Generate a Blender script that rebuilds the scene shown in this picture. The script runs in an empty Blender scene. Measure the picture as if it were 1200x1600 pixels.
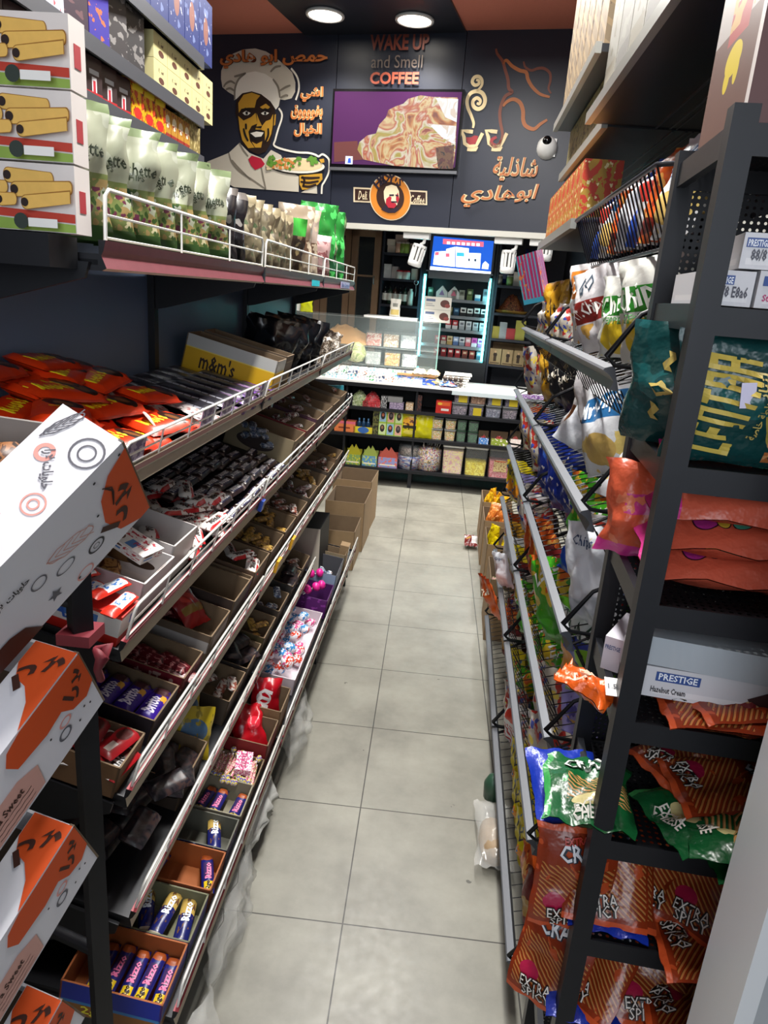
import bpy, bmesh, math, random, unicodedata
from math import sin, cos, pi, radians, sqrt, atan2, exp
from mathutils import Vector, Matrix
random.seed(7)
R = random.uniform
SC = bpy.context.scene
COL = SC.collection
# ------------------------------------------------------------------ camera
FPX, PITCH, YAW, ROLL, CH = 1111.3, -0.29775, -0.0519, 0.0783, 1.78
FW = Vector((sin(YAW)*cos(PITCH), cos(YAW)*cos(PITCH), sin(PITCH)))
_r = Vector((cos(YAW), -sin(YAW), 0)); _u = _r.cross(FW)
RT = _r*cos(ROLL) + _u*sin(ROLL); UP = -_r*sin(ROLL) + _u*cos(ROLL)
CAMP = Vector((0, 0, CH))
cd = bpy.data.cameras.new('camera'); cam = bpy.data.objects.new('camera', cd); COL.objects.link(cam)
cd.sensor_fit = 'VERTICAL'; cd.sensor_height = 36; cd.lens = FPX/1600*36; cd.clip_start = 0.02
cam.matrix_world = Matrix(((RT.x, UP.x, -FW.x, 0), (RT.y, UP.y, -FW.y, 0), (RT.z, UP.z, -FW.z, CH), (0, 0, 0, 1)))
SC.camera = cam
SC.view_settings.view_transform = 'Standard'; SC.view_settings.look = 'None'
SC.view_settings.gamma = 1; SC.view_settings.use_curve_mapping = False
SC.view_settings.exposure = EXPOSURE = 0.6
# ------------------------------------------------------------------ world and lamps
w = bpy.data.worlds.new('world'); SC.world = w; w.use_nodes = True
w.node_tree.nodes['Background'].inputs[0].default_value = (0.75, 0.85, 1, 1)
w.node_tree.nodes['Background'].inputs[1].default_value = 0.28
def area(name, loc, size, power, col=(1, 1, 1), rot=(0, 0, 0), spread=180):
    l = bpy.data.lights.new(name, 'AREA'); l.shape = 'RECTANGLE'; l.size, l.size_y = size; l.energy = power; l.color = col
    l.spread = radians(spread)
    o = bpy.data.objects.new(name, l); o.location = loc; o.rotation_euler = rot; COL.objects.link(o); return o
# LED battens over the aisle, out of the frame above (their housings are built with the ceiling)
LAMPS = [(-0.02, 1.15, 3.62), (0.0, 2.75, 3.62), (-0.1, 4.35, 3.62)]
for x, y, z in LAMPS:
    area('batten_light', (x, y, z), (0.16, 1.1), 52, (1, 0.98, 0.94))
# daylight / street light from the open shop front behind the camera
area('shopfront_light', (-0.1, -1.6, 2.2), (1.6, 1.8), 28, (0.86, 0.93, 1), (radians(80), 0, 0))
# ------------------------------------------------------------------ frames: pixel rays and the three slightly turned axes of the shop
A_L, A_R, A_E = radians(.93), radians(1.9), radians(12)
def rotm(a): return Matrix.Rotation(-a, 4, 'Z')
GL, GR, GE, G0 = rotm(A_L), rotm(A_R), rotm(A_E), Matrix()
def ray(px, py): return FW + RT*((px-600)/FPX) + UP*((800-py)/FPX)
def at(G, px, py, x=None, y=None, z=None):
    """point (in the frame G) where the sight line of a photo point meets the plane x, y or z = const of that frame"""
    d = G.to_3x3().transposed() @ ray(px, py)
    t = x/d.x if x is not None else (y/d.y if y is not None else (z-CH)/d.z)
    return Vector((0, 0, CH)) + d*t
# ------------------------------------------------------------------ mesh builder
class MB:
    def __init__(s): s.v = []; s.f = []; s.m = []; s.uv = []; s.sm = []
    def face(s, pts, mat=0, uv=None, smooth=False):
        i = len(s.v); s.v += [tuple(p) for p in pts]; n = len(pts)
        s.f.append(tuple(range(i, i+n))); s.m.append(mat); s.sm.append(smooth)
        s.uv.append(uv or ([(0, 0), (1, 0), (1, 1), (0, 1)] if n == 4 else [(0.5+.5*cos(2*pi*k/n), .5+.5*sin(2*pi*k/n)) for k in range(n)]))
        return s
    def box(s, c, d, mat=0, M=None, mats=None, uvs=None):
        """centre c, size d; mats: 6 indices for -y(front) +y -x +x top bottom"""
        x, y, z = (k/2 for k in d); c = Vector(c)
        P = lambda a, b, e: (M @ (c+Vector((a*x, b*y, e*z)))) if M else c+Vector((a*x, b*y, e*z))
        Q = [[(-1, -1, -1), (1, -1, -1), (1, -1, 1), (-1, -1, 1)], [(1, 1, -1), (-1, 1, -1), (-1, 1, 1), (1, 1, 1)],
             [(-1, 1, -1), (-1, -1, -1), (-1, -1, 1), (-1, 1, 1)], [(1, -1, -1), (1, 1, -1), (1, 1, 1), (1, -1, 1)],
             [(-1, -1, 1), (1, -1, 1), (1, 1, 1), (-1, 1, 1)], [(-1, 1, -1), (1, 1, -1), (1, -1, -1), (-1, -1, -1)]]
        for k, q in enumerate(Q): s.face([P(*t) for t in q], mats[k] if mats else mat)
        return s
    def b2(s, lo, hi, mat=0, M=None, mats=None):
        return s.box([(a+b)/2 for a, b in zip(lo, hi)], [abs(b-a) for a, b in zip(lo, hi)], mat, M, mats)
    def surf(s, fn, nu, nv, mat=0, closed=False, smooth=True, uvf=None):
        i = len(s.v)
        for b in range(nv+1):
            for a in range(nu+1): s.v.append(tuple(fn(a/nu, b/nv)))
        for b in range(nv):
            for a in range(nu):
                k = i+b*(nu+1)+a
                s.f.append((k, k+1, k+nu+2, k+nu+1)); s.sm.append(smooth)
                u0, u1, v0, v1 = a/nu, (a+1)/nu, b/nv, (b+1)/nv
                q = [(u0, v0), (u1, v0), (u1, v1), (u0, v1)]
                if uvf: q = [uvf(*t) for t in q]
                s.uv.append(q)
                s.m.append(mat(*[(u0+u1)/2, (v0+v1)/2]) if callable(mat) else mat)
        return s
    def tube(s, pts, r, n=6, mat=0, closed=False, caps=True):
        pts = [Vector(p) for p in pts]; N = len(pts); rings = []; up0 = None
        for k, p in enumerate(pts):
            a = pts[k-1] if (k or closed) else p; b = pts[(k+1) % N] if (k < N-1 or closed) else p
            t = (b-a).normalized()
            if up0 is None: up0 = t.orthogonal().normalized()
            up0 = (up0 - t*up0.dot(t)); up0 = up0.normalized() if up0.length > 1e-6 else t.orthogonal().normalized()
            q = t.cross(up0)
            sc = 1
            if 0 < k < N-1:
                c = (p-pts[k-1]).normalized().dot((pts[k+1]-p).normalized()); sc = 1/max(.6, sqrt(max(0, (1+c)/2)))
            rr = r(k/(N-1)) if callable(r) else r
            rings.append([p + (up0*cos(2*pi*j/n+pi/n) + q*sin(2*pi*j/n+pi/n))*rr*sc for j in range(n)])
        i = len(s.v)
        for g in rings: s.v += [tuple(p) for p in g]
        M = N if closed else N-1
        for k in range(M):
            for j in range(n):
                a, b = i+k*n+j, i+k*n+(j+1) % n; c, d = i+((k+1) % N)*n+(j+1) % n, i+((k+1) % N)*n+j
                s.f.append((a, b, c, d)); s.m.append(mat); s.sm.append(n > 5); s.uv.append([(j/n, k/M), ((j+1)/n, k/M), ((j+1)/n, (k+1)/M), (j/n, (k+1)/M)])
        if caps and not closed:
            s.face(list(reversed(rings[0])), mat); s.face(rings[-1], mat)
        return s
    def lathe(s, prof, n=16, mat=0, c=(0, 0, 0), M=None, smooth=True):
        """prof: (r, z) from bottom to top"""
        i = len(s.v); c = Vector(c)
        for r, z in prof:
            for j in range(n):
                p = c+Vector((r*cos(2*pi*j/n), r*sin(2*pi*j/n), z)); s.v.append(tuple(M @ p if M else p))
        for k in range(len(prof)-1):
            for j in range(n):
                s.f.append((i+k*n+j, i+k*n+(j+1) % n, i+(k+1)*n+(j+1) % n, i+(k+1)*n+j)); s.m.append(mat if not callable(mat) else mat(k)); s.sm.append(smooth)
                s.uv.append([(j/n, prof[k][1]), ((j+1)/n, prof[k][1]), ((j+1)/n, prof[k+1][1]), (j/n, prof[k+1][1])])
        return s
    def prism(s, poly, z0, z1, mat=0, M=None, side=None):
        """2-D polygon (counter-clockwise) in x, z pushed along y from z0 (front) to z1"""
        P = lambda x, z, y: (M @ Vector((x, y, z))) if M else Vector((x, y, z))
        s.face([P(x, z, z0) for x, z in poly], mat); s.face([P(x, z, z1) for x, z in reversed(poly)], mat)
        n = len(poly)
        for k in range(n):
            a, b = poly[k], poly[(k+1) % n]
            s.face([P(a[0], a[1], z1), P(b[0], b[1], z1), P(b[0], b[1], z0), P(a[0], a[1], z0)], mat if side is None else side)
        return s
    def add(s, o, M, mat=None):
        i = len(s.v); s.v += [tuple(M @ Vector(p)) for p in o.v]; s.f += [tuple(k+i for k in f) for f in o.f]
        s.m += o.m if mat is None else [mat]*len(o.m); s.uv += o.uv; s.sm += o.sm; return s
    def mesh(s, name, mats, weld=False):
        me = bpy.data.meshes.new(name); me.from_pydata(s.v, [], s.f)
        for m in (mats if isinstance(mats, (list, tuple)) else [mats]): me.materials.append(m)
        me.polygons.foreach_set('material_index', s.m); me.polygons.foreach_set('use_smooth', s.sm)
        uv = me.uv_layers.new(name='UVMap'); uv.data.foreach_set('uv', [c for q in s.uv for t in q for c in t])
        me.update()
        if weld:
            bm = bmesh.new(); bm.from_mesh(me); bmesh.ops.remove_doubles(bm, verts=bm.verts, dist=1e-5); bm.to_mesh(me); bm.free()
        return me
def noise3(p, seed=0):
    from mathutils import noise
    return noise.noise(Vector(p)+Vector((seed*17.3, seed*5.1, seed*9.7)))
# ------------------------------------------------------------------ objects
def tag(o, label=None, cat=None, group=None, kind=None):
    if label: o['label'] = label
    if cat: o['category'] = cat
    if group: o['group'] = group
    if kind: o['kind'] = kind
    return o
def link(name, data, M=None, parent=None, **k):
    o = bpy.data.objects.new(name, data); COL.objects.link(o)
    if parent: o.parent = parent
    if M is not None: o.matrix_local = M
    return tag(o, **k)
def obj(name, mb, mats, M=None, parent=None, **k):
    return link(name, mb.mesh(name, mats) if isinstance(mb, MB) else mb, M, parent, **k)
def root(name, M, label, cat, group=None): return link(name, None, M, None, label=label, cat=cat, group=group)
def struct(name, mb, mats, M=None, parent=None): return obj(name, mb, mats, M, parent, kind=None if parent else 'structure')
class Kit:
    """a thing's body mesh (or None for an Empty) and its parts: (name, mesh, matrix, sub-parts)"""
    def __init__(s, name, body, parts=()): s.name, s.body, s.parts = name, body, list(parts)
    def put(s, M, label, cat, group=None, skip=()):
        o = link(s.name, s.body, M, None, label=label, cat=cat, group=group)
        for pn, me, pm, *sub in s.parts:
            if pn in skip: continue
            c = link(pn, me, pm, o)
            for sn, sme, sm_ in (sub[0] if sub else ()): link(sn, sme, sm_, c)
        return o
def TR(x=0, y=0, z=0): return Matrix.Translation((x, y, z))
def RX(a): return Matrix.Rotation(radians(a), 4, 'X')
def RY(a): return Matrix.Rotation(radians(a), 4, 'Y')
def RZ(a): return Matrix.Rotation(radians(a), 4, 'Z')
def SCL(x, y=None, z=None): return Matrix.Diagonal((x, y or x, z or x, 1))
# ------------------------------------------------------------------ materials
def srgb(h):
    if not isinstance(h, str): return tuple(h)[:3]
    h = h.lstrip('#'); c = [int(h[k:k+2], 16)/255 for k in (0, 2, 4)]
    return tuple(x/12.92 if x <= .04045 else ((x+.055)/1.055)**2.4 for x in c)
_mats = {}
def new_mat(name):
    m = bpy.data.materials.new(name); m.use_nodes = True; nt = m.node_tree
    return m, nt, nt.nodes['Principled BSDF']
def N(nt, t, **k):
    n = nt.nodes.new(t)
    for a, b in k.items(): setattr(n, a, b)
    return n
def math_(nt, op, a, b=None):
    n = N(nt, 'ShaderNodeMath', operation=op)
    for i, x in enumerate((a, b)):
        if x is None: continue
        if isinstance(x, (int, float)): n.inputs[i].default_value = x
        else: nt.links.new(x, n.inputs[i])
    return n.outputs[0]
def setp(b, **k):
    for a, v in k.items(): b.inputs[a.replace('_', ' ')].default_value = v
def plain(name, col, rough=.5, metal=0, spec=.5, var=0, scale=40, emit=None, es=0, coat=0, bump=0):
    """plain coloured material with a slight procedural unevenness"""
    if name in _mats: return _mats[name]
    m, nt, b = new_mat(name); c = srgb(col)
    setp(b, Base_Color=(*c, 1), Roughness=rough, Metallic=metal, Specular_IOR_Level=spec, Coat_Weight=coat)
    if emit: b.inputs['Emission Color'].default_value = (*srgb(emit), 1); b.inputs['Emission Strength'].default_value = es
    if var or bump:
        tc = N(nt, 'ShaderNodeTexCoord'); nz = N(nt, 'ShaderNodeTexNoise'); nz.inputs['Scale'].default_value = scale; nz.inputs['Detail'].default_value = 4
        nt.links.new(tc.outputs['Object'], nz.inputs['Vector'])
        if var:
            mx = N(nt, 'ShaderNodeMix', data_type='RGBA'); nt.links.new(nz.outputs['Fac'], mx.inputs['Factor'])
            mx.inputs[6].default_value = (*[k*(1-var) for k in c], 1); mx.inputs[7].default_value = (*[min(1, k*(1+var)) for k in c], 1)
            nt.links.new(mx.outputs[2], b.inputs['Base Color'])
        if bump:
            bp = N(nt, 'ShaderNodeBump'); bp.inputs['Strength'].default_value = bump; bp.inputs['Distance'].default_value = .01
            nt.links.new(nz.outputs['Fac'], bp.inputs['Height']); nt.links.new(bp.outputs[0], b.inputs['Normal'])
    _mats[name] = m; return m
def prt(name, base, layers=(), rough=.4, metal=0, bump=0, coat=0, spec=.5, crinkle=0):
    """printed material on UV: layers of (kind, args, colour) painted in order.
    rect u0 u1 v0 v1 | ell cu cv ru rv | noise su sv thr (seed) [u0 u1 v0 v1] | stripes angle freq duty [u0 u1 v0 v1] | blobs scale thr [u0 u1 v0 v1]"""
    if name in _mats: return _mats[name]
    m, nt, b = new_mat(name); L = nt.links.new
    setp(b, Roughness=rough, Metallic=metal, Coat_Weight=coat, Specular_IOR_Level=spec)
    uv = N(nt, 'ShaderNodeUVMap'); sp = N(nt, 'ShaderNodeSeparateXYZ'); L(uv.outputs[0], sp.inputs[0])
    U, V = sp.outputs[0], sp.outputs[1]
    rgb = N(nt, 'ShaderNodeRGB'); rgb.outputs[0].default_value = (*srgb(base), 1); col = rgb.outputs[0]
    def rect(a):
        u0, u1, v0, v1 = a
        f = math_(nt, 'MULTIPLY', math_(nt, 'GREATER_THAN', U, u0), math_(nt, 'LESS_THAN', U, u1))
        return math_(nt, 'MULTIPLY', f, math_(nt, 'MULTIPLY', math_(nt, 'GREATER_THAN', V, v0), math_(nt, 'LESS_THAN', V, v1)))
    for kind, a, c in layers:
        if kind == 'rect': f = rect(a)
        elif kind == 'ell':
            cu, cv, ru, rv = a
            d = math_(nt, 'ADD', math_(nt, 'POWER', math_(nt, 'ABSOLUTE', math_(nt, 'DIVIDE', math_(nt, 'SUBTRACT', U, cu), ru)), 2),
                      math_(nt, 'POWER', math_(nt, 'ABSOLUTE', math_(nt, 'DIVIDE', math_(nt, 'SUBTRACT', V, cv), rv)), 2))
            f = math_(nt, 'LESS_THAN', d, 1)
        elif kind in ('noise', 'blobs'):
            su, sv, thr, sd = a[:4]
            mp = N(nt, 'ShaderNodeCombineXYZ'); L(math_(nt, 'MULTIPLY', U, su), mp.inputs[0]); L(math_(nt, 'MULTIPLY', V, sv), mp.inputs[1]); mp.inputs[2].default_value = sd
            if kind == 'noise':
                t = N(nt, 'ShaderNodeTexNoise'); t.inputs['Scale'].default_value = 1; t.inputs['Detail'].default_value = 2; L(mp.outputs[0], t.inputs['Vector'])
                f = math_(nt, 'GREATER_THAN', t.outputs['Fac'], thr)
            else:
                t = N(nt, 'ShaderNodeTexVoronoi'); t.inputs['Scale'].default_value = 1; L(mp.outputs[0], t.inputs['Vector'])
                f = math_(nt, 'LESS_THAN', t.outputs['Distance'], thr)
            if len(a) > 4: f = math_(nt, 'MULTIPLY', f, rect(a[4:]))
        elif kind == 'stripes':
            an, fr, du = a[:3]
            q = math_(nt, 'ADD', math_(nt, 'MULTIPLY', U, cos(radians(an))*fr), math_(nt, 'MULTIPLY', V, sin(radians(an))*fr))
            f = math_(nt, 'LESS_THAN', math_(nt, 'FRACT', q), du)
            if len(a) > 3: f = math_(nt, 'MULTIPLY', f, rect(a[3:]))
        mx = N(nt, 'ShaderNodeMix', data_type='RGBA'); L(f, mx.inputs['Factor']); L(col, mx.inputs[6]); mx.inputs[7].default_value = (*srgb(c), 1); col = mx.outputs[2]
    L(col, b.inputs['Base Color'])
    if crinkle:
        tc = N(nt, 'ShaderNodeTexCoord'); nz = N(nt, 'ShaderNodeTexNoise'); nz.inputs['Scale'].default_value = 28; nz.inputs['Detail'].default_value = 3
        L(tc.outputs['Object'], nz.inputs['Vector']); bp = N(nt, 'ShaderNodeBump'); bp.inputs['Strength'].default_value = crinkle; bp.inputs['Distance'].default_value = .012
        L(nz.outputs['Fac'], bp.inputs['Height']); L(bp.outputs[0], b.inputs['Normal'])
    _mats[name] = m; return m
def clear(name, col=(1, 1, 1), alpha=.2, rough=.08):
    """thin clear plastic or glass: mostly lets light straight through, with a glossy face"""
    if name in _mats: return _mats[name]
    m, nt, b = new_mat(name); setp(b, Base_Color=(*srgb(col), 1), Roughness=rough, Alpha=alpha, Specular_IOR_Level=.8)
    _mats[name] = m; return m
# ------------------------------------------------------------------ lettering
_form = {}
for cp in range(0xFE70, 0xFEFD):
    d = unicodedata.decomposition(chr(cp)).split()
    if len(d) == 2 and d[0] in ('<isolated>', '<initial>', '<medial>', '<final>'): _form[(chr(int(d[1], 16)), d[0][1])] = chr(cp)
for cp in range(0xFEF5, 0xFEFD):
    d = unicodedata.decomposition(chr(cp)).split(); _form[(chr(int(d[1], 16))+chr(int(d[2], 16)), d[0][1])] = chr(cp)
def arabic(t):
    out = []
    for wd in t.split(' '):
        L_ = []; k = 0
        while k < len(wd):
            if wd[k:k+2] in ('\u0644\u0627', '\u0644\u0623'): L_.append(wd[k:k+2]); k += 2
            else: L_.append(wd[k]); k += 1
        r = ''; prev = False
        for k, c in enumerate(L_):
            nxt = k+1 < len(L_); ini = (c, 'i') in _form and len(c) == 1 and unicodedata.decomposition(_form[(c, 'i')]).startswith('<init')
            can = (c, 'm') in _form
            f = ('m' if nxt and can else 'f') if prev else ('i' if nxt and can else 's')
            g = None
            for (kk, tg), ch in _form.items():
                if kk == c:
                    dn = unicodedata.decomposition(ch).split()[0]
                    if dn == {'m': '<medial>', 'f': '<final>', 'i': '<initial>', 's': '<isolated>'}[f]: g = ch
            r += g or c; prev = can and nxt
        out.append(r[::-1])
    return ' '.join(reversed(out))
_form2 = {}
_txt = {}
def text_mb(t, bold=0.0, res=2, shear=0.0):
    """letters as a flat MB in x, z with cap height 1, centred"""
    key = (t, bold, res, shear)
    if key in _txt: return _txt[key]
    c = bpy.data.curves.new('lettering', 'FONT'); c.body = t; c.size = 1.0; c.resolution_u = res; c.offset = bold; c.shear = shear
    c.fill_mode = 'FRONT' if hasattr(c, 'fill_mode') else 'BOTH'
    o = bpy.data.objects.new('lettering', c); COL.objects.link(o)
    me = bpy.data.meshes.new_from_object(o)
    bpy.data.objects.remove(o); bpy.data.curves.remove(c)
    mb = MB()
    if len(me.vertices):
        xs = [v.co.x for v in me.vertices]; ys = [v.co.y for v in me.vertices]
        cx, cy = (min(xs)+max(xs))/2, (min(ys)+max(ys))/2; h = max(ys)-min(ys); s = 1/h
        mb.v = [((v.co.x-cx)*s, 0, (v.co.y-cy)*s) for v in me.vertices]
        for p in me.polygons:
            q = list(p.vertices)
            if p.normal.z < 0: q.reverse()
            mb.f.append(tuple(q)); mb.m.append(0); mb.sm.append(False); mb.uv.append([(0, 0)]*len(q))
        mb.w = (max(xs)-min(xs))*s
    else: mb.w = 1
    bpy.data.meshes.remove(me); _txt[key] = mb; return mb
def letters(mb, t, u, v, h, fn, rot=0, bold=0.0, mat=0, w=None, res=1, shear=0, aspect=1.0):
    """lay the words on a surface fn(u, v) -> point at (u, v) with height h (all in metres on the flat pack)"""
    T = text_mb(t, bold, res, shear); sx = h if w is None else w/T.w
    a = radians(rot); i = len(mb.v)
    for x, _, z in T.v:
        X, Z = x*sx, z*h; mb.v.append(tuple(fn(u+X*cos(a)-Z*sin(a), v+X*sin(a)+Z*cos(a))))
    mb.f += [tuple(k+i for k in f) for f in T.f]; mb.m += [mat]*len(T.f); mb.sm += T.sm; mb.uv += T.uv; return mb
def flat(M=None, e=0.0): return lambda u, v: (M @ Vector((u, -e, v))) if M else Vector((u, -e, v))
# ================================================================== ROOM
GC = rotm(radians(1)); YC = 6.64          # the counter at the end
YF, YB = 6.35, 7.6                         # fascia sign and back wall units (frame GE)
BLACK = plain('black_metal', '17181d', .45, .3, var=.15)
DARK = plain('dark_panel', '252934', .5, var=.1)
def tile_mat():
    m, nt, b = new_mat('floor_tiles'); L = nt.links.new
    tc = N(nt, 'ShaderNodeTexCoord'); sp = N(nt, 'ShaderNodeSeparateXYZ'); L(tc.outputs['Object'], sp.inputs[0])
    def line(o, off):
        f = math_(nt, 'FRACT', math_(nt, 'DIVIDE', math_(nt, 'ADD', o, off), .5))
        d = math_(nt, 'MINIMUM', f, math_(nt, 'SUBTRACT', 1, f)); return math_(nt, 'LESS_THAN', d, .0042)
    g = math_(nt, 'MAXIMUM', line(sp.outputs[0], 100.112), line(sp.outputs[1], 100-1.6416))
    nz = N(nt, 'ShaderNodeTexNoise'); nz.inputs['Scale'].default_value = 3.2; nz.inputs['Detail'].default_value = 8; nz.inputs['Roughness'].default_value = .65
    L(tc.outputs['Object'], nz.inputs['Vector'])
    cr = N(nt, 'ShaderNodeValToRGB'); e = cr.color_ramp.elements
    e[0].position, e[0].color = .32, (*srgb('716f66'), 1); e[1].position, e[1].color = .68, (*srgb('8f8d82'), 1)
    L(nz.outputs['Fac'], cr.inputs[0])
    n2 = N(nt, 'ShaderNodeTexNoise'); n2.inputs['Scale'].default_value = 30; n2.inputs['Detail'].default_value = 3; L(tc.outputs['Object'], n2.inputs['Vector'])
    mp = N(nt, 'ShaderNodeTexVoronoi'); mp.inputs['Scale'].default_value = 5; L(tc.outputs['Object'], mp.inputs['Vector'])
    spk = math_(nt, 'MULTIPLY', math_(nt, 'LESS_THAN', mp.outputs['Distance'], .045), math_(nt, 'GREATER_THAN', n2.outputs['Fac'], .53))
    mx = N(nt, 'ShaderNodeMix', data_type='RGBA'); L(math_(nt, 'MAXIMUM', g, math_(nt, 'MULTIPLY', spk, .7)), mx.inputs['Factor']); L(cr.outputs[0], mx.inputs[6]); mx.inputs[7].default_value = (*srgb('2e2c28'), 1)
    L(mx.outputs[2], b.inputs['Base Color'])
    r = N(nt, 'ShaderNodeMapRange'); r.inputs[3].default_value = .28; r.inputs[4].default_value = .5; L(n2.outputs['Fac'], r.inputs[0]); L(r.outputs[0], b.inputs['Roughness'])
    bp = N(nt, 'ShaderNodeBump'); bp.inputs['Strength'].default_value = .25; bp.inputs['Distance'].default_value = .004; bp.invert = True; L(g, bp.inputs['Height']); L(bp.outputs[0], b.inputs['Normal'])
    return m
X0, X1, Y0, Y1, ZT = -4.2, 1.25, -1.9, 8.6, 3.8
struct('floor', MB().b2((X0, Y0, -.05), (X1, Y1, 0)), tile_mat())
RED = plain('red_ceiling_paint', 'dc8672', .6, var=.05)
struct('ceiling', MB().b2((X0, Y0, ZT), (X1, Y1, ZT+.06)), RED)
WALLM = plain('dark_wall_paint', '20232c', .6, var=.08, scale=6)
struct('wall_left', MB().b2((X0-.08, Y0, 0), (X0, Y1, ZT)), WALLM)
struct('wall_right', MB().b2((X1, Y0, 0), (X1+.08, Y1, ZT)), WALLM)
struct('wall_back', MB().b2((-6.2, 8.02, 0), (.3, 8.1, ZT)), WALLM, GE)
struct('wall_front', MB().b2((X0, Y0-.08, 3.1), (X1, Y0, ZT)).b2((X0, Y0-.08, 0), (-1.3, Y0, 3.1)), WALLM)
# dark dropped band of ceiling that carries the two round downlights
s = MB()
pl = [at(GE, *q, z=3.785) for q in ((443, 24), (724.5, 43))]
s.b2((pl[0].x, 1.0, 3.785), (pl[1].x, YF+.02, 3.8))
struct('trim_1', s, plain('dark_soffit', '2a2d36', .35, var=.05), GE)
for k, (px, py) in enumerate(((508, 22), (648, 30))):
    c = at(GE, px, py, z=3.78); M = GE @ TR(c.x, c.y, 3.785)
    o = root('ceiling_downlight', M, ('glowing round downlight in the dark ceiling band, nearer the chef picture', 'glowing round downlight in the dark ceiling band, above the slogan')[k], 'light', 'downlights over the sign')
    obj('rim', MB().lathe([(.135, 0), (.15, -.006), (.148, -.02), (.13, -.022), (.125, -.012)], 28), plain('white_plastic', 'f2f2f0', .4), parent=o)
    obj('lens', MB().lathe([(.001, -.014), (.126, -.014), (.126, -.008), (.001, -.008)], 28), plain('lamp_lens', 'ffffff', .4, emit='fff6e4', es=9), parent=o)
    l = bpy.data.lights.new('downlight', 'SPOT'); l.energy = 60; l.spot_size = radians(130); l.spot_blend = .6; l.shadow_soft_size = .1; l.color = (1, .95, .86)
    lo = bpy.data.objects.new('downlight', l); COL.objects.link(lo); lo.matrix_world = GE @ TR(c.x, c.y, 3.75)
for k, (x, y, z) in enumerate(LAMPS):
    o = root('ceiling_batten_light', TR(x, y, z+.03), 'long white ceiling batten light %s' % ('above the near end of the aisle', 'above the middle of the aisle', 'above the far end of the aisle')[k], 'light', 'battens over the aisle')
    obj('housing', MB().b2((-.09, -.58, .002), (.09, .58, .06)).b2((-.01, -.4, .06), (.01, -.38, ZT-z-.03)).b2((-.01, .38, .06), (.01, .4, ZT-z-.03)), plain('white_plastic', 'f2f2f0', .4), parent=o)
    obj('diffuser', MB().b2((-.08, -.55, -.004), (.08, .55, .002)), plain('batten_glow', 'ffffff', .4, emit='ffffff', es=3), parent=o)
# ------------------------------------------------------------------ fascia sign over the counter
PANEL = plain('sign_panel', '2e3240', .42, spec=.4, var=.05, scale=3)
fas = root('fascia_sign', GE, 'large black fascia sign with chef picture, coffee drawing and orange writing above the counter', 'sign')
e_ = lambda px, py, d=0.0: at(GE, px, py, y=YF-d)
xs = [-3.75] + [e_(522, 200).x, e_(716, 200).x] + [-.32]
for k in range(3):
    obj('sign_panel', MB().b2((xs[k]+.003, YF, 2.345), (xs[k+1]-.003, YF+.05, 3.8)), PANEL, parent=fas)
obj('lower_trim', MB().b2((xs[0], YF-.012, 2.30), (xs[3], YF+.06, 2.345)), plain('white_trim', 'dcdad0', .4), parent=fas)
def poly(mb, pts, fn, d, mat):
    P = [e_(*fn(*p), d) for p in pts]; P = [Vector((p.x, YF-d, p.z)) for p in P]
    A = sum(P[i].x*P[(i+1) % len(P)].z-P[(i+1) % len(P)].x*P[i].z for i in range(len(P)))
    if A < 0: P.reverse()
    mb.face(P, mat)
def strip(mb, pts, fn, d, wd, mat, smooth=True, taper=True):
    P = [e_(*fn(*p), d) for p in pts]; P = [Vector((p.x, p.z)) for p in P]
    if smooth:
        Q = []
        for i in range(len(P)-1):
            p0, p1, p2, p3 = P[max(0, i-1)], P[i], P[i+1], P[min(len(P)-1, i+2)]
            for j in range(5):
                t = j/5; Q.append(.5*(2*p1+(p2-p0)*t+(2*p0-5*p1+4*p2-p3)*t*t+(3*p1-p0-3*p2+p3)*t**3))
        P = Q+[P[-1]]
    n = len(P); Lf = []; Rt = []
    for i, p in enumerate(P):
        t = (P[min(n-1, i+1)]-P[max(0, i-1)]).normalized(); k = Vector((-t.y, t.x))*wd/2
        if taper: k = k*(.45+.55*sin(pi*min(1, max(0, (i+.5)/n)))**.5)
        Lf.append(p+k); Rt.append(p-k)
    for i in range(n-1):
        q = [Vector((a.x, YF-d, a.y)) for a in (Rt[i], Rt[i+1], Lf[i+1], Lf[i])]
        if (q[1]-q[0]).cross(q[2]-q[0]).y > 0: q.reverse()
        mb.face(q, mat)
# chef picture: plain generic cook holding a plate
zc = lambda X, Y: (320+X/5.4545, 50+Y/5.4545)
CM = [plain('chef_'+n, c, .6) for n, c in (('cream', 'd9d2c2'), ('shade', '8a8376'), ('skin', '2b1a12'), ('lit', 'cf9d33'), ('white', 'f4f0e4'), ('red', 'c2203c'), ('plate', 'e8d3a6'), ('green', '5f9434'), ('food', 'd98a45'), ('line', '1a1714'))]
c = MB()
poly(c, [(150, 470), (138, 400), (140, 330), (175, 250), (240, 185), (330, 148), (430, 140), (520, 165), (600, 215), (680, 280), (745, 345), (772, 430), (770, 510), (740, 565), (680, 580), (642, 574), (630, 630), (606, 662), (560, 592), (480, 530), (400, 506), (320, 522), (270, 570), (250, 582), (248, 540), (200, 512)], zc, .004, 0)
poly(c, [(255, 575), (258, 480), (290, 400), (350, 350), (430, 335), (510, 355), (580, 400), (625, 470), (640, 560), (628, 632), (606, 662), (560, 592), (480, 530), (400, 506), (320, 522), (270, 570)], zc, .006, 4)
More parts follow.
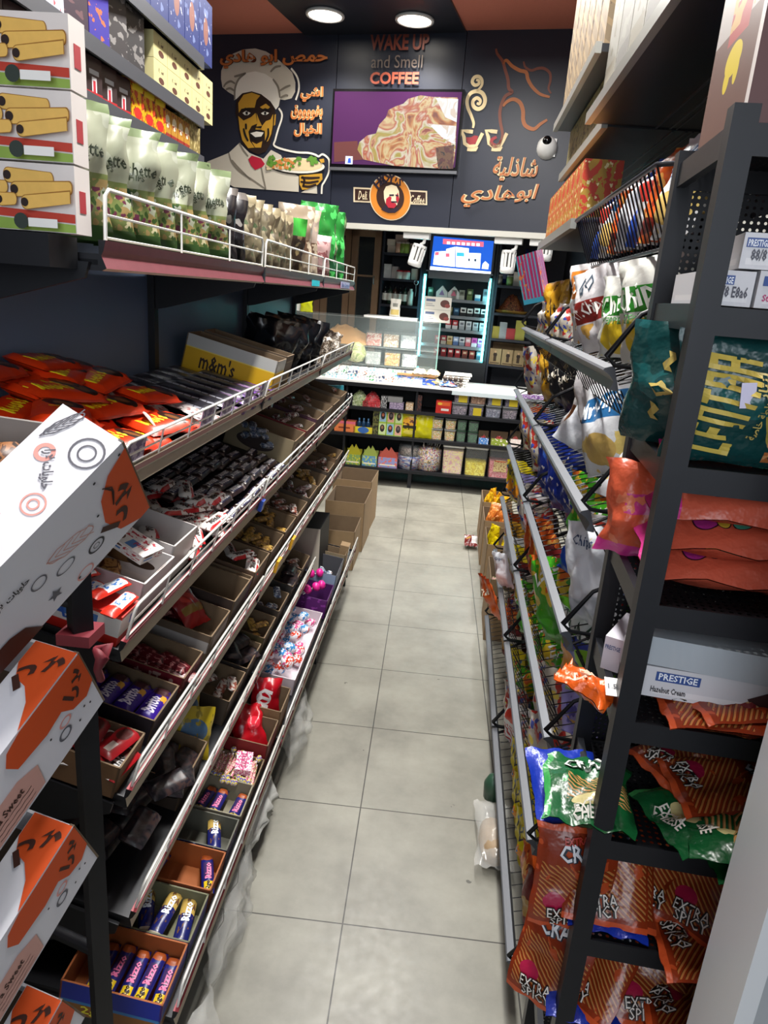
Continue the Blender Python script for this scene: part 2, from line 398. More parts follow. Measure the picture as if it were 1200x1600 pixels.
for pts in ([(350, 350), (290, 370), (250, 380)], [(258, 440), (220, 420), (180, 440), (160, 470)], [(250, 500), (215, 480), (180, 490)], [(640, 500), (690, 470), (730, 455)], [(645, 560), (690, 540), (710, 545)], [(560, 340), (600, 300), (650, 290)], [(255, 575), (258, 480), (290, 400), (350, 350)], [(640, 560), (625, 470), (580, 400)]): strip(c, pts, zc, .008, .018, 1)
poly(c, [(268, 590), (300, 540), (320, 522), (400, 506), (480, 530), (560, 592), (590, 640), (604, 700), (592, 790), (580, 860), (560, 950), (520, 1020), (450, 1045), (380, 1010), (320, 950), (295, 850), (280, 740), (262, 700)], zc, .008, 2)
for q in ([(285, 605), (330, 535), (400, 516), (472, 542), (440, 580), (425, 645), (370, 645), (312, 655), (290, 690)], [(285, 715), (330, 755), (395, 725), (432, 690), (448, 780), (400, 800), (372, 850), (385, 930), (425, 985), (370, 990), (318, 920), (298, 830)],
          [(440, 690), (468, 760), (488, 800), (520, 760), (560, 745), (582, 700), (580, 790), (566, 870), (538, 930), (512, 940), (512, 850), (480, 832), (430, 832), (448, 780)], [(470, 640), (520, 610), (556, 640), (540, 655), (490, 655)], [(400, 935), (440, 955), (490, 930), (480, 985), (430, 985)], [(595, 705), (607, 700), (600, 790), (588, 800)]): poly(c, q, zc, .010, 3)
for q in ([(322, 690), (352, 672), (390, 690), (370, 708), (340, 708)], [(478, 692), (510, 676), (548, 690), (525, 706), (495, 706)]): poly(c, q, zc, .012, 4)
for q in ([(346, 678), (366, 678), (368, 704), (348, 704)], [(504, 680), (524, 680), (524, 704), (506, 704)], [(308, 668), (345, 645), (400, 658), (398, 668), (345, 660)], [(468, 668), (515, 648), (566, 668), (560, 678), (515, 662)], [(372, 848), (430, 830), (512, 842), (500, 895), (445, 928), (398, 905)], [(395, 800), (440, 806), (490, 800), (480, 822), (440, 815)]): poly(c, q, zc, .013, 9)
poly(c, [(388, 862), (440, 848), (502, 856), (482, 890), (430, 896)], zc, .015, 4)
for pts in ([(330, 820), (345, 880), (370, 930)], [(540, 820), (540, 880), (515, 940)], [(350, 780), (352, 830)]): strip(c, pts, zc, .013, .02, 9)
poly(c, [(20, 1105), (120, 1065), (205, 1030), (295, 945), (380, 1030), (450, 1060), (500, 1080), (565, 1005), (650, 1050), (700, 1180), (800, 1230), (800, 1363), (520, 1343), (250, 1322), (130, 1255), (20, 1200)], zc, .005, 0)
poly(c, [(860, 1345), (955, 1310), (958, 1378), (820, 1368)], zc, .005, 0)
for pts in ([(205, 1030), (230, 1110), (300, 1190), (420, 1270), (520, 1340)], [(295, 945), (330, 1010), (370, 1060)], [(230, 1090), (280, 1150), (390, 1260)], [(480, 1150), (500, 1250), (520, 1340)]): strip(c, pts, zc, .007, .016, 1)
poly(c, [(370, 1085), (400, 1053), (480, 1078), (512, 1125), (490, 1150), (430, 1176), (395, 1140)], zc, .009, 5)
E_ = lambda cx, cy, rx, ry, n=26: [(cx+rx*cos(2*pi*k/n), cy+ry*sin(2*pi*k/n)) for k in range(n)]
poly(c, [(x, y+(x-800)*.05) for x, y in E_(790, 1150, 232, 66)], zc, .011, 9)
poly(c, [(x, y+(x-800)*.05) for x, y in E_(790, 1138, 232, 66)], zc, .012, 4)
poly(c, [(x, y+(x-800)*.05) for x, y in E_(790, 1130, 212, 54)], zc, .013, 6)
rr = random.Random(3)
for k in range(60):
    x = 530+rr.random()*230; y = 1125+(rr.random()-.5)*90; poly(c, [(x+rr.uniform(8, 22)*cos(a), y+rr.uniform(8, 20)*sin(a)) for a in (0, 1, 2, 3, 4, 5)], zc, .014+.00005*k, rr.choice((8, 8, 6, 7)))
for cx, cy in ((560, 1090), (570, 1120), (795, 1095), (925, 1090), (940, 1115), (905, 1110)):
    for k in range(6):
        x, y = cx+rr.uniform(-30, 30), cy+rr.uniform(-25, 25); poly(c, [(x+rr.uniform(10, 24)*cos(a), y+rr.uniform(10, 22)*sin(a)) for a in (0, 1, 2, 3, 4, 5)], zc, .018+.0001*k, 7)
poly(c, [(805, 1222), (1000, 1205), (1003, 1255), (965, 1300), (870, 1342), (830, 1345), (808, 1300)], zc, .010, 3)
for pts in ([(820, 1240), (900, 1245), (980, 1240)], [(815, 1275), (890, 1285), (970, 1270)], [(830, 1310), (890, 1318), (950, 1298)], [(830, 1230), (850, 1270), (835, 1320)]): strip(c, pts, zc, .012, .02, 2)
poly(c, [(975, 1085), (1015, 1078), (1020, 1110), (990, 1118)], zc, .019, 3)
for pts in ([(735, 310), (780, 370), (800, 430), (800, 500), (775, 580)], [(630, 650), (655, 690), (655, 740), (625, 830), (600, 920), (590, 965), (650, 995), (780, 1025), (880, 1030), (940, 1045), (970, 1060), (1005, 1042), (1050, 1075), (1062, 1120), (1055, 1200), (1020, 1275), (1000, 1310), (995, 1380)]): strip(c, pts, zc, .006, .016, 4, taper=False)
obj('chef_picture', c, CM, parent=fas)
OR = plain('sign_orange', 'c9763c', .5); CRM = plain('sign_cream', 'f0d9a8', .5)
def words(t, px, py, hpx, wpx, d=.022, bold=.0, mats=OR, rot=0, name='lettering', shear=0, outline=None):
    c0 = e_(px, py, d); w_ = (e_(px+wpx/2, py, d)-e_(px-wpx/2, py, d)).length; h_ = (e_(px, py+hpx/2, d)-e_(px, py-hpx/2, d)).length
    mb = MB(); ms = [mats]
    fn = lambda k: (lambda u, v: Vector((c0.x+u, YF-d+k, c0.z+v)))
    if outline: letters(mb, t, 0, 0, h_, fn(.003), rot, bold+.035, 1, w=w_, res=3, shear=shear); ms.append(outline)
    letters(mb, t, 0, 0, h_, fn(0), rot, bold, 0, w=w_, res=3, shear=shear)
    return obj(name, mb, ms, parent=fas)
words(arabic('حمص ابو هادي'), 426, 92, 30, 168, bold=.03, outline=plain('sign_brown', '5a2a18', .5))
words(arabic('اشي'), 487, 147, 24, 36, bold=.03, outline=CRM)
words(arabic('بفووووق'), 479, 176, 24, 50, bold=.03, outline=CRM)
words(arabic('الخيال'), 481, 203, 22, 44, bold=.03, outline=CRM)
BRN = plain('sign_dull_red', '7d3c2e', .5)
words('WAKE UP', 624, 66, 25, 92, bold=.03, mats=BRN); words('and Smell', 620, 96, 20, 80, mats=plain('sign_dull_grey', '6f625c', .5)); words('COFFEE', 616, 122, 19, 76, bold=.03, mats=plain('sign_salmon', 'c0604a', .5))
words(arabic('شاذلية'), 805, 264, 38, 70, shear=.2, bold=.01, outline=CRM); words(arabic('ابو'), 823, 302, 30, 36, shear=.2, bold=.01, outline=CRM); words(arabic('هادي'), 762, 307, 36, 84, shear=.2, bold=.01, outline=CRM)
# coffee drawing in single lines
zl = lambda X, Y: (700+X/5, 40+Y/5)
c = MB()
for pts, wd, m in (([(195, 800), (200, 760), (180, 700), (155, 640), (150, 580), (175, 530), (225, 512), (270, 530), (290, 580), (275, 630), (235, 652), (200, 630), (195, 590), (225, 565), (252, 585), (245, 612), (225, 605)], .03, 1),
                   ([(225, 512), (262, 470), (265, 425), (240, 398), (205, 405), (190, 440), (210, 465), (240, 455), (240, 430), (220, 425)], .026, 1),
                   ([(375, 180), (385, 220), (425, 275), (445, 340), (468, 420), (475, 490), (500, 520), (450, 550), (420, 610), (405, 680), (410, 760), (425, 840), (415, 900), (385, 930)], .026, 2),
                   ([(430, 300), (455, 270), (500, 315), (560, 350), (610, 365), (625, 420), (660, 480), (720, 535), (795, 558)], .026, 0), ([(590, 280), (605, 325), (650, 350), (700, 335), (750, 335), (795, 370), (800, 430), (785, 490), (805, 530)], .02, 2),
                   ([(430, 630), (460, 595), (510, 575), (560, 600), (585, 660), (588, 740), (610, 785), (670, 808), (720, 770), (775, 735)], .03, 0)): strip(c, pts, zl, .006, wd, m)
for ox in (0, 190):
    for pts in ([(195+ox, 830), (150+ox, 825), (108+ox, 820), (125+ox, 870), (130+ox, 920), (165+ox, 945), (220+ox, 940), (240+ox, 900), (255+ox, 870), (270+ox, 840)], [(150+ox, 965), (180+ox, 968), (215+ox, 968), (225+ox, 945)]): strip(c, pts, zl, .006, .028, 1, smooth=False, taper=False)
poly(c, [(140, 872), (180, 872), (205, 858), (235, 862), (225, 905), (200, 935), (165, 932), (148, 910)], zl, .005, 3)
strip(c, [(380, 870), (345, 890), (340, 920), (370, 940), (400, 930), (415, 890)], zl, .006, .03, 3)
obj('coffee_drawing', c, [OR, CRM, plain('sign_rust', '8a4a36', .5), plain('sign_cherry', 'a52c33', .5)], parent=fas)
# round shop logo
zg = lambda X, Y: (510+X/5.159, 40+Y/5.161)
c = MB(); LM = [plain('logo_orange', 'e08a30', .45), plain('logo_cream', 'f6e3c0', .45), plain('logo_brown', '3a2019', .45), plain('logo_red', 'b8273a', .45), plain('logo_dark', '2b2233', .45)]
tl = .077
sk = lambda X, Y: zg(X, Y+(X-515)*tl)
ell = lambda rx, ry: [(515+rx*cos(2*pi*k/40), 1385+ry*sin(2*pi*k/40)) for k in range(40)]
poly(c, [(218, 1325), (812, 1310), (812, 1425), (218, 1445)], sk, .004, 1); poly(c, [(230, 1338), (800, 1323), (800, 1412), (230, 1430)], sk, .007, 2)
poly(c, ell(168, 186), sk, .009, 1); poly(c, ell(160, 178), sk, .011, 0); poly(c, ell(112, 124), sk, .013, 2)
poly(c, [(465, 1400), (462, 1340), (480, 1300), (525, 1282), (565, 1292), (585, 1330), (588, 1390), (570, 1440), (545, 1470), (500, 1470), (478, 1440)], sk, .015, 1)
poly(c, [(478, 1440), (482, 1400), (510, 1375), (525, 1385), (520, 1420), (560, 1430), (565, 1445), (545, 1470), (500, 1470)], sk, .016, 3)
poly(c, [(575, 1340), (588, 1390), (572, 1432), (560, 1400), (562, 1370)], sk, .016, 3)
for q in ([(505, 1362), (545, 1358), (545, 1370), (508, 1374)], [(556, 1358), (582, 1362), (580, 1372), (556, 1370)], [(520, 1415), (570, 1412), (566, 1424), (525, 1426)]): poly(c, q, sk, .0175, 4)
poly(c, [(440, 1490), (478, 1448), (510, 1485), (570, 1462), (585, 1478), (555, 1505), (500, 1512)], sk, .0165, 4)
poly(c, [(352, 1400), (378, 1365), (404, 1397)], sk, .009, 1); poly(c, [(618, 1375), (648, 1373), (642, 1425), (624, 1427)], sk, .009, 1)
for k, (ch, a) in enumerate((('H', -46), ('A', -29), ('D', -13), ('Y', 4), ("'", 19), ('S', 34))):
    cc = [e_(*sk(515+141*sin(radians(a)), 1385-156*cos(radians(a))), .02)][0]
    letters(c, ch, 0, 0, .075 if ch != "'" else .03, lambda u, v: Vector((cc.x+u, YF-.02, cc.z+v)), -a, .03, 4)
for t, X, wd in (('Deli.', 292, 78), ('Coffee', 730, 120)):
    cc = e_(*sk(X, 1385), .02); letters(c, t, 0, 0, .07, lambda u, v: Vector((cc.x+u, YF-.012, cc.z+v)), 0, .01, 1, w=wd/5.16*.0056, shear=.2)
obj('round_logo', c, LM, parent=fas)
# ------------------------------------------------------------------ television
def ramp(name, cols, scale, emit=0, dist=1.5, rough=.5, stretch=(1, 1, 1), coord='Object', detail=3, const=True, lo=.3, hi=.7):
    """several colours jumbled by noise, for food and loose wrapped goods"""
    if name in _mats: return _mats[name]
    m, nt, b = new_mat(name); L = nt.links.new; setp(b, Roughness=rough)
    tc = N(nt, 'ShaderNodeTexCoord'); mp = N(nt, 'ShaderNodeMapping'); mp.inputs['Scale'].default_value = stretch; L(tc.outputs[coord], mp.inputs[0])
    nz = N(nt, 'ShaderNodeTexNoise'); nz.inputs['Scale'].default_value = scale; nz.inputs['Detail'].default_value = detail; nz.inputs['Distortion'].default_value = dist; L(mp.outputs[0], nz.inputs['Vector'])
    cr = N(nt, 'ShaderNodeValToRGB'); r_ = cr.color_ramp; r_.interpolation = 'CONSTANT' if const else 'LINEAR'
    while len(r_.elements) < len(cols): r_.elements.new(.5)
    for k, c_ in enumerate(cols): r_.elements[k].position = lo+(hi-lo)*k/max(1, len(cols)-(0 if const else 1)) if k or not const else 0; r_.elements[k].color = (*srgb(c_), 1)
    L(nz.outputs['Fac'], cr.inputs[0])
    if not emit: L(cr.outputs[0], b.inputs['Base Color'])
    else: setp(b, Base_Color=(.02, .02, .02, 1)); L(cr.outputs[0], b.inputs['Emission Color']); b.inputs['Emission Strength'].default_value = emit
    _mats[name] = m; return m
tv = root('television', GE, 'flat television showing stacked wraps, mounted in the middle of the black sign', 'television')
a, b_ = e_(521, 136, .05), e_(713.5, 272, .05)
x0, x1, z0, z1 = a.x, b_.x, 2.775, 3.375
obj('case', MB().b2((x0, YF-.055, z0), (x1, YF-.002, z1)), plain('tv_black', '0c0c10', .25), parent=tv)
obj('stand_bar', MB().b2((x0, YF-.06, z0-.02), (x1, YF-.01, z0+.004)), plain('tv_bar', '8a8d94', .3, .6), parent=tv)
zt = lambda X, Y: (510+X/5.159, 40+Y/5.161)
c = MB(); e0 = e_
c.face([Vector((x0+.018, YF-.057, z0+.03)), Vector((x1-.018, YF-.057, z0+.03)), Vector((x1-.018, YF-.057, z1-.02)), Vector((x0+.018, YF-.057, z1-.02))], 0)
poly(c, [(250, 1000), (265, 940), (330, 885), (400, 870), (425, 800), (480, 740), (500, 680), (560, 650), (620, 630), (660, 590), (760, 562), (860, 575), (1058, 580), (1040, 1000), (1020, 1150), (860, 1150), (540, 1130), (300, 1080)], zt, .059, 1)
poly(c, [(880, 582), (1062, 592), (1050, 780), (960, 740)], zt, .0605, 2); poly(c, [(820, 790), (1045, 810), (1035, 960), (930, 900)], zt, .0605, 2)
poly(c, [(880, 985), (1030, 960), (1022, 1155), (900, 1155)], zt, .0608, 3); poly(c, [(62, 940), (250, 930), (260, 1010), (300, 1080), (62, 1100)], zt, .0585, 4)
poly(c, [(155, 1052), (212, 1055), (210, 1118), (152, 1115)], zt, .062, 5); poly(c, [(170, 1108), (175, 1070), (195, 1066), (200, 1108)], zt, .063, 6)
obj('screen', c, [plain('tv_purple', '35183a', .2, emit='6d4472', es=.3), ramp('tv_food', ['8a3a2a', 'd98a4a', 'f0d9a0', 'c8502f', 'f4e8d0', 'b8a83a', 'e8b080', 'a04038'], 3.2, .55, 2.0, lo=.3, hi=.72, const=False), ramp('tv_bread', ['f4ede4', 'ffffff', 'ecd9c8'], 6, .6), ramp('tv_dark_food', ['3a1418', '6a2028', '8a5a3a', '201018'], 9, .4), plain('tv_brown', '40201f', .2, emit='8a5a58', es=.4), plain('tv_tile', 'dfe4ff', .3, emit='dfe4ff', es=.5), plain('tv_tile_blue', '3050c8', .3, emit='3050c8', es=.5)], parent=tv)
# ------------------------------------------------------------------ security camera at the right end of the sign
cc = e_(854, 230, .06)
o = root('security_camera', GE @ TR(cc.x, YF-.002, cc.z), 'white dome security camera on the right end of the black sign', 'camera')
obj('mount', MB().b2((-.05, -.02, -.06), (.07, 0, .07)), plain('white_plastic', 'f2f2f0', .4), parent=o)
obj('dome', MB().lathe([(.001, .1), (.045, .09), (.075, .05), (.082, 0), (.08, -.02)], 20, M=RX(72)), plain('white_plastic', 'f2f2f0', .4), parent=o)
obj('lens', MB().lathe([(.001, .12), (.028, .112), (.036, .095), (.036, .08)], 16, M=RX(62)), plain('lens_black', '0a0a0c', .1), parent=o)
# ------------------------------------------------------------------ three track spot heads under the sign
for k, (px, py, rot) in enumerate(((652, 398, 14), (794, 408, 0), (852, 388, 0))):
    p = at(GE, px, py, y=YF+.06); o = root('track_spotlight', GE @ TR(p.x, YF+.06, p.z), ('white slotted track spotlight tilted left of the blue promotion screen', 'white slotted track spotlight hanging upright right of the promotion screen', 'white track spotlight partly hidden at the right end of the sign')[k], 'light', 'spotlights under the sign')
    wm = plain('white_plastic', 'f2f2f0', .4); mb = MB()
    for j in range(10):
        a = 2*pi*j/10; mb.box((.052*cos(a), .052*sin(a), .01), (.02, .02, .12), 0)
    mb.lathe([(.001, -.10), (.05, -.1), (.062, -.09), (.062, -.05), (.05, -.05)], 20).lathe([(.05, .06), (.062, .06), (.06, .085), (.001, .09)], 20).lathe([(.04, -.06), (.04, .07)], 14, mat=1)
    obj('slotted_head', mb, [wm, plain('spot_inner', '3b3a38', .5)], RY(rot), o)
    obj('bracket', MB().tube([(0.02, 0, .085), (.05, 0, .1), (.06, 0, .16), (.03, 0, .2)], .013, 8), wm, None, o)
    obj('adapter', MB().b2((-.13, -.035, 2.30-p.z-.05), (.1, .035, 2.30-p.z)), wm, None, o)
    l = bpy.data.lights.new('spot', 'SPOT'); l.energy = 75; l.spot_size = radians(110); l.spot_blend = .7; l.shadow_soft_size = .06; l.color = (1, .97, .92)
    lo = bpy.data.objects.new('spot', l); COL.objects.link(lo); lo.matrix_world = GE @ TR(p.x, YF+.0, p.z-.12) @ RX(-8)
# ================================================================== PACKS
CARD = plain('brown_card', '8f7656', .8, var=.12, scale=25)
CARD_IN = plain('card_inside', '75614a', .85, var=.1, scale=30)
WHITE = plain('white_paint', 'e9e8e4', .4)
def sgn(x): return 1 if x > 0 else -1
def bag_fn(w, h, t, seed=0, wr=1.0, crimp=.06, side=1, lean=0):
    """front (side=1) or back sheet of a pillow bag standing on z=0, front facing -y"""
    def f(u, v):
        x = (u-.5)*2
        vv = min(1, max(0, (v-crimp)/(1-2*crimp)))
        pr = max(0, 1-abs(x)**2.6)**.55 * (max(0, sin(pi*(.04+.92*vv))) if 0 < vv < 1 else 0)**.55
        nx = 1-.10*sin(pi*vv)*(t/w)*2
        n = noise3((u*4.2*w/.2, v*4.2*h/.25, side*3.1), seed)*.018*wr*min(1, t/.05+.3) + noise3((u*9, v*9, side), seed+5)*.007*wr
        edge = min(1, (1-abs(x))*6)
        Y = -side*(t/2*pr + .0008) - side*n*pr*edge + .004*wr*sin(x*9+seed)*(1 if vv in (0, 1) else 0)
        return Vector((x*w/2*nx + .006*wr*noise3((v*5, 1, 2), seed)*(abs(x) > .8), Y + lean*v*v, v*h))
    return f
def bag(name, w, h, t, mats, art=(), seed=0, wr=1.0, crimp=.06, res=(12, 16), fm=0, bm=0, lean=0, split_letters=True, zig=True):
    mb = MB(); f = bag_fn(w, h, t, seed, wr, crimp, 1, lean); b = bag_fn(w, h, t, seed, wr, crimp, -1, lean)
    mb.surf(f, res[0], res[1], fm); mb.surf(lambda u, v: b(1-u, v), res[0], res[1], bm, uvf=None)
    parts = []
    if art:
        k = MB(); ms = []
        for j, (tx, u, v, hh, col, *r) in enumerate(art):
            rot = r[0] if r else 0; ww = r[1] if len(r) > 1 else None; bd = r[2] if len(r) > 2 else .02
            m = plain('ink_'+col, col, .45) if isinstance(col, str) else col
            if m not in ms: ms.append(m)
            fn = lambda a, c_: f(min(.98, max(.02, u+a/w)), min(.98, max(.02, v+c_/h))) + Vector((0, -.0022-.0006*j, 0))
            letters(k, tx, 0, 0, hh, fn, rot, bd, ms.index(m), w=ww)
        parts = [('lettering', k.mesh(name+'_lettering', ms), None)]
    return Kit(name, mb.mesh(name, mats, weld=False), parts)
def bar(name, l, w, h, mats, art=(), seed=0, res=(14, 6), crimp=.07, bulge=.35):
    """wrapped bar lying along x, top up, standing on z=0"""
    mb = MB()
    def sec(top):
        def f(u, v):
            x = u*2-1; y = v*2-1
            e = min(1, (1-abs(x))/(crimp*2)); e = max(0, min(1, (e-.5)*2.2)) if e < 1 else 1
            pr = (max(0, 1-abs(y)**5))**.5*e
            n = noise3((u*7, v*3, top), seed)*.0025*e
            z = h/2+(top*(h/2-.0006)*pr + top*.0006) + n*(top > 0)
            return Vector((x*l/2, y*w/2*(1 if e > .9 else .96), max(0, z)))
        return f
    ft = sec(1); fb = sec(-1)
    mb.surf(ft, res[0], res[1], 0); mb.surf(lambda u, v: fb(1-u, v), res[0], 4, 0)
    parts = []
    if art:
        k = MB(); ms = []
        for j, (tx, u, v, hh, col, *r) in enumerate(art):
            rot = r[0] if r else 0; ww = r[1] if len(r) > 1 else None
            m = plain('ink_'+col, col, .45)
            if m not in ms: ms.append(m)
            fn = lambda a, c_: ft(min(.98, max(.02, u+a/l)), min(.97, max(.03, v+c_/w))) + Vector((0, 0, .0012+.0004*j))
            letters(k, tx, 0, 0, hh, fn, rot, .03, ms.index(m), w=ww)
        parts = [('lettering', k.mesh(name+'_lettering', ms), None)]
    return Kit(name, mb.mesh(name, mats), parts)
def carton(name, w, d, h, mats, art=(), faces=None, lid=False):
    """closed box standing on z=0, front at y=0 facing -y. mats[0] all round, faces: 6 slots -y +y -x +x top bottom. art on ('f'|'t'|'l'|'r')"""
    mb = MB().b2((-w/2, 0, 0), (w/2, d, h), 0, None, faces or [0]*6)
    if lid: mb.b2((-w/2-.001, -.001, h*.72), (w/2+.001, d+.001, h*.725), len(mats)-1)
    parts = []
    if art:
        k = MB(); ms = []
        for j, (fc, tx, u, v, hh, col, *r) in enumerate(art):
            rot = r[0] if r else 0; ww = r[1] if len(r) > 1 else None
            m = plain('ink_'+col, col, .45)
            if m not in ms: ms.append(m)
            e = .0012+.0003*j
            fn = {'f': lambda a, c_: Vector((-w/2+u*w+a, -e, v*h+c_)), 't': lambda a, c_: Vector((-w/2+u*w+a, v*d+c_, h+e)),
                  'r': lambda a, c_: Vector((w/2+e, u*d+a, v*h+c_)), 'l': lambda a, c_: Vector((-w/2-e, d-u*d-a, v*h+c_))}[fc]
            letters(k, tx, 0, 0, hh, fn, rot, .02, ms.index(m), w=ww)
        parts = [('lettering', k.mesh(name+'_lettering', ms), None)]
    return Kit(name, mb.mesh(name, mats), parts)
def tray(name, w, d, h, out, inn=None, front=None, back=None, th=.004, sides=None, art=(), notch=0, backcard=None):
    """open-topped box standing on z=0, front at y=0. heights of front/back/sides may differ; notch lowers the front middle"""
    inn = inn or CARD_IN; mb = MB(); fh, bh, sh = front if front is not None else h, back or h, sides or h
    def wall(a, b, za, zb, o, i):   # wall from a to b (plan points), heights za->zb, outer mat o inner mat i
        a, b = Vector(a), Vector(b); n = (b-a).cross(Vector((0, 0, 1))).normalized()*th
        A, B, C, D = a, b, b+Vector((0, 0, zb)), a+Vector((0, 0, za)); A2, B2, C2, D2 = A-n, B-n, C-n, D-n
        mb.face([A, B, C, D], 0); mb.face([B2, A2, D2, C2], 1); mb.face([D, C, C2, D2], 1); mb.face([B, B2, C2, C], 1); mb.face([A2, A, D, D2], 1)
    wall((-w/2, 0, 0), (w/2, 0, 0), fh, fh, 0, 1); wall((w/2, d, 0), (-w/2, d, 0), bh, bh, 0, 1)
    wall((w/2, 0, 0), (w/2, d, 0), min(sh, max(fh, sh)), sh if bh >= sh else bh, 0, 1); wall((-w/2, d, 0), (-w/2, 0, 0), sh if bh >= sh else bh, min(sh, max(fh, sh)), 0, 1)
    mb.b2((-w/2+th, th, .0005), (w/2-th, d-th, .003), 1)
    parts = []
    if art:
        k = MB(); ms = []
        for j, (tx, u, v, hh, col, *r) in enumerate(art):
            m = plain('ink_'+col, col, .45)
            if m not in ms: ms.append(m)
            face = r[2] if len(r) > 2 else 'f'; e = .001+.0003*j
            fn = {'f': lambda a, c_: Vector((-w/2+u*w+a, -e, v*fh+c_)), 'b': lambda a, c_: Vector((-w/2+u*w+a, d-th-e, v*bh+c_)), 'r': lambda a, c_: Vector((w/2+e, u*d+a, v*sh+c_)), 'l': lambda a, c_: Vector((-w/2-e, d-u*d-a, v*sh+c_))}[face]
            letters(k, tx, 0, 0, hh, fn, r[0] if r else 0, .02, ms.index(m), w=r[1] if len(r) > 1 else None)
        parts.append(('lettering', k.mesh(name+'_lettering', ms), None))
    if backcard:
        bw, bhh, bm = backcard
        parts.append(('display_flap', MB().b2((-bw/2, d-th-.002, h*.2), (bw/2, d-th, bhh)).mesh(name+'_flap', bm), None))
    return Kit(name, mb.mesh(name, [out, inn]), parts)
def tub(name, w, d, h, body, lidm, label=None, fillm=None, fill=.8, art=(), taper=.06):
    """clear square tub with contents, lid and label on the front (facing -y), standing on z=0"""
    def rr(x, y, r=.02, n=4):
        P = []
        for cx, cy, a0 in ((x/2-r, y/2-r, 0), (-x/2+r, y/2-r, 90), (-x/2+r, -y/2+r, 180), (x/2-r, -y/2+r, 270)):
            P += [(cx+r*cos(radians(a0+90*k/n)), cy+r*sin(radians(a0+90*k/n))) for k in range(n+1)]
        return P
    def loft(mb, secs, mat=0, cap0=True, cap1=True):
        n = len(secs[0][0])
        for (p, z), (q, y) in zip(secs, secs[1:]):
            for k in range(n):
                a, b = k, (k+1) % n; mb.face([(*p[a], z), (*p[b], z), (*q[b], y), (*q[a], y)], mat, smooth=True)
        if cap0: mb.face([(*p, secs[0][1]) for p in reversed(secs[0][0])], mat)
        if cap1: mb.face([(*p, secs[-1][1]) for p in secs[-1][0]], mat)
    b = MB(); tw = 1-taper; loft(b, [(rr(w*tw, d*tw), 0), (rr(w, d), h*.93)], cap1=False)
    parts = []
    if fillm:
        g = MB(); z1 = h*.93*fill; k = tw+(1-tw)*fill; loft(g, [(rr(w*tw*.96, d*tw*.96), .003), (rr(w*k*.96, d*k*.96), z1)]); parts.append(('contents', g.mesh(name+'_contents', fillm), None))
    if lidm:
        l = MB(); loft(l, [(rr(w*1.03, d*1.03), h*.93), (rr(w*1.03, d*1.03), h*.985), (rr(w*.97, d*.97), h)]); parts.append(('lid', l.mesh(name+'_lid', lidm), None))
    if label:
        m, u0, u1, v0, v1 = label; yf = -d/2*1.0-.0016
        q = MB(); fy = lambda v: -d/2*(tw+(1-tw)*v/.93)-.0015
        q.face([((u0-.5)*w, fy(v0), v0*h), ((u1-.5)*w, fy(v0), v0*h), ((u1-.5)*w, fy(v1), v1*h), ((u0-.5)*w, fy(v1), v1*h)]); ms = [m]
        for j, (tx, u, v, hh, col, *r) in enumerate(art):
            mm = plain('ink_'+col, col, .45); ms.append(mm) if mm not in ms else 0
            letters(q, tx, 0, 0, hh, lambda a, c_: Vector(((u-.5)*w+a, fy(v)-.001, v*h+c_)), 0, .02, ms.index(mm), w=r[0] if r else None)
        parts.append(('label_sticker', q.mesh(name+'_label', ms), None))
    return Kit(name, b.mesh(name, body), parts)
def shelfM(G, x, y, z, tilt, side):
    """frame on a shelf: X along it (to the right for someone facing it), Y in, Z up; side -1 for the left rack, +1 for the right one"""
    t = radians(tilt); M = Matrix.Identity(4)
    ax = Vector((0, -side, 0)); ay = Vector((side*cos(t), 0, sin(t))); az = ax.cross(ay)
    for c_, v in enumerate((ax, ay, az)):
        for r_ in range(3): M[r_][c_] = v[r_]
    M.translation = Vector((x, y, z)); return G @ M
# ================================================================== BACK WALL UNITS (frame GE)
z4 = lambda X, Y: (500+X/6.667, 340+Y/6.667)
z5 = lambda X, Y: (640+X/5.4545, 340+Y/5.4545)
z6 = lambda X, Y: (500+X/6.667, 560+Y/6.667)
z7 = lambda X, Y: (640+X/6, 570+Y/6)
bx = lambda fn, X, Y, y=YB: at(GE, *fn(X, Y), y=y)
# tall wooden cabinet with glass doors
WOOD = prt('brown_wood', '94765a', [('stripes', (2, 18, .12), '77583f'), ('stripes', (-3, 31, .1), '9a7a5c')], .45)
GLASSD = clear('dark_glass', '3a3f40', .55, .1)
o = root('wooden_cabinet', GE, 'tall brown wooden cabinet with narrow dark glass doors left of the bottle shelves', 'cabinet')
obj('body', MB().b2((-3.35, YB+.03, 0), (-2.29, YB+.38, .02)).b2((-3.35, YB+.36, 0), (-2.29, YB+.38, 2.44)).b2((-3.35, YB+.03, 2.42), (-2.29, YB+.38, 2.45)).b2((-3.35, YB+.03, 0), (-3.33, YB+.38, 2.44)).b2((-2.31, YB+.03, 0), (-2.29, YB+.38, 2.44)), plain('cabinet_inner', '23211f', .6), None, o)
for x0, x1 in ((-3.33, -2.95), (-2.94, -2.62), (-2.61, -2.29)):
    d = obj('door', MB().b2((x0, YB, .05), (x0+.075, YB+.03, 2.41)).b2((x1-.07, YB, .05), (x1, YB+.03, 2.41)).b2((x0, YB, 2.33), (x1, YB+.03, 2.41)).b2((x0, YB, .05), (x1, YB+.03, .14)).b2((x0, YB+.004, 1.93), (x1, YB+.026, 1.95)), WOOD, None, o)
    obj('glass_pane', MB().b2((x0+.07, YB+.012, .14), (x1-.065, YB+.017, 2.33)), GLASSD, None, d)
    obj('handle', MB().tube([(x1-.05, YB-.002, 1.86), (x1-.05, YB-.03, 1.87), (x1-.05, YB-.03, 1.93), (x1-.05, YB-.002, 1.94)], .006, 6), plain('steel', 'b8bcc0', .3, .9), None, d)
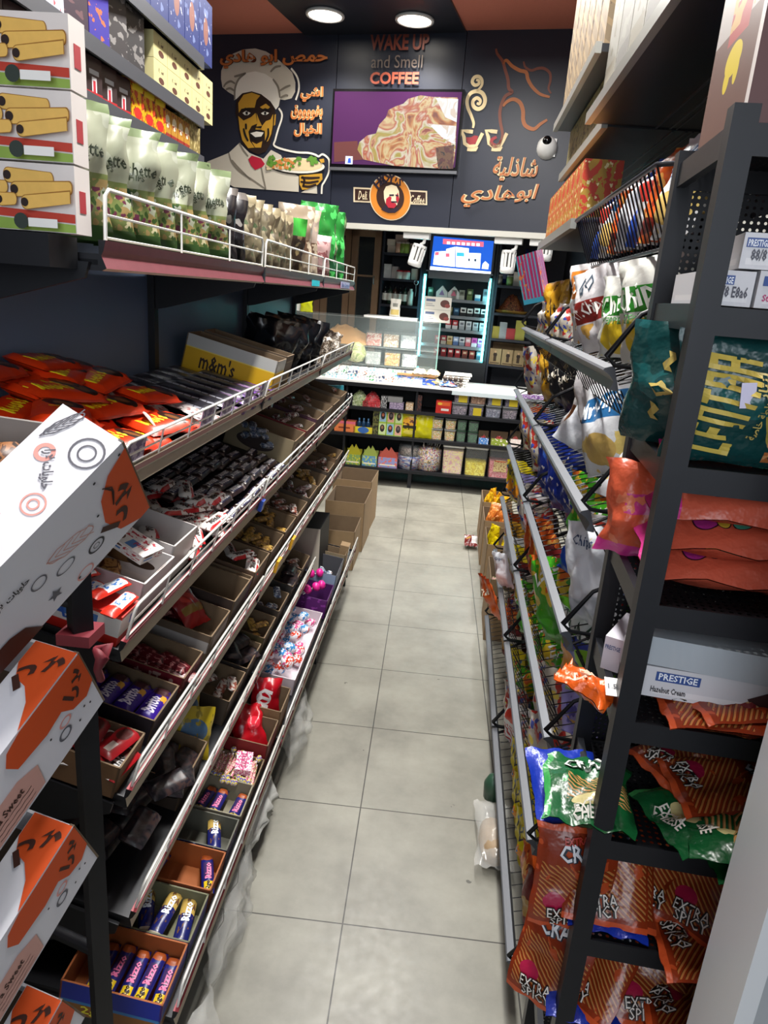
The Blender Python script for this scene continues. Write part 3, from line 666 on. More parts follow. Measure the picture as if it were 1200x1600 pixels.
# dark shelves with bottles and jars (left) and with gifts (right)
def dark_unit(label, x0, x1, zs, top):
    o = root('dark_shelf_unit', GE, label, 'shelf unit')
    obj('back_panel', MB().b2((x0, YB+.33, 0), (x1, YB+.35, top)), DARK, None, o)
    for x in (x0, x1-.02): obj('side_panel', MB().b2((x, YB, 0), (x+.02, YB+.33, top)), DARK, None, o)
    for z in zs: obj('shelf', MB().b2((x0+.021, YB, z-.025), (x1-.021, YB+.329, z)), DARK, None, o)
dark_unit('dark shelf unit with jars and bottles, between the wooden cabinet and the promotion screen', -2.27, -1.825, (2.19, 1.934, 1.671, 1.4, .9), 2.45)
dark_unit('dark shelf unit with blue bottles and gift boxes, right of the promotion screen', -1.05, -.30, (2.03, 1.946-.0, 1.674, 1.419, 1.154, .7)[1:], 2.45)
def stand(kit, fn, X, z, label, cat, group=None, dy=.02, rot=0, Y=0):
    x = at(GE, *fn(X, Y or 500), y=YB).x; return kit.put(GE @ TR(x, YB+dy, z+.001) @ RZ(rot), label, cat, group)
def cyl(name, r, h, mats, prof=None, label=None):
    p = prof or [(.001, 0), (r, 0), (r, h*.8), (r*.5, h*.9), (r*.5, h*.97)]
    k = Kit(name, MB().lathe(p, 16).mesh(name, mats), [('cap', MB().lathe([(r*.55, h*.94), (r*.55, h), (.001, h)], 14).mesh(name+'_cap', label or mats), TR(0, 0, 0))]); return k
def bottle(name, r, h, body, cap, lab=None):
    parts = [('cap', MB().lathe([(r*.42, h*.86), (r*.42, h), (.001, h)], 14).mesh(name+'_cap', cap), None)]
    if lab: parts.append(('label_sticker', MB().lathe([(r*1.02, h*.2), (r*1.02, h*.58)], 16).mesh(name+'_label', lab), None))
    return Kit(name, MB().lathe([(.001, 0), (r, .002), (r, h*.66), (r*.8, h*.76), (r*.36, h*.82), (r*.36, h*.88)], 16).mesh(name, body), parts)
navy = bottle('blue_bottle', .042, .22, plain('bottle_blue', '1d3f96', .25), plain('bottle_cap_blue', '16306e', .3), plain('bottle_label', '8aa0d0', .4))
for X, Y, z, w in ((760, 300, 1.947, 'leftmost of the blue bottles on the right unit, behind the upright spotlight'), (812, 300, 1.947, 'blue bottle directly behind the upright track spotlight')): stand(navy, z5, X, z+.02, w, 'bottle', 'tall blue bottles', .17, Y=Y)
for X, z, w in ((975, 2.09, 'left one of the two blue bottles standing on white boxes'), (1030, 2.09, 'right one of the two blue bottles standing on white boxes'), (1036, 1.947, 'blue bottle at the right end, standing directly on its shelf')): stand(navy, z5, X, z, w, 'bottle', 'tall blue bottles', .04 if z < 2 else .15, Y=400)
def jar(name, c1, c2, w=.07, h=.1): return Kit(name, MB().lathe([(.001, 0), (w/2, 0), (w/2, h*.8), (w*.42, h*.86)], 14).mesh(name, c1), [('lid', MB().lathe([(w*.46, h*.84), (w*.46, h), (.001, h)], 14).mesh(name+'_lid', c2), None)])
GREYJ, WJ, GRNJ = plain('jar_grey', '8d8f8a', .3), plain('jar_white', 'd8d8d0', .4), plain('jar_green', '7a9a58', .4)
for k, (X, j, lb) in enumerate(((757, jar('small_jar', GREYJ, WJ), 'grey jar at the left end under the blue bottles'), (848, jar('small_jar', GRNJ, WJ), 'olive jar with white lid beside the tall white pack'), (905, carton('white_pack', .07, .06, .135, [WJ, GRNJ], faces=[0, 0, 0, 0, 1, 0]), 'tall white and green pack among jars under the blue bottles'), (960, jar('small_jar', WJ, GRNJ), 'white jar with green lid left of the lone blue bottle'))):
    stand(j, z5, X, 1.947, lb, 'jar' if k != 2 else 'pack', None, .05, Y=540)
for X in (960, 1035): stand(carton('white_carton', .11, .12, .13, [plain('grey_white', 'a8a9a4', .5)]), z5, X, 1.947, 'white carton under the standing blue bottle, %s' % ('left one' if X < 1000 else 'right one behind the lone bottle'), 'box', 'cartons under blue bottles', .13, Y=450)  # cartons in one even greyish white
# arrangement of nuts and fruit
NUT = ramp('nut_mix', ['3a1d12', '7a4526', 'a2643a', '4a2016', '8a3a30', 'b88a4a'], 30, 0, 1)
o = root('nut_platter', GE @ TR(-.875, YB+.12, 1.675), 'heaped platter of brown nuts and dried fruit on a straw tray', 'food')
obj('straw_tray', MB().lathe([(.001, .001), (.15, .001), (.17, .03), (.155, .03), (.14, .012), (.001, .012)], 24), plain('straw', 'b58a3c', .8, var=.3, scale=120), SCL(1, .6, 1), o)
def heap(rx, ry, h, seed, nu=22, nv=8, rough=.25, scale=9):
    def f(u, v):
        a = 2*pi*u; r = 1-v; k = 1+rough*noise3((cos(a)*r*scale/3, sin(a)*r*scale/3, v), seed)
        return Vector((rx*r*cos(a)*k, ry*r*sin(a)*k, h*(1-r*r)*(1+rough*noise3((cos(a)*r*scale, sin(a)*r*scale, 0), seed+3))))
    return MB().surf(f, nu, nv)
m = heap(.14, .085, .17, 3); obj('nut_heap', m, NUT, TR(0, 0, .012), o)
GB = lambda n, w, h, cols, fc=None: carton(n, w, .07, h, [plain('gift_'+c, c, .45) for c in cols], faces=fc)
for X, k, lb in ((722, GB('gift_box', .095, .12, ('b5b04a',)), 'yellow-green gift box at the left end above the kraft boxes'), (790, GB('gift_box', .075, .165, ('a9a9ac',)), 'tall grey gift box between yellow-green and red boxes'), (860, GB('gift_box', .095, .11, ('c03a3e',)), 'red gift box right of the tall grey box'), (937, GB('gift_box', .1, .195, ('b3ad48',)), 'tall yellow-green gift box right of the red box')): stand(k, z5, X, 1.419, lb, 'box', 'gift boxes', .03, Y=980)
KB = prt('kraft_print', 'b49a70', [('ell', (.5, .62, .16, .14), '3a2c22'), ('rect', (.38, .62, .2, .52), '4a3828'), ('ell', (.5, .8, .08, .08), 'd8b48a'), ('rect', (.1, .9, .06, .12), '5a4630')], .7)
for j, X in enumerate((725, 835, 925)): stand(carton('kraft_box', .125, .09, .16, [CARD, KB], faces=[1, 0, 0, 0, 0, 0]), z5, X, 1.154, ('kraft box with printed figure, left of three on the low shelf', 'kraft box with printed figure, middle of three on the low shelf', 'kraft box with printed figure, right of three on the low shelf')[j], 'box', 'kraft boxes', .03, Y=1180)
for j, X in enumerate((740, 830, 915)): stand(carton('kraft_box', .12, .08, .22, [CARD]), z5, X, 1.154, 'taller plain kraft box standing behind the %s printed kraft box' % ('left', 'middle', 'right')[j], 'box', 'kraft boxes', .16, Y=1100)
# left unit goods
def put4(kit, X, z, lb, cat, grp=None, dy=.03, Y=450): return stand(kit, z4, X, z, lb, cat, grp, dy, Y=Y)
C1 = lambda n, w, h, *c, fc=None: carton(n, w, .07, h, [plain('box_'+x, x, .5) for x in c], faces=fc)
put4(C1('stacked_box', .085, .07, 'cfc6b4', '3a3a40'), 735, 2.19, 'beige box at the left of the top shelf, lower of two', 'box', None, .03, 330); put4(C1('stacked_box', .085, .06, 'd8d2c0'), 735, 2.262, 'beige box at the left of the top shelf, upper of two', 'box', None, .03, 230)
for k, (X, c_) in enumerate(((800, 'c7a08a'), (845, '7a8f3a'), (885, '8fae4a'))): put4(jar('small_jar', plain('jarm_'+c_, c_, .4), WJ, .065, .11), X, 2.191, ('pinkish jar, left of three on the top shelf', 'olive jar, middle of three on the top shelf', 'light green jar, right of three on the top shelf')[k], 'jar', 'jars on the top left shelf')
put4(C1('stacked_box', .13, .07, 'd8c9b8'), 835, 2.30, 'wide pale box lying across the three jars', 'box', None, .04, 260)
put4(jar('small_jar', GREYJ, WJ, .07, .1), 950, 2.191, 'grey jar behind the tilted track spotlight', 'jar')
put4(C1('white_box', .08, .14, 'd9dad8'), 703, 1.935, 'white upright box at the left of the middle shelf', 'box'); put4(C1('white_box', .07, .12, 'c2b8b4'), 780, 1.935, 'greyish upright box beside the red-capped pots', 'box')
for k, X in enumerate((828, 895)): put4(jar('red_capped_pot', WJ, plain('cap_red', 'c8303a', .4), .085, .085), X, 1.935, 'white pot with red lid, %s of the pair' % ('left', 'right')[k], 'pot', 'red-capped pots', .03, 560)
put4(C1('white_box', .07, .11, 'b8b6a8'), 980, 1.935, 'beige box at the right end of the middle shelf', 'box', None, .03, 560)
dk = [plain('dark_glass_bottle', '1a1c1c', .15), plain('bottle_green_dark', '26382c', .15), plain('bottle_brown_dark', '3a2620', .2)]
for k, X in enumerate((660, 712, 765, 815, 868)): put4(bottle('dark_bottle', .03, .19, dk[k % 3], plain('cap_black', '101012', .4), plain('label_pale', 'c9c6bc', .5)), X, 1.672, ('dark bottle with pale label, first from the left in the row of five', 'dark bottle with pale label, second from the left in the row of five', 'dark bottle with pale label, middle of the row of five', 'dark bottle with pale label, fourth from the left in the row of five', 'dark bottle with pale label, right end of the row of five')[k], 'bottle', 'dark bottles behind the counter', .05, 850)
put4(cyl('white_spray_can', .033, .17, plain('can_white', 'd5d2c8', .4)), 928, 1.672, 'white can at the right end of the dark bottles', 'can', None, .05, 850)
o = root('hanging_chain', GE @ TR(bx(z4, 1005, 640).x, YB-.004, 1.93), 'thin chain with a ring hanging from the shelf edge by the cyan light', 'chain')
obj('ring', MB().tube([(.022*cos(2*pi*k/14), 0, -.02+.022*sin(2*pi*k/14)) for k in range(14)], .004, 6, closed=True), plain('steel', 'b8bcc0', .3, .9), None, o); obj('strand', MB().tube([(0, 0, -.04), (.006, 0, -.1), (.002, 0, -.16)], .0035, 5), plain('steel', 'b8bcc0', .3, .9), None, o)
# ------------------------------------------------------------------ tobacco cabinet with promotion screen
GREYM = plain('cabinet_grey', '8e9398', .35, .4)
o = root('tobacco_cabinet', GE, 'grey tobacco cabinet with blue promotion screen on top and cyan light strips', 'cabinet')
obj('carcass', MB().b2((-1.82, YB+.33, .9), (-1.055, YB+.35, 2.44)).b2((-1.82, YB-.0, .9), (-1.785, YB+.33, 2.44)).b2((-1.08, YB, .9), (-1.055, YB+.33, 2.44)).b2((-1.785, YB, .9), (-1.08, YB+.33, 1.16)), plain('cabinet_dark', '24272c', .4), None, o)
obj('header', MB().b2((-1.75, YB-.03, 1.965), (-1.11, YB+.05, 2.03)).b2((-1.78, YB-.02, 2.03), (-1.085, YB, 2.045)), GREYM, None, o)
b_ = obj('light_box', MB().b2((-1.765, YB-.005, 2.045), (-1.09, YB+.06, 2.415)), plain('light_box_frame', '50555c', .4), None, o)
s = MB(); sy = YB-.0065
def pq(pts, m, d): s.face([Vector((p.x, sy-d, p.z)) for p in (at(GE, *z5(*q), y=sy) for q in pts)], m)
pq([(172, 448), (690, 494), (718, 200), (207, 157)], 0, 0); pq([(172, 448), (690, 494), (693, 462), (176, 415)], 1, .001)
pq([(283, 225), (630, 250), (632, 207), (286, 180)], 2, .001)
for q in ([(200, 400), (305, 412), (308, 285), (215, 290)], [(305, 412), (385, 420), (390, 248), (312, 268)], [(392, 420), (500, 430), (505, 262), (395, 248)], [(480, 428), (600, 435), (608, 305), (490, 300)], [(615, 436), (670, 440), (675, 398), (645, 372), (622, 395)]): pq(q, 1, .0015)
pq([(400, 328), (465, 332), (466, 300), (402, 296)], 3, .002); pq([(216, 322), (250, 320), (250, 292), (218, 295)], 2, .002); pq([(308, 335), (340, 336), (340, 305), (310, 305)], 2, .002)
for q in ([(498, 370), (514, 371), (514, 350), (498, 349)], [(552, 374), (568, 375), (568, 352), (552, 351)]): pq(q, 4, .002)
for k in range(7): pq([(318+k*42, 226+k*2.6), (345+k*42, 228+k*2.6), (346+k*42, 206+k*2.4), (319+k*42, 204+k*2.4)], 1, .002)
def glow(n, c, e): return plain('glow_'+n, c, .4, emit=c, es=e)
obj('promotion_poster', s, [glow('blue', '1f57c0', .9), glow('white', 'f4f8ff', 1.2), glow('red', 'd8647a', 1.0), glow('cyan', '3fb0c8', 1.0), glow('dark', '28405a', .5)], None, b_)
s = MB(); s.b2((-1.75, YB-.001, 2.42), (-1.08, YB+.02, 2.45)); obj('upper_poster', s, glow('blue2', '7aa6e0', .8), None, o)
for x in (-1.785, -1.105): obj('light_strip', MB().tube([(x, YB-.012, 1.165), (x, YB-.012, 2.0)], .014, 8), plain('cyan_glow', '6ef0f0', .4, emit='5be6ea', es=3.0), None, o)
for z in (1.774, 1.611, 1.473, 1.309, 1.183): obj('shelf', MB().b2((-1.77, YB-.005, z-.03), (-1.09, YB+.32, z)), GREYM, None, o)
l = bpy.data.lights.new('cyan_strip', 'AREA'); l.shape = 'RECTANGLE'; l.size, l.size_y, l.energy, l.color = .03, .8, 1.2, (.3, .95, 1)
for x in (-1.785, -1.105):
    lo = bpy.data.objects.new('cyan_strip', l); COL.objects.link(lo); lo.matrix_world = GE @ TR(x, YB-.03, 1.58) @ RX(90)
def pack(c0, c1, c2, h=.088, w=.056): return carton('cigarette_pack', w, .024, h, [prt('pack_%s_%s_%s' % (c0, c1, c2), c0, [('rect', (0, 1, .0, .42), c1), ('rect', (.2, .8, .55, .8), c2)], .4)])
rows = [(1.774, [('2f4a38', '24382c', '8aa090', .1), None, None, ('8d8f80', 'c8c8ba', '55584a', .09), ('8d8f80', 'c8c8ba', '55584a', .095), ('4c5c30', '6a7a40', 'c8c8a0', .11), ('e8f4f8', '5ab0d8', 'ffffff', .06), ('6a7078', 'a8acb0', '40464c', .12)], 'top cabinet shelf'),
        (1.611, [('8a8a6a', '5a5a3a', 'c0c090', .08), ('2a5a80', '18405c', '90b8d0', .075), ('e6e6e2', '1c1c20', '2a2a2e', .085), ('e6e6e2', '1c1c20', '2a2a2e', .08), ('e6e6e2', '1c1c20', '2a2a2e', .09), ('e6e6e2', '1c1c20', '2a2a2e', .085)], 'second cabinet shelf'),
        (1.473, [('b82a34', 'd8d8d8', 'e8c8c8', .09), ('b82a34', 'd8d8d8', 'e8c8c8', .09), ('c8cacc', '9ea2a8', '70747c', .09), ('d4d6d8', 'a8aab0', '6c7078', .09), ('c2c6ca', '9ea2a8', '60646c', .085), ('d0d2d4', 'a2a6aa', '70747c', .085)], 'third cabinet shelf'),
        (1.309, [('b23040', '8a2430', 'e8d8d0', .085), ('b04048', 'c8b8a8', 'e8e0d0', .09), ('d8c8a0', 'b89a60', '8a6a30', .09), ('9ab0d0', '506a9a', 'e8eef8', .088), ('d8dce0', '8890a0', '4a5060', .088), ('d8a0a8', 'c8606a', 'f0e0e0', .09), ('d060a8', 'e8e0e8', 'a02880', .092), ('d8d8e0', 'a878b0', '8a4a98', .09)], 'fourth cabinet shelf'),
        (1.183, [('a8262e', '8a1a22', 'f0e8e0', .085), ('b02a30', '901e26', 'f0e8e0', .088), ('a8262e', '7c161e', 'f0e8e0', .09), ('b02a30', '8a1a22', 'f0e8e0', .088), ('8a3a30', '5a241c', 'd8c0a0', .085), ('9a3a34', '70241e', 'e0c8a8', .085), ('6a8a98', '2f5868', 'd0e0e8', .085)], 'bottom cabinet shelf')]
ords = ('first', 'second', 'third', 'fourth', 'fifth', 'sixth', 'seventh', 'eighth')
for ri, (z, lst, wh) in enumerate(rows):
    n = len(lst); xa, xb = (-1.72, -1.14) if ri in (0,) else ((-1.50, -1.14) if ri in (1, 2) else (-1.60, -1.14) if ri == 3 else (-1.60, -1.14))
    for j, p in enumerate(lst):
        if not p: continue
        pack(*p[:3], p[3]).put(GE @ TR(xa+(xb-xa)*j/(n-1), YB+.02, z+.001), 'small pack, %s from the left on the %s' % (ords[j], wh), 'pack', 'packs on the '+wh)
for k, X in enumerate((1, 2)):
    kit = carton('white_carton', .105, .05, .12, [WHITE, plain('pink_print', ('b8a0c8', 'd87a90')[k], .5)])
    mb = MB().prism([(-.06, 0), (.06, 0), (.06, .06), (0, .125), (-.06, .06)], 0, .05, 0); mb.face([(-.03, -.001, .03), (.03, -.001, .03), (0, -.001, .085)], 1)
    link('gable_carton', mb.mesh('gable', [WHITE, plain('pk%d' % k, ('9a80b0', 'd07088')[k], .5)]), GE @ TR(-1.60+k*.125, YB+.02, 1.775), None, label='white house-shaped carton with a %s triangle on the top cabinet shelf' % ('lilac', 'pink')[k], cat='box', group='gable cartons')
# ================================================================== COUNTER (frame GC)
cx_ = lambda fn, X, Y, y=YC: at(GC, *fn(X, Y), y=y).x
o = root('display_counter', GC, 'long black counter with three shelves of sweets and a bright white worktop', 'counter')
CX0, CX1 = -1.75, .93
for z in (.175, .49, .747): obj('shelf', MB().b2((CX0+.02, YC, z-.03), (CX1-.02, YC+.36, z)), BLACK, None, o)
obj('back_panel', MB().b2((CX0, YC+.36, .1), (CX1, YC+.38, .95)), plain('counter_back', '0f1014', .6), None, o)
for x in (CX0, -.91, -.25, CX1-.02): obj('divider', MB().b2((x, YC+.02, .12), (x+.02, YC+.36, .95)), BLACK, None, o)
obj('top_frame', MB().b2((CX0, YC-.015, .935), (CX1, YC+.62, .97)), BLACK, None, o)
obj('worktop', MB().b2((CX0, YC-.01, .97), (CX1, YC+.62, .99)), plain('white_worktop', 'f1f1ee', .3), None, o)
for x in (-1.6, -.26, .7): obj('leg', MB().b2((x, YC+.01, 0), (x+.035, YC+.045, .145)).b2((x, YC+.31, 0), (x+.035, YC+.345, .145)), BLACK, None, o)
obj('price_strip', MB().b2((.08, YC-.02, .935), (CX1, YC-.015, .985)), clear('strip_clear', 'd8e4e8', .5), None, o)
obj('purple_fringe', MB().b2((.66, YC-.025, .958), (CX1-.01, YC-.021, .998)), ramp('fringe', ['6a3488', '9a60b8', 'e8e0f0', '8a4aa8'], 60), None, o)
def cput(kit, x, z, lb, cat, grp=None, dy=.03, rot=0): return kit.put(GC @ TR(x, YC+dy, z+.001) @ RZ(rot), lb, cat, grp)
LIDC = clear('lid_clear', 'e4e8ea', .35, .2); CLR = clear('tub_clear', 'e8eef0', .1, .08)
YEL = plain('label_yellow', 'd9c22a', .5)
# shelf one: clear tubs with yellow labels
fills = [ramp('fill_%d' % k, c, 45, 0, .5) for k, c in enumerate((['6a6070', '9a8a9a', '4a4450', 'b0a0a8'], ['a87a58', '8a5a40', 'c8a080'], ['8a90a0', '6a6a80', 'a8a8b8'], ['6a5a78', '50485c', '8a7a98'], ['b8a8a0', '80706a', 'a08a80']))]
tubs = [((405, 560), 1, 0, 1, 'upper tub at the left end'), ((560, 715), 1, 1, 0, 'upper tub of tan sweets second from the left'), ((722, 876), 1, 2, 1, 'upper tub third from the left'), ((886, 1036), 1, 3, 1, 'upper tub fourth from the left'), ((1046, 1190), 1, 4, 0, 'upper tub at the right end'),
        ((395, 550), 0, 0, 0, 'lower tub of grey sweets at the left end'), ((556, 702), 0, 3, 1, 'lower tub second from the left, with yellow label'), ((716, 870), 0, 2, 0, 'lower tub of grey sweets third from the left'), ((876, 1026), 0, 0, 0, 'lower tub of grey sweets fourth from the left')]
for (a, b), up, fi, lab, lb in tubs:
    xa, xb = cx_(z7, a, 400), cx_(z7, b, 400); w_ = (xb-xa)*.97
    k = tub('sweet_tub', w_, .15, .11, CLR, LIDC, (YEL, .3, .85, .05, .7) if lab else None, fills[fi], .75)
    cput(k, (xa+xb)/2, .747+.112*up, 'clear lidded sweet tub with yellow label, %s' % lb if lab and 'label' not in lb else 'clear lidded sweet tub, %s' % lb, 'tub', 'stacked sweet tubs', .10)
xa, xb = cx_(z7, 240, 460), cx_(z7, 385, 460)
cput(carton('red_box', xb-xa, .1, .115, [prt('red_box', 'c8281e', [('rect', (.1, .9, .62, .9), 'e0642a'), ('rect', (.35, .85, .2, .38), 'f0e8e0'), ('ell', (.25, .75, .15, .1), 'f0c040')], .4)]), (xa+xb)/2, .747, 'red and orange sweet box left of the clear tubs', 'box')
def jelly(n, c): return Kit('jelly_tray', MB().add(heap(.085, .06, .09, 5, rough=.35), TR(0, .07, .04)).mesh('jelly_'+n, c), [('carton_base', tray('jelly_base_'+n, .17, .14, .05, c).body, None)])
cput(jelly('green', ramp('green_candy', ['8aa05a', 'c8d0a0', '5a7a3a', 'e0e0c8', '6a9040'], 40)), cx_(z6, 398, 480), .747, 'open box of pale green sweets on the upper counter shelf', 'sweets')
cput(jelly('red', ramp('red_candy', ['b81c28', 'd84a50', '8a1018', 'e8a0a0'], 40)), cx_(z6, 532, 490), .747, 'open box of glossy red sweets on the upper counter shelf', 'sweets')
for k, X in enumerate((250, 285, 320)): cput(bottle('mini_bottle', .022, .11, plain('mini_dark', '2c2c34', .3), plain('cap_white', 'e0e0e0', .4)), cx_(z6, X, 370), .747, ('tiny dark bottle with white cap, left of three by the rack end', 'tiny dark bottle with white cap, middle of three by the rack end', 'tiny dark bottle with white cap, right of three by the rack end')[k], 'bottle', 'tiny bottles', .04)
for k, (a, b, h, c1, c2) in enumerate(((625, 690, .11, '26262c', 'c8c8c8'), (715, 870, .06, '8a7a98', 'c0b0c8'), (888, 970, .065, 'c8a070', 'e8e0d0'), (985, 1055, .15, '1c1a1c', '6a3a30'))):
    xa, xb = cx_(z6, a, 520), cx_(z6, b, 520)
    cput(carton('sweet_box', (xb-xa)*.95, .1, h, [prt('sbox%d' % k, c1, [('noise', (9, 6, .52, k*3.), c2)], .4)]), (xa+xb)/2, .747, ('black and white sweet box right of the red sweets', 'low lilac sweet box under a small grey box', 'small cream and tan box in the middle of the upper shelf', 'tall dark rack-like box in the middle of the upper shelf')[k], 'box', 'sweet boxes upper shelf')
cput(carton('grey_box', .14, .08, .05, [plain('grey_box', '8a8a8a', .4)]), cx_(z6, 780, 440), .809, 'small grey box lying on the low lilac box', 'box')
# shelf two
cput(carton('pink_box', .2, .12, .1, [prt('pink_box', 'e8824a', [('rect', (0, 1, .75, 1), 'e06a80'), ('rect', (.2, .75, .3, .45), '8a3a20')], .4)]), cx_(z6, 250, 775), .49, 'pink and orange sweet box at the left end of the middle shelf', 'box')
k = tray('blue_yellow_tray', .19, .12, .06, prt('blue_yellow', 'd8c830', [('ell', (.5, .5, .28, .5), '3a6ab0')], .4)); cput(k, cx_(z6, 445, 775), .49, 'yellow and blue open box of small blue bottles', 'box')
for j in range(3): cput(bottle('mini_blue_bottle', .02, .13, plain('mini_blue', '26486a', .2), plain('cap_lblue', '5a90c0', .3)), cx_(z6, 395+j*48, 700), .494, ('tiny blue bottle, left of three in the yellow box', 'tiny blue bottle, middle of three in the yellow box', 'tiny blue bottle, right of three in the yellow box')[j], 'bottle', 'tiny blue bottles', .09)
SG = [prt('lime_card_%d' % j, 'a8c850', [('rect', (.08, .92, .06, .94), c), ('ell', (.5, .55, .3, .3), '2c2424'), ('ell', (.5, .62, .16, .14), d), ('noise', (5, 5, .62, j*7., .1, .9, .05, .25), 'c02858')], .4) for j, (c, d) in enumerate((('c8d8a0', '8a6a4a'), ('90b8d0', 'c06a50'), ('d8a890', '6a5a5a')))]
for r_ in range(2):
    for j in range(3):
        xa, xb = cx_(z6, 605+j*84, 700), cx_(z6, 605+(j+1)*84, 700)
        cput(carton('sour_sweet_box', (xb-xa)*.96, .08, .118, [plain('lime', '9ab840', .4), SG[(j+r_) % 3]], faces=[1, 0, 0, 0, 0, 0]), (xa+xb)/2, .49+.12*r_, 'lime green sweet box with dark picture, %s row, %s of three' % (('lower', 'upper')[r_], ('left', 'middle', 'right')[j]), 'box', 'lime sweet boxes')
for r_ in range(2): cput(carton('side_sweet_box', .06, .08, .112, [prt('olive_box', '6a6a3a', [('noise', (4, 4, .5, 3.), '2c2c20')], .4)]), cx_(z6, 576, 700), .49+.116*r_, 'narrow olive sweet box left of the lime boxes, %s one' % ('lower', 'upper')[r_], 'box', 'olive sweet boxes')
YB1 = prt('yellow_pouch', 'd8cc10', [('ell', (.5, .62, .36, .2), 'e8a838'), ('noise', (7, 7, .56, 4., .15, .85, .3, .85), '6a3a1c'), ('rect', (.15, .85, .36, .48), '2a2a1c'), ('ell', (.5, .2, .3, .09), 'f0e060')], .35)
cput(bag('yellow_pouch', .19, .235, .05, [YB1], seed=3), cx_(z6, 932, 700), .49, 'yellow sweet pouch with printed picture on the middle shelf', 'bag', 'yellow pouches', .06)
cput(bag('yellow_pouch', .21, .235, .05, [plain('yellow_foil', 'd2cc08', .3)], seed=4), cx_(z6, 1072, 700), .49, 'plain yellow sweet pouch right of the printed pouch', 'bag', 'yellow pouches', .06)
ST = ramp('stick_mix', ['c8503a', 'e8d8b0', 'd89a3a', '7a9a4a', 'f0e8d8', 'a83a30'], 35, 0, .5, stretch=(1, 1, 3)); GN = ramp('green_sweets', ['1f4a30', '2f6a40', '16301f', '4a8a58'], 30)
for j, (a, b, m_, lidc, w_) in enumerate(((195, 312, ST, LIDC, 'mixed sticks, left stack'), (320, 436, ST, LIDC, 'mixed sticks, right stack'), (436, 534, GN, plain('lid_green', '2a4a36', .35), 'green sweets, left stack'), (542, 650, GN, plain('lid_green', '2a4a36', .35), 'green sweets, right stack'))):
    xa, xb = cx_(z7, a, 640), cx_(z7, b, 640)
    for r_ in range(2): cput(tub('snack_tub', (xb-xa)*.93, .12, .105, CLR, lidc, None, m_, .85, taper=.12), (xa+xb)/2, .49+.107*r_, 'small clear tub of %s, %s' % (w_, ('lower one', 'upper one')[r_]), 'tub', 'small snack tubs', .09)
for j, (a, b, h, c1, c2, w_) in enumerate(((640, 742, .11, 'b82a30', '4a80c0', 'red and blue sweet box right of the green tubs'), (756, 930, .115, 'c03024', '8a9a3a', 'wide red and green sweet box near the right end'), (940, 1050, .135, 'c8302c', 'e8d8d0', 'tall red sweet box at the right end of the middle shelf'))):
    xa, xb = cx_(z7, a, 740), cx_(z7, b, 740)
    cput(tray('red_sweet_box', (xb-xa)*.95, .12, h*.55, prt('rsb%d' % j, c2, [('noise', (6, 3, .58, j*2.), 'f0e8e0')], .4), back=h), (xa+xb)/2, .49, w_, 'box', 'red sweet boxes')
    obj_ = Kit('red_sweet_heap', heap((xb-xa)*.42, .05, h*.6, j+2, rough=.4, scale=14).mesh('rsh%d' % j, ramp('red_sweets', ['b01c24', 'd84048', '7a1018', 'e89088', 'c02a30'], 45)))
    cput(obj_, (xa+xb)/2, .49+.004, 'heap of red wrapped sweets filling the %s' % w_.split(' sweet')[0].replace('wide ', 'wide ')+' box', 'sweets', 'red sweet heaps', .09)
# shelf three
for j, (a, b, c1, c2) in enumerate(((250, 416, 'c8c030', '7a9a58'), (426, 590, 'b8c860', '5a90b8'), (594, 806, 'd86a5a', '8a90c0'))):
    xa, xb = cx_(z6, a, 1100), cx_(z6, b, 1100); w_ = (xb-xa)*.96
    m = prt('tri_box%d' % j, c2, [('noise', (7, 4, .55, j*5.), c1), ('rect', (.1, .9, .2, .32), 'e8e0c8')], .4)
    k = tray('sweet_display', w_, .14, .1, m, plain('inner_'+c1, c1, .5), back=.13)
    k.parts.append(('peaked_card', MB().prism([(-w_*.45, .02), (w_*.45, .02), (w_*.45, .11), (w_*.1, .19), (0, .15), (-w_*.15, .185), (-w_*.45, .11)], .07, .074, 0).mesh('peak%d' % j, plain('inner_'+c1, c1, .5)), None))
    cput(k, (xa+xb)/2, .175, ('yellow and green display box with peaked card at the left of the bottom shelf', 'green and blue display box second from the left on the bottom shelf', 'red and lilac display box third from the left on the bottom shelf')[j], 'box', 'display boxes on the bottom shelf')
ROUND = Kit('round_tub', MB().lathe([(.001, 0), (.105, 0), (.115, .12), (.115, .13)], 22).mesh('round_tub', prt('round_tub', 'c8ccd8', [('noise', (14, 60, .5, 1.), '6a78b0'), ('noise', (20, 80, .6, 4.), 'd09080')], .4)), [('clear_cover', MB().lathe([(.115, .13), (.112, .2), (.1, .235), (.001, .24)], 22).mesh('round_cover', CLR), None), ('contents', MB().lathe([(.001, .13), (.1, .132), (.085, .2), (.001, .21)], 18).mesh('round_fill', ramp('tub_fill', ['6a5a50', '9a8a80', '4a4440', 'b0a898'], 30)), None)])
cput(ROUND, cx_(z6, 917, 1130), .175, 'round white and blue tub with clear cover on the bottom shelf', 'tub', None, .13)
xl = cx_(z7, 168, 970)
LJ = Kit('lollipop_jar', MB().lathe([(.001, 0), (.11, 0), (.125, .02), (.125, .2), (.12, .21)], 22).mesh('lolly_jar', CLR), [('sweets', MB().lathe([(.001, .004), (.117, .004), (.118, .2), (.07, .23), (.001, .24)], 22).mesh('lolly_fill', ramp('lolly_mix', ['2a4a58', 'd8d8d0', '4a80a8', 'b83a40', 'e8e8e0', 'c8a040', '30383c', '7aa0b0'], 34, 0, .8, lo=.25, hi=.75)), None)])
r_ = random.Random(5)
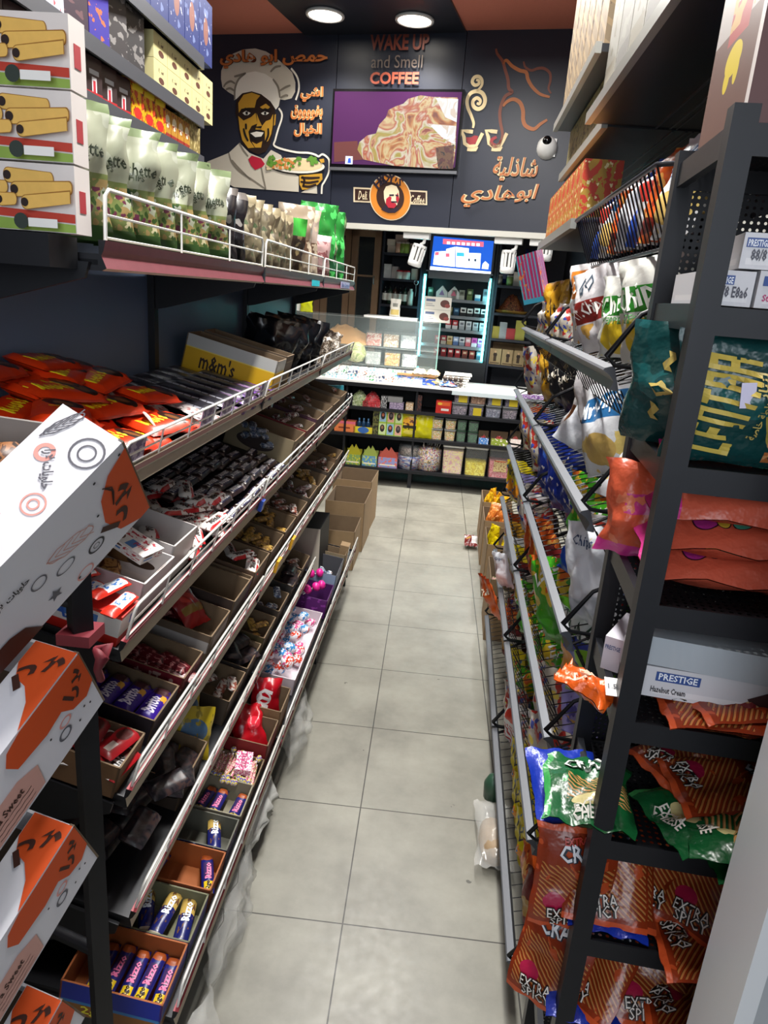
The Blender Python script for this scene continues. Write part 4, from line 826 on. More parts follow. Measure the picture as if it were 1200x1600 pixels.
for k in range(14):
    a, q = r_.random()*6.28, r_.random()*.09; LJ.parts.append(('lollipop_stick', MB().tube([(q*cos(a), q*sin(a), .2), (q*1.3*cos(a), q*1.3*sin(a), .25+r_.random()*.04)], .003, 5).mesh('stick', WHITE), None))
cput(LJ, xl, .175, 'clear jar packed with colourful lollipops on the bottom shelf', 'jar', None, .14)
for j, (a, b, h, lidm, fm, fl, lab, w_) in enumerate(((300, 510, .275, plain('lid_white', 'e2e2dc', .4), ramp('marshmallow', ['d8a0a8', 'e8d890', 'e0b8b8', 'e8e0a0', 'd09098'], 22, 0, .4), .86, None, 'large clear tub of pink and yellow marshmallows with white lid'), (515, 737, .28, plain('lid_white', 'e2e2dc', .4), ramp('yellow_sweets', ['e8d820', 'd0b810', 'f0e860', 'c0a808'], 26, 0, .5), .5, None, 'large clear tub half full of yellow sweets with white lid'), (742, 972, .28, clear('lid_smoky', 'a8a8a4', .6, .2), ramp('pink_sweets', ['b84850', 'd07078', 'e0a0a0', '983840'], 40), .62, 1, 'large clear tub of pink sweets with a beige label'))):
    xa, xb = cx_(z7, a, 900), cx_(z7, b, 900)
    cput(tub('large_sweet_tub', (xb-xa)*.95, .2, h, CLR, lidm, (prt('beige_label', 'c8b480', [('noise', (8, 10, .56, 2.), '8a5a3a'), ('rect', (.1, .9, .85, .93), 'b83a30')], .5), .22, .78, .22, .62) if lab else None, fm, fl), (xa+xb)/2, .175, w_, 'tub', 'large sweet tubs', .13)
# ------------------------------------------------------------------ on the counter
GLS = clear('showcase_glass', 'dff0ee', .06, .03)
gx0, gx1 = at(GC, 455, 487, y=YC+.14).x, at(GC, 688, 508, y=YC+.14).x
o = root('glass_showcase', GC, 'glass food showcase standing on the left half of the counter', 'showcase')
GT = 1.545
obj('front_glass', MB().b2((gx0, YC+.14, 1.0), (gx1, YC+.146, GT)), GLS, None, o)
obj('end_glass', MB().b2((gx1-.006, YC+.147, 1.0), (gx1, YC+.56, GT)), GLS, None, o)
obj('top_glass', MB().b2((gx0, YC+.14, GT+.001), (gx1, YC+.56, GT+.01)), clear('showcase_top', 'e8f2ee', .2, .05), None, o)
obj('top_tray', MB().b2((at(GC, 568, 495, y=YC+.14).x, YC+.16, GT+.011), (gx1-.22, YC+.5, GT+.03)), WHITE, None, o)
obj('edge_trim', MB().b2((gx1-.008, YC+.135, .992), (gx1+.004, YC+.15, GT+.012)).b2((gx0, YC+.135, .991), (gx1, YC+.15, 1.0)), plain('glass_edge', '7aa098', .3), None, o)
obj('inner_shelf', MB().b2((gx0+.01, YC+.2, 1.284), (gx1-.02, YC+.54, 1.29)).b2((gx0+.01, YC+.24, 1.11), (gx1-.02, YC+.54, 1.116)), clear('showcase_top', 'e8f2ee', .2, .05), None, o)
foods = [ramp('deli_%d' % k, c, 30, 0, 1) for k, c in enumerate((['d8a090', 'c86a58', 'e8d0c0', 'b84a3a'], ['c8a888', 'e8dcc8', 'b08a60', 'd0c0b0'], ['e8e4dc', 'c8ccc8', 'b0b8b4', 'f0f0ea'], ['d8a848', 'e8c880', 'c8903a', 'e8dcc8'], ['b8c0c4', 'd8dcde', '98a4aa']))]
ts = [(570, 1165, 0, 'red salad, upper left'), (750, 1175, 1, 'beige salad, upper middle'), (560, 1340, 2, 'white cheese, lower left'), (762, 1350, 3, 'yellow salad, lower middle'), (945, 1350, 4, 'grey pickles, lower right'), (930, 1180, 4, 'grey pickles, upper right')]
for X, Y, fi, w_ in ts:
    p = at(GC, *z4(X, Y), y=YC+.3)
    k = tub('deli_container', .155, .05, .15, clear('deli_clear', 'f0f4f2', .09, .06), None, None, foods[fi], .85, taper=.02)
    k.put(GC @ TR(p.x, YC+.3, 1.118 if Y > 1250 else 1.292), 'clear upright container of %s in the glass showcase' % w_, 'container', 'deli containers')
cput(Kit('orange_cloth', heap(.3, .12, .16, 8, rough=.3).mesh('cloth', plain('cloth_orange', 'd8a468', .8)), []), at(GC, 540, 505, y=YC+.35).x, 1.291, 'folded orange paper lying in the upper left of the glass showcase', 'paper', None, .36)
cput(Kit('green_melon', MB().lathe([(.001, 0), (.07, .02), (.1, .09), (.075, .17), (.03, .2), (.001, .2)], 18).mesh('melon', ramp('melon', ['b8c080', 'd8d8a0', 'a0b070'], 12)), []), at(GC, *z4(385, 1300), y=YC+.3).x, 1.117, 'round pale green melon in the left of the glass showcase', 'fruit', None, .3)
cput(carton('red_tray', .26, .14, .07, [plain('tray_red', 'd0382e', .4)]), at(GC, *z4(300, 1460), y=YC+.3).x, 1.001, 'red tray at the bottom left of the glass showcase', 'tray', None, .26)
cput(carton('wooden_board', .36, .03, .02, [plain('board_wood', 'c89a60', .6)]), at(GC, *z4(1020, 1455), y=YC+.09).x, 1.062, 'narrow wooden strip resting on the blue patterned box', 'board', None, .07)
cput(carton('blue_patterned_box', .36, .1, .058, [prt('blue_pattern', '2a4a98', [('blobs', (7, 3, .36, 2.), 'c8a860'), ('blobs', (9, 4, .25, 5.), 'a8d0e8')], .4)]), at(GC, *z4(1020, 1500), y=YC+.09).x, 1.0-.009, 'long blue patterned box in front of the glass showcase', 'box', None, .04)
# things on top of the showcase
for k in range(2):
    p0, p1 = at(GC, *z5(122, 780), y=YC+.2), at(GC, *z5(352, 780), y=YC+.2)
    kit = carton('biscuit_box', p1.x-p0.x, .06, .112, [WHITE, prt('biscuit_face', 'dcd8cc', [('rect', (.06, .4, .62, .82), '5a6888'), ('rect', (.06, .38, .25, .32), '9a9a9a'), ('rect', (.06, .3, .4, .46), 'a8a8a8'), ('ell', (.76, .5, .17, .3), '5a2c22'), ('ell', (.86, .34, .1, .16), '8a3a34')], .4)], faces=[1, 0, 0, 0, 0, 0])
    kit.put(GC @ TR((p0.x+p1.x)/2, YC+.2, GT+.032+k*.114-.02), 'white wafer box with brown picture on the showcase, %s of two' % ('lower', 'upper')[k], 'box', 'wafer boxes on the showcase')
bag('snack_bag', .1, .16, .04, [prt('white_yellow_bag', 'e8e4d8', [('rect', (.1, .9, .1, .4), 'd8c070'), ('rect', (.25, .75, .55, .75), '8a8a80')], .4)], seed=9).put(GC @ TR(at(GC, 617, 490, y=YC+.3).x, YC+.3, GT+.032), 'white and yellow bag standing on the showcase top', 'bag')
bag('snack_bag', .12, .18, .05, [plain('neon_yellow', 'dde020', .35)], seed=11, wr=2).put(GC @ TR(at(GC, 479, 485, y=YC+.25).x, YC+.25, GT+.012), 'crumpled bright yellow bag on the left end of the showcase', 'bag')
carton('white_card', .07, .01, .2, [WHITE]).put(GC @ TR(at(GC, 468, 478, y=YC+.3).x, YC+.3, GT+.012) @ RY(6), 'white card standing behind the bright yellow bag', 'card')
# counter-top clutter
rr = random.Random(11)
cols = [('eef2f2', '7ac8d8'), ('f4f4f4', 'b8d8e0'), ('e8eef0', '58b0c8'), ('f0ece4', 'c8a0b0'), ('f2f2ee', '58a070'), ('eceae0', '4a5a80'), ('f4f0e8', 'd86a50'), ('e8e4dc', '98a8b0')]
for k in range(10):
    X = 120+k*98; p = at(GC, *z6(X, 215), y=YC+.04)
    for r_ in range(3):
        c1, c2 = cols[(k+r_*3) % 8]
        carton('gum_box', (.118, .1, .112)[r_], .055, (.05, .08, .105)[r_], [prt('gum_%s_%s' % (c1, c2), c1, [('noise', (6, 3, .55, k*1.3), c2)], .35)]).put(GC @ TR(p.x+r_*.01, YC+.02+r_*.064, .991) @ RZ(rr.uniform(-5, 5)), 'white gum box, %s row on the counter edge, number %s from the left' % (('front', 'middle', 'rear')[r_], ('one', 'two', 'three', 'four', 'five', 'six', 'seven', 'eight', 'nine', 'ten')[k]), 'box', 'gum boxes on the counter')
BUN = plain('bread', 'cdb080', .6, var=.2, scale=30); CLRB = clear('bag_clear', 'f4f4f0', .15, .12)
for k, (px, py, zz) in enumerate(((655, 597, 0), (675, 597, 0), (655, 586, .065), (676, 587, .065))):
    p = at(GC, px, py, y=YC+.06)
    bag('bread_bag', .14, .17, .07, [prt('bread_bag', 'c9b184', [('noise', (5, 5, .58, k*3.), 'e8dcc0'), ('rect', (.2, .8, .45, .58), 'd8cbb0')], .35)], seed=k+30, fm=0).put(GC @ TR(p.x, YC+.06, .992+.035+zz) @ RX(-90), 'tan bread bag on the counter, %s of four' % ('lower left', 'lower right', 'upper left', 'upper right')[k], 'bag', 'bread bags')
p = at(GC, 708, 590, y=YC+.12)
o = root('egg_tray_stack', GC @ TR(p.x, YC+.16, .991), 'stack of white moulded cup trays beside the glass showcase', 'tray')
for k in range(6): obj('moulded_tray', MB().b2((-.11+k*.006, -.1, k*.022), (.11+k*.012, .1, k*.022+.012)), plain('tray_white', 'e6e4dc', .5, var=.05), None, o)
for r_ in range(2):
    for k in range(4): obj('cup', MB().lathe([(.022, 0), (.018, .03), (.001, .03)], 12), plain('cup_brown', '4a4038', .5), TR(-.075+k*.05, -.101, .03+r_*.05) @ RX(70), o)
bag('blue_pack', .16, .12, .04, [prt('blue_pack', '2f58b8', [('noise', (6, 6, .55, 1.), 'e8ecf4'), ('rect', (.6, .9, .1, .35), 'd84a50')], .3)], seed=41).put(GC @ TR(at(GC, 700, 600, y=YC+.0).x, YC-.0, .992+.018) @ RX(-80), 'blue and white pack lying on the counter edge', 'bag')
# ================================================================== LEFT RACK (frame GL): three bays, five levels
XR, XBK, Y0L = -.555, -.89, 1.13
STEEL = plain('rail_steel', 'b3a793', .4, .25, var=.08, scale=12)
RAILRED = plain('rail_red', '8a2a34', .45, .1, var=.15)
WIRE = plain('wire_white', 'dedcd6', .35, .2)
PANELB = plain('rack_back_panel', '62748f', .45, .1, var=.08, scale=5)
rack = root('shop_rack', GL, 'long dark sweets rack with sloping trays and white wire guards on the left', 'rack')
for k in range(3):
    y = Y0L+k
    obj('back_panel', MB().b2((XBK-.02, y+.004, .1), (XBK, y+.996, 2.62 if k == 0 else 1.99)), PANELB, None, rack)
for k in range(4):
    y = Y0L+k; h = 2.62 if k < 2 else 1.99
    obj('upright', MB().b2((XBK-.04, y-.015, 0), (XBK+.02, y+.015, h)), BLACK, None, rack)
    obj('foot', MB().b2((XBK+.02, y-.015, 0), (-.49, y+.015, .06)).b2((-.53, y-.012, .06), (-.48, y+.012, .2)), BLACK, None, rack)
LV = {0: (XR, 1.78, 0, 3), 1: (XR, 1.41, 13, 3), 2: (XR, 1.09, 15, 3), 3: (XR, .765, 15, 3), 4: (XR, .46, 15, 2), 5: (-.45, .235, 8, 3)}
SL = {k: shelfM(GL, x, Y0L-(.03 if k == 5 else 0), z, t, -1) for k, (x, z, t, n) in LV.items()}
RH = .046
def guard(M, x0, x1, h0, h1, name, parent, n=2, nv=5, mat=WIRE, r=.0032, r2=.0022):
    mb = MB(); z = lambda k: h0+(h1-h0)*(k+1)/n
    mb.tube([(x0, -.006, h0), (x0, -.008, h1-.01), (x0+.012, -.008, h1), (x1-.012, -.008, h1), (x1, -.008, h1-.01), (x1, -.006, h0)], r, 6)
    for k in range(n-1): mb.tube([(x0, -.008, z(k)), (x1, -.008, z(k))], r2, 5)
    mb.tube([(x0, -.006, h0+.004), (x1, -.006, h0+.004)], r2, 5)
    for k in range(1, nv): x = x0+(x1-x0)*k/nv; mb.tube([(x, -.0095, h0), (x, -.0095, h1)], r2, 5)
    return obj(name, mb, mat, M, parent)
for lv, (x, z, t, n) in LV.items():
    M = rotm(A_L).inverted() @ SL[lv]; depth = (abs(XBK-x))/cos(radians(t))
    for k in range(n):
        a, b = k+.006, k+.994
        s = MB().b2((a, .002, RH*.62-.02), (b, depth-.01, RH*.62-.012)).b2((a, .0, 0), (a+.004, depth-.02, RH*.55)).b2((b-.004, .0, 0), (b, depth-.02, RH*.55))
        if lv == 0 and k == 0: s.b2((-.085, .03, 0), (-.002, depth, RH))
        sh = obj('shelf_tray', s, BLACK, M, rack)
        prof = [(-.004, 0), (-.012, .004), (-.004, RH*.5), (-.008, RH*.66), (-.012, RH), (0, RH), (0, 0)]
        r_ = MB(); P = [[(xx, yy, zz) for yy, zz in prof] for xx in (a, b)]
        for j in range(len(prof)):
            j2 = (j+1) % len(prof); r_.face([P[0][j], P[1][j], P[1][j2], P[0][j2]][::-1], 1 if j == 3 or (lv == 0 and j in (1, 2)) or (lv > 1 and j in (2, 4)) else 0)
        r_.face(P[0], 2); r_.face(P[1][::-1], 2)
        obj('price_rail', r_, [STEEL, RAILRED if lv else plain('rail_rose', '7c4048', .4, .2, var=.2), BLACK], None, sh)
        obj('rail_end', MB().b2((b-.001, -.011, .002), (b+.013, .012, RH)), BLACK, None, sh)
        guard(None, a+.012, b-.012, RH, RH+(.075 if lv == 0 else .05 if lv == 1 else .072), 'wire_guard', sh, n=2, nv=3 if lv == 0 else 6)
    for k in range(n+1):
        if lv in (0, 1, 2, 3, 4): obj('bracket', MB().prism([(XBK, z-.12+.08), (XBK, z-.1), (XBK+.05, z-.09), (x-.02, z-.012), (x-.012, z+.012), (XBK, z+.02+abs(XBK-x)*math.tan(radians(t)))][1:], Y0L+k-.004, Y0L+k+.004), BLACK, None, rack)
def put(lv, kit, x, y, lb, cat, grp=None, z=0, rz=0, rx=0, ry=0, skip=()):
    return kit.put(SL[lv] @ TR(x, y, RH*.62-.011+z) @ RZ(rz) @ RY(ry) @ RX(rx), lb, cat, grp, skip)
rr = random.Random(21)
# ---- second tray from the top: orange cups, white, black and violet packs
REE = bar('peanut_cup_pack', .158, .098, .026, [prt('reese_wrap', 'd8380f', [('ell', (.78, .5, .15, .36), '2a1710'), ('ell', (.78, .5, .08, .18), '7a4a20'), ('rect', (0, 1, 0, .05), 'b82a0a')], .3)], [("Reese's", .34, .52, .036, 'f4d81c', 8, .088)])
REE2 = bar('peanut_cup_pack', .158, .098, .026, REE.body.materials[0], [("Reese's", .34, .52, .036, 'f4d81c', 8, .088), ], 4)
WHP = bar('white_chocolate_pack', .10, .062, .012, [prt('white_wrap', 'c9c2bf', [('noise', (9, 6, .57, 2., .15, .85, .2, .8), 'a03a34'), ('rect', (.06, .14, 0, 1), '9a9096'), ('noise', (5, 5, .62, 6.), '6a5a60')], .3)])
BLK = bar('dark_chocolate_bar', .19, .075, .014, [prt('black_wrap', '1d1a22', [('rect', (0, 1, .9, 1), '8a8a94'), ('rect', (.3, .9, .3, .6), '2c2832'), ('stripes', (0, 9, .12), '2a2630'), ('rect', (0, .04, 0, 1), '70707a')], .28)])
VIO = bar('violet_chocolate_bar', .11, .05, .014, [prt('violet_wrap', '3a2450', [('rect', (.2, .8, .3, .7), '8a7090'), ('noise', (8, 5, .58, 3.), '5a3a70'), ('rect', (0, 1, .88, 1), '6a3a90')], .28)])
rows = []
for r_ in range(4):
    for c_ in range(5):
        x = .03+.10*c_+r_*.03; y = .055+.085*r_
        if x > .52-r_*.02: continue
        put(1, (REE, REE2)[(r_+c_) % 2], x, y, ('orange peanut cup pack lying in the front row near the rail', 'orange peanut cup pack lying in the second row', 'orange peanut cup pack lying in the third row', 'orange peanut cup pack lying in the shaded rear row')[r_], 'chocolate', 'orange peanut cup packs row %d' % (r_+1), .004+.020*((r_+c_) % 2)+.018*r_+rr.uniform(0, .004), rr.uniform(-14, 10), 0, rr.uniform(-6, 6))
for c_ in range(3): put(1, REE, .06+.13*c_, .13+.07*c_, 'orange peanut cup pack lying across the others, %s' % ('nearest the rail', 'in the middle of the heap', 'farthest back')[c_], 'chocolate', 'top orange packs', .065, (28, -20, 14)[c_], 0, 3)
carton('price_card', .05, .003, .045, [WHITE]).put(SL[1] @ TR(.30, .04, .055) @ RX(-55) @ RZ(20), 'small blank white card lying on the orange packs', 'card')
for r_ in range(4):
    for c_ in range(3):
        put(1, WHP, .50+.075*c_+r_*.03-(.12 if r_ > 1 else 0)+(.06 if r_ == 3 else 0), .05+.08*r_, 'small whitish chocolate pack between orange and black packs, %s row' % ('front', 'second', 'third', 'rear')[r_], 'chocolate', 'whitish packs row %d' % (r_+1), .001+.014*(c_ % 2), rr.uniform(40, 80), 0, rr.uniform(-5, 5))
for c_ in range(6):
    for l_ in range(2):
        put(1, BLK, .66+.085*c_, .20-(.07 if l_ else -.03), 'flat black chocolate bar with silver edges, %s layer beside the yellow box' % ('lower', 'upper')[l_], 'chocolate', 'black bars %s layer' % ('lower', 'upper')[l_], .001+.017*l_, 90+rr.uniform(-4, 4))
for c_ in range(7): put(1, VIO, .80+.05*c_, .045+.012*(c_ % 2), 'violet chocolate bar at the front rail before the yellow box', 'chocolate', 'violet bars', .001+.016*(c_ % 2), 88+rr.uniform(-8, 8))
for j, xx in enumerate((.03, .43, .58, .78, .95)): carton('shelf_card', .085, .002, .05, [prt('violet_card', '6a5484', [('noise', (4, 4, .5, j*2.), 'b8a8c4'), ('rect', (0, 1, .45, .5), '3a2a50')], .4)]).put(SL[1] @ TR(xx+.045, -.004, RH-.004), 'violet printed card behind the wire guard, %s along the second shelf' % ('first', 'second', 'third', 'fourth', 'fifth')[j], 'card', 'cards in the wire guard')
YM = prt('yellow_display', 'd8a818', [('rect', (0, 1, .66, 1), 'b8b8b4'), ('rect', (0, 1, .63, .66), 'e8d060')], .4)
def side_box(name, w, d, h, m_side, art=(), inner=None): return tray(name, w, d, h, m_side, inner or CARD_IN, art=art)
put(1, side_box('chocolate_display', .12, .31, .115, YM, [('m&m\'s', .38, .36, .055, '2a1408', 0, .12, 'l')]), 1.24, .012, 'yellow display box with dark lettering standing across the second shelf', 'box')
put(1, side_box('chocolate_display', .11, .30, .12, prt('brown_display', '5a4a3a', [('rect', (0, 1, .8, .84), '8a7a64'), ('ell', (.8, .3, .12, .2), '8a6a30')], .6)), 1.37, .014, 'brown display box standing right behind the yellow one', 'box')
for c_ in range(6): put(1, VIO, 1.20+.016*c_, .06+.03*c_, 'chocolate bar lying inside the yellow display box', 'chocolate', 'bars in the yellow box', .01+.006*c_, 90)
BB = plain('black_foil', '0d0f14', .22, .1)
for c_ in range(7): put(1, bag('black_bag', .18, .2, .09, [BB], seed=50+c_, wr=2.2), 1.55+.1*c_, .12+.06*(c_ % 2), 'black glossy bag standing behind the display boxes on the second shelf', 'bag', 'black bags', 0, -50+rr.uniform(-15, 15), 3)
WRP = ramp('loose_wrappers', ['2a2420', '5a4a3e', 'b8b0a4', '3a2c24', '8a7a68', 'd8d4cc'], 40, 0, 1.5)
for c_ in range(12): put(1, bag('wrapped_sweet_bag', .11, .12, .05, [ramp('wrap_%d' % (c_ % 3), (['2a2420', '6a5a4a', 'b8b0a4', '3a2c24'], ['3a3028', '8a8078', '2a1c18', 'c8c0b8'], ['4a3c30', '241c18', '98907f'])[c_ % 3], 45, 0, 1.5, .3)], seed=60+c_, wr=2.5), 2.16+.065*c_, .08+.1*(c_ % 3), 'crumpled brown and silver sweet bag at the far end of the second shelf', 'bag', 'brown silver bags', .012, -70+rr.uniform(-30, 30), -30)
# ---- third shelf
SNK = bar('chocolate_bar', .115, .036, .022, [prt('brown_bar_wrap', '2a1a1a', [('rect', (.2, .9, .18, .82), '26264a'), ('rect', (0, .05, 0, 1), '6a5a58'), ('rect', (.95, 1, 0, 1), '6a5a58')], .3)], [('SNICKERS', .58, .5, .016, 'f0eef0', 0, .07), ('2', .17, .5, .024, 'f0e8e0', 0, .012)])
for r_ in range(7):
    for c_ in range(6):
        x = .80+.118*c_+.02*r_-(.12 if r_ > 3 else 0); y = .03+.042*r_
        put(2, SNK, x, y, 'dark brown double chocolate bar lying in the %s row on the third shelf' % ('front', 'second', 'third', 'fourth', 'fifth', 'sixth', 'rear')[r_], 'chocolate', 'brown bars row %d' % (r_+1), .001+rr.uniform(0, .004)+(.022 if (r_ in (1, 2, 4) and c_ < 4) else 0), rr.uniform(-5, 5))
BUE = bar('wafer_bar', .115, .045, .02, [prt('bueno_wrap', 'e6e2de', [('noise', (5, 4, .60, 3.), '5a3020'), ('noise', (7, 4, .60, 9., .55, 1, 0, 1), 'c01c20'), ('rect', (.0, .5, 0, .22), 'c4242a')], .3)], [('bueno', .42, .52, .02, '241410', 0, .055)])
rr = random.Random(5)
for c_ in range(26):
    put(2, BUE, .45+rr.uniform(0, .36), .035+.028*(c_ % 9), 'white and red wafer bar in the loose heap beside the brown bars', 'chocolate', 'loose wafer bars', .001+.016*(c_//9)+rr.uniform(0, .005), rr.uniform(-30, 40), rr.uniform(-6, 6), rr.uniform(-6, 6))
put(2, carton('silver_box', .05, .035, .12, [plain('silver_foil', '9aa6ae', .3, .5, var=.2)]), .40, .075, 'small silver wrapped pack leaning in the white display box', 'chocolate', None, .012, 30, -70)
KW = prt('white_display', 'cfc9c8', [('rect', (0, 1, .0, .2), 'd8d0cc'), ('ell', (.55, .6, .2, .22), '6a4a2a'), ('ell', (.75, .5, .12, .12), '3a2418')], .5)
put(2, tray('white_display_box', .15, .27, .10, plain('display_white', 'd4cecc', .5), plain('display_white_in', 'b8b2b0', .6), art=()), .38, .03, 'white open display box holding a silver pack on the third shelf', 'box')
put(2, tray('white_display_box', .16, .27, .085, plain('display_pinkish', 'cdbcc0', .5), KW), .21, .02, 'white display box with a brown sweet picture on the third shelf', 'box')
put(2, carton('sweet_card_box', .075, .11, .02, [prt('card_box', 'ece8e4', [('ell', (.3, .75, .22, .14), '5a3424'), ('rect', (.1, .5, .3, .5), '5a8ac8'), ('noise', (8, 8, .56, 2., .55, .95, .1, .9), 'b83040')], .4)], [('t', 'mini', .35, .25, .016, 'c83040', 90, .03)]), .225, .05, 'flat white box with red lettering inside the picture display box', 'chocolate', None, .09, -12, 8)
CRO = bar('croissant_pack', .1, .045, .035, [ramp('croissant', ['8a5a2a', 'b8864a', '6a3c1c', 'd0a868'], 25, 0, 1, .6)])
for c_ in range(3): put(2, CRO, .20+.02*c_, .12+.05*c_, 'golden brown pastry pack in the picture display box', 'pastry', 'pastry packs', .02+.02*c_, 20-15*c_)
KM = prt('milk_chocolate_box', 'e8e6e2', [('rect', (0, 1, 0, .3), 'd02a20'), ('rect', (0, 1, .9, 1), 'd8301f'), ('rect', (.55, .85, .5, .8), '4a80c8')], .4)
put(2, carton('milk_chocolate_box', .075, .30, .065, [KM], [('l', 'MAXI', .62, .62, .03, '2a60c0', 0, .09)], [0, 0, 0, 0, 0, 0]), .06, .012, 'red and white milk chocolate box at the near end of the third shelf', 'box')
MINI = bar('milk_chocolate_bar', .1, .03, .014, [prt('maxi_wrap', 'd8301f', [('rect', (.3, .9, .1, .9), 'e8eef4'), ('noise', (9, 5, .55, 2., .35, .85, .2, .8), '3a78c8')], .3)])
for c_ in range(8): put(2, MINI, .045+.02*(c_ % 2), .03+.034*c_, 'red and white milk chocolate bar piled on its box', 'chocolate', 'milk chocolate bars on the box', .068+.012*(c_ % 2), rr.uniform(-30, 30))
bx_ = lambda x, w, h, m, lb, lv=2, d=.27, inner=None, art=(), rz=0, y=.02: put(lv, tray('display_box', w, d, h, m if not isinstance(m, str) else plain('dbox_'+m, m, .6, var=.1), inner, art=art), x, y, lb, 'box', None, 0, rz)
bx_(1.63, .2, .10, prt('oval_box', '8a7c60', [('ell', (.45, .45, .28, .3), '2a1a18')], .6), 'beige display box with dark oval window on the third shelf')
bx_(1.86, .2, .10, prt('red_rim_box', '7a6c58', [('rect', (0, 1, .72, 1), '7a1420')], .6), 'beige display box with dark red rim on the third shelf')
bx_(2.09, .2, .11, '4a2838', 'dark purple display box behind the red-rimmed box')
bx_(2.32, .2, .11, '7a7468', 'grey card display box on the third shelf')
bx_(2.55, .2, .11, '5a4636', 'brown display box near the far end of the third shelf')
bx_(2.80, .22, .12, '6a5a48', 'tan display box at the far end of the third shelf')
SML = [bar('small_sweet', .07, .03, .018, [ramp('ssw%d' % k, c, 40, 0, .6, .3)]) for k, c in enumerate((['b8a8a4', '5a2a2c', 'd8d4d0', '3a2a2a'], ['8a4a3a', 'c8c0b8', '4a2a20'], ['98a4b4', '4a5a78', 'd8dce0', '7a3a30'], ['8a6a3a', 'c8a050', '4a3820']))]
def fill(lv, x, w, n, kit, lb, cat, grp, y0=.04, y1=.26, z0=.04, zr=.03, spread=35):
    for k in range(n): put(lv, kit, x+rr.uniform(-w/2, w/2), y0+(y1-y0)*rr.random(), lb, cat, grp, z0+zr*k/n, rr.uniform(-spread, spread), rr.uniform(-8, 8), rr.uniform(-8, 8))
fill(2, 1.52, .09, 10, SML[2], 'silver blue sweet pack beside the dark oval window', 'sweet', 'silver blue packs', zr=.06)
fill(2, 1.86, .12, 10, SML[0], 'silver and brown sweet in the red-rimmed box', 'sweet', 'sweets in the red-rimmed box', zr=.09)
fill(2, 2.09, .12, 9, SML[0], 'silver and brown sweet in the dark purple box', 'sweet', 'sweets in the purple box', zr=.1)
fill(2, 2.32, .12, 7, SML[1], 'brown and white sweet in the grey box', 'sweet', 'sweets in the grey box', zr=.08)
fill(2, 2.8, .12, 7, SML[1], 'brown and white sweet in the tan box', 'sweet', 'sweets in the tan box', zr=.08)
carton('teal_display_card', .02, .3, .17, [plain('teal_card', '2a8898', .4)]).put(SL[2] @ TR(2.93, .0, .0) @ RX(-18), 'upright teal card closing the far end of the third shelf', 'card')
# ---- fourth shelf
bx_(.06, .12, .075, '7a5a3a', 'brown card box at the near end of the fourth shelf', 3, .29)
BRW = bar('brownie_pack', .1, .05, .02, [prt('brownie_wrap', 'e8e6e4', [('rect', (0, 1, 0, .25), 'a01820'), ('ell', (.75, .5, .16, .3), '5a2a28')], .3)], [('Brillo', .38, .55, .026, '1c1416', 0, .055)])
for k in range(6): put(3, BRW, .05+.012*(k % 2), .04+.042*k, 'white and red brownie pack in the near card box', 'sweet', 'brownie packs', .03+.014*(k % 2), rr.uniform(-12, 12))
REDP = bar('red_pack', .1, .05, .02, [prt('redpack', '9a1820', [('ell', (.7, .5, .2, .3), '5a2a28'), ('rect', (.1, .4, .3, .6), 'd8c8c0')], .3)])
for k in range(4): put(3, REDP, .075, .06+.055*k, 'red brownie pack at the back of the near card box', 'sweet', 'red brownie packs', .055, rr.uniform(-20, 20))
bx_(.245, .15, .07, '221c24', 'dark display box of violet bars on the fourth shelf', 3, .29)
BRI = bar('violet_cake_bar', .115, .05, .03, [prt('violet_cake', '35188a', [('ell', (.84, .5, .13, .4), '4a2a30'), ('rect', (.55, .72, .1, .4), 'd8a030'), ('noise', (5, 5, .62, 2.), '22106a')], .3)], [('Britto', .38, .55, .03, 'e8e0f4', 6, .06)])
for k in range(5): put(3, BRI, .25, .05+.052*k, 'violet cake bar with white lettering in the dark display box', 'sweet', 'violet cake bars', .03, rr.uniform(-5, 5))
bx_(.42, .14, .07, prt('maroon_lip', '3a1c20', [('rect', (0, 1, .4, 1), '6a1422'), ('noise', (14, 3, .6, 2., 0, 1, .45, .9), 'a88a80')], .5), 'display box with maroon lip on the fourth shelf', 3, .29)
MAR = bar('maroon_pack', .09, .045, .018, [prt('maroon_wrap', '5a121c', [('noise', (8, 6, .57, 3.), 'a86a68'), ('noise', (5, 5, .62, 7.), '2a0c10')], .3)])
for k in range(8): put(3, MAR, .42+.02*(k % 2)-.01, .04+.032*k, 'maroon sweet pack in the maroon display box', 'sweet', 'maroon packs', .03+.01*(k % 2), 80+rr.uniform(-15, 15))
bx_(.63, .17, .085, prt('pale_lip', '6a5a4a', [('rect', (.2, 1, .35, .75), 'a8a4a0')], .6), 'card display box with a pale strip on the fourth shelf', 3, .29)
fill(3, .62, .1, 6, MAR, 'maroon sweet pack in the pale-strip box', 'sweet', 'packs in the pale-strip box', zr=.04)
put(3, bag('red_gold_bag', .1, .12, .04, [prt('red_gold', '981a1c', [('rect', (.1, .9, .3, .5), '8a6a2a'), ('ell', (.5, .7, .3, .15), 'c83a30')], .3)], seed=71), .64, .08, 'red and gold bag lying in the pale-strip box', 'bag', None, .05, -20, -60)
bx_(.83, .17, .10, '3a2c26', 'dark card display box left of the wafer bar box', 3, .29); bx_(.93, .03, .10, '4a2458', 'narrow violet box between two card boxes', 3, .27)
bx_(1.07, .19, .10, '6a5240', 'card box holding loose wafer bars on the fourth shelf', 3, .29)
for k in range(5): put(3, BUE, 1.06+.03*(k % 3), .05+.05*k, 'white wafer bar in the card box on the fourth shelf', 'chocolate', 'wafer bars in the card box', .07+.01*(k % 2), (12, -25, 30, 5, -10)[k])
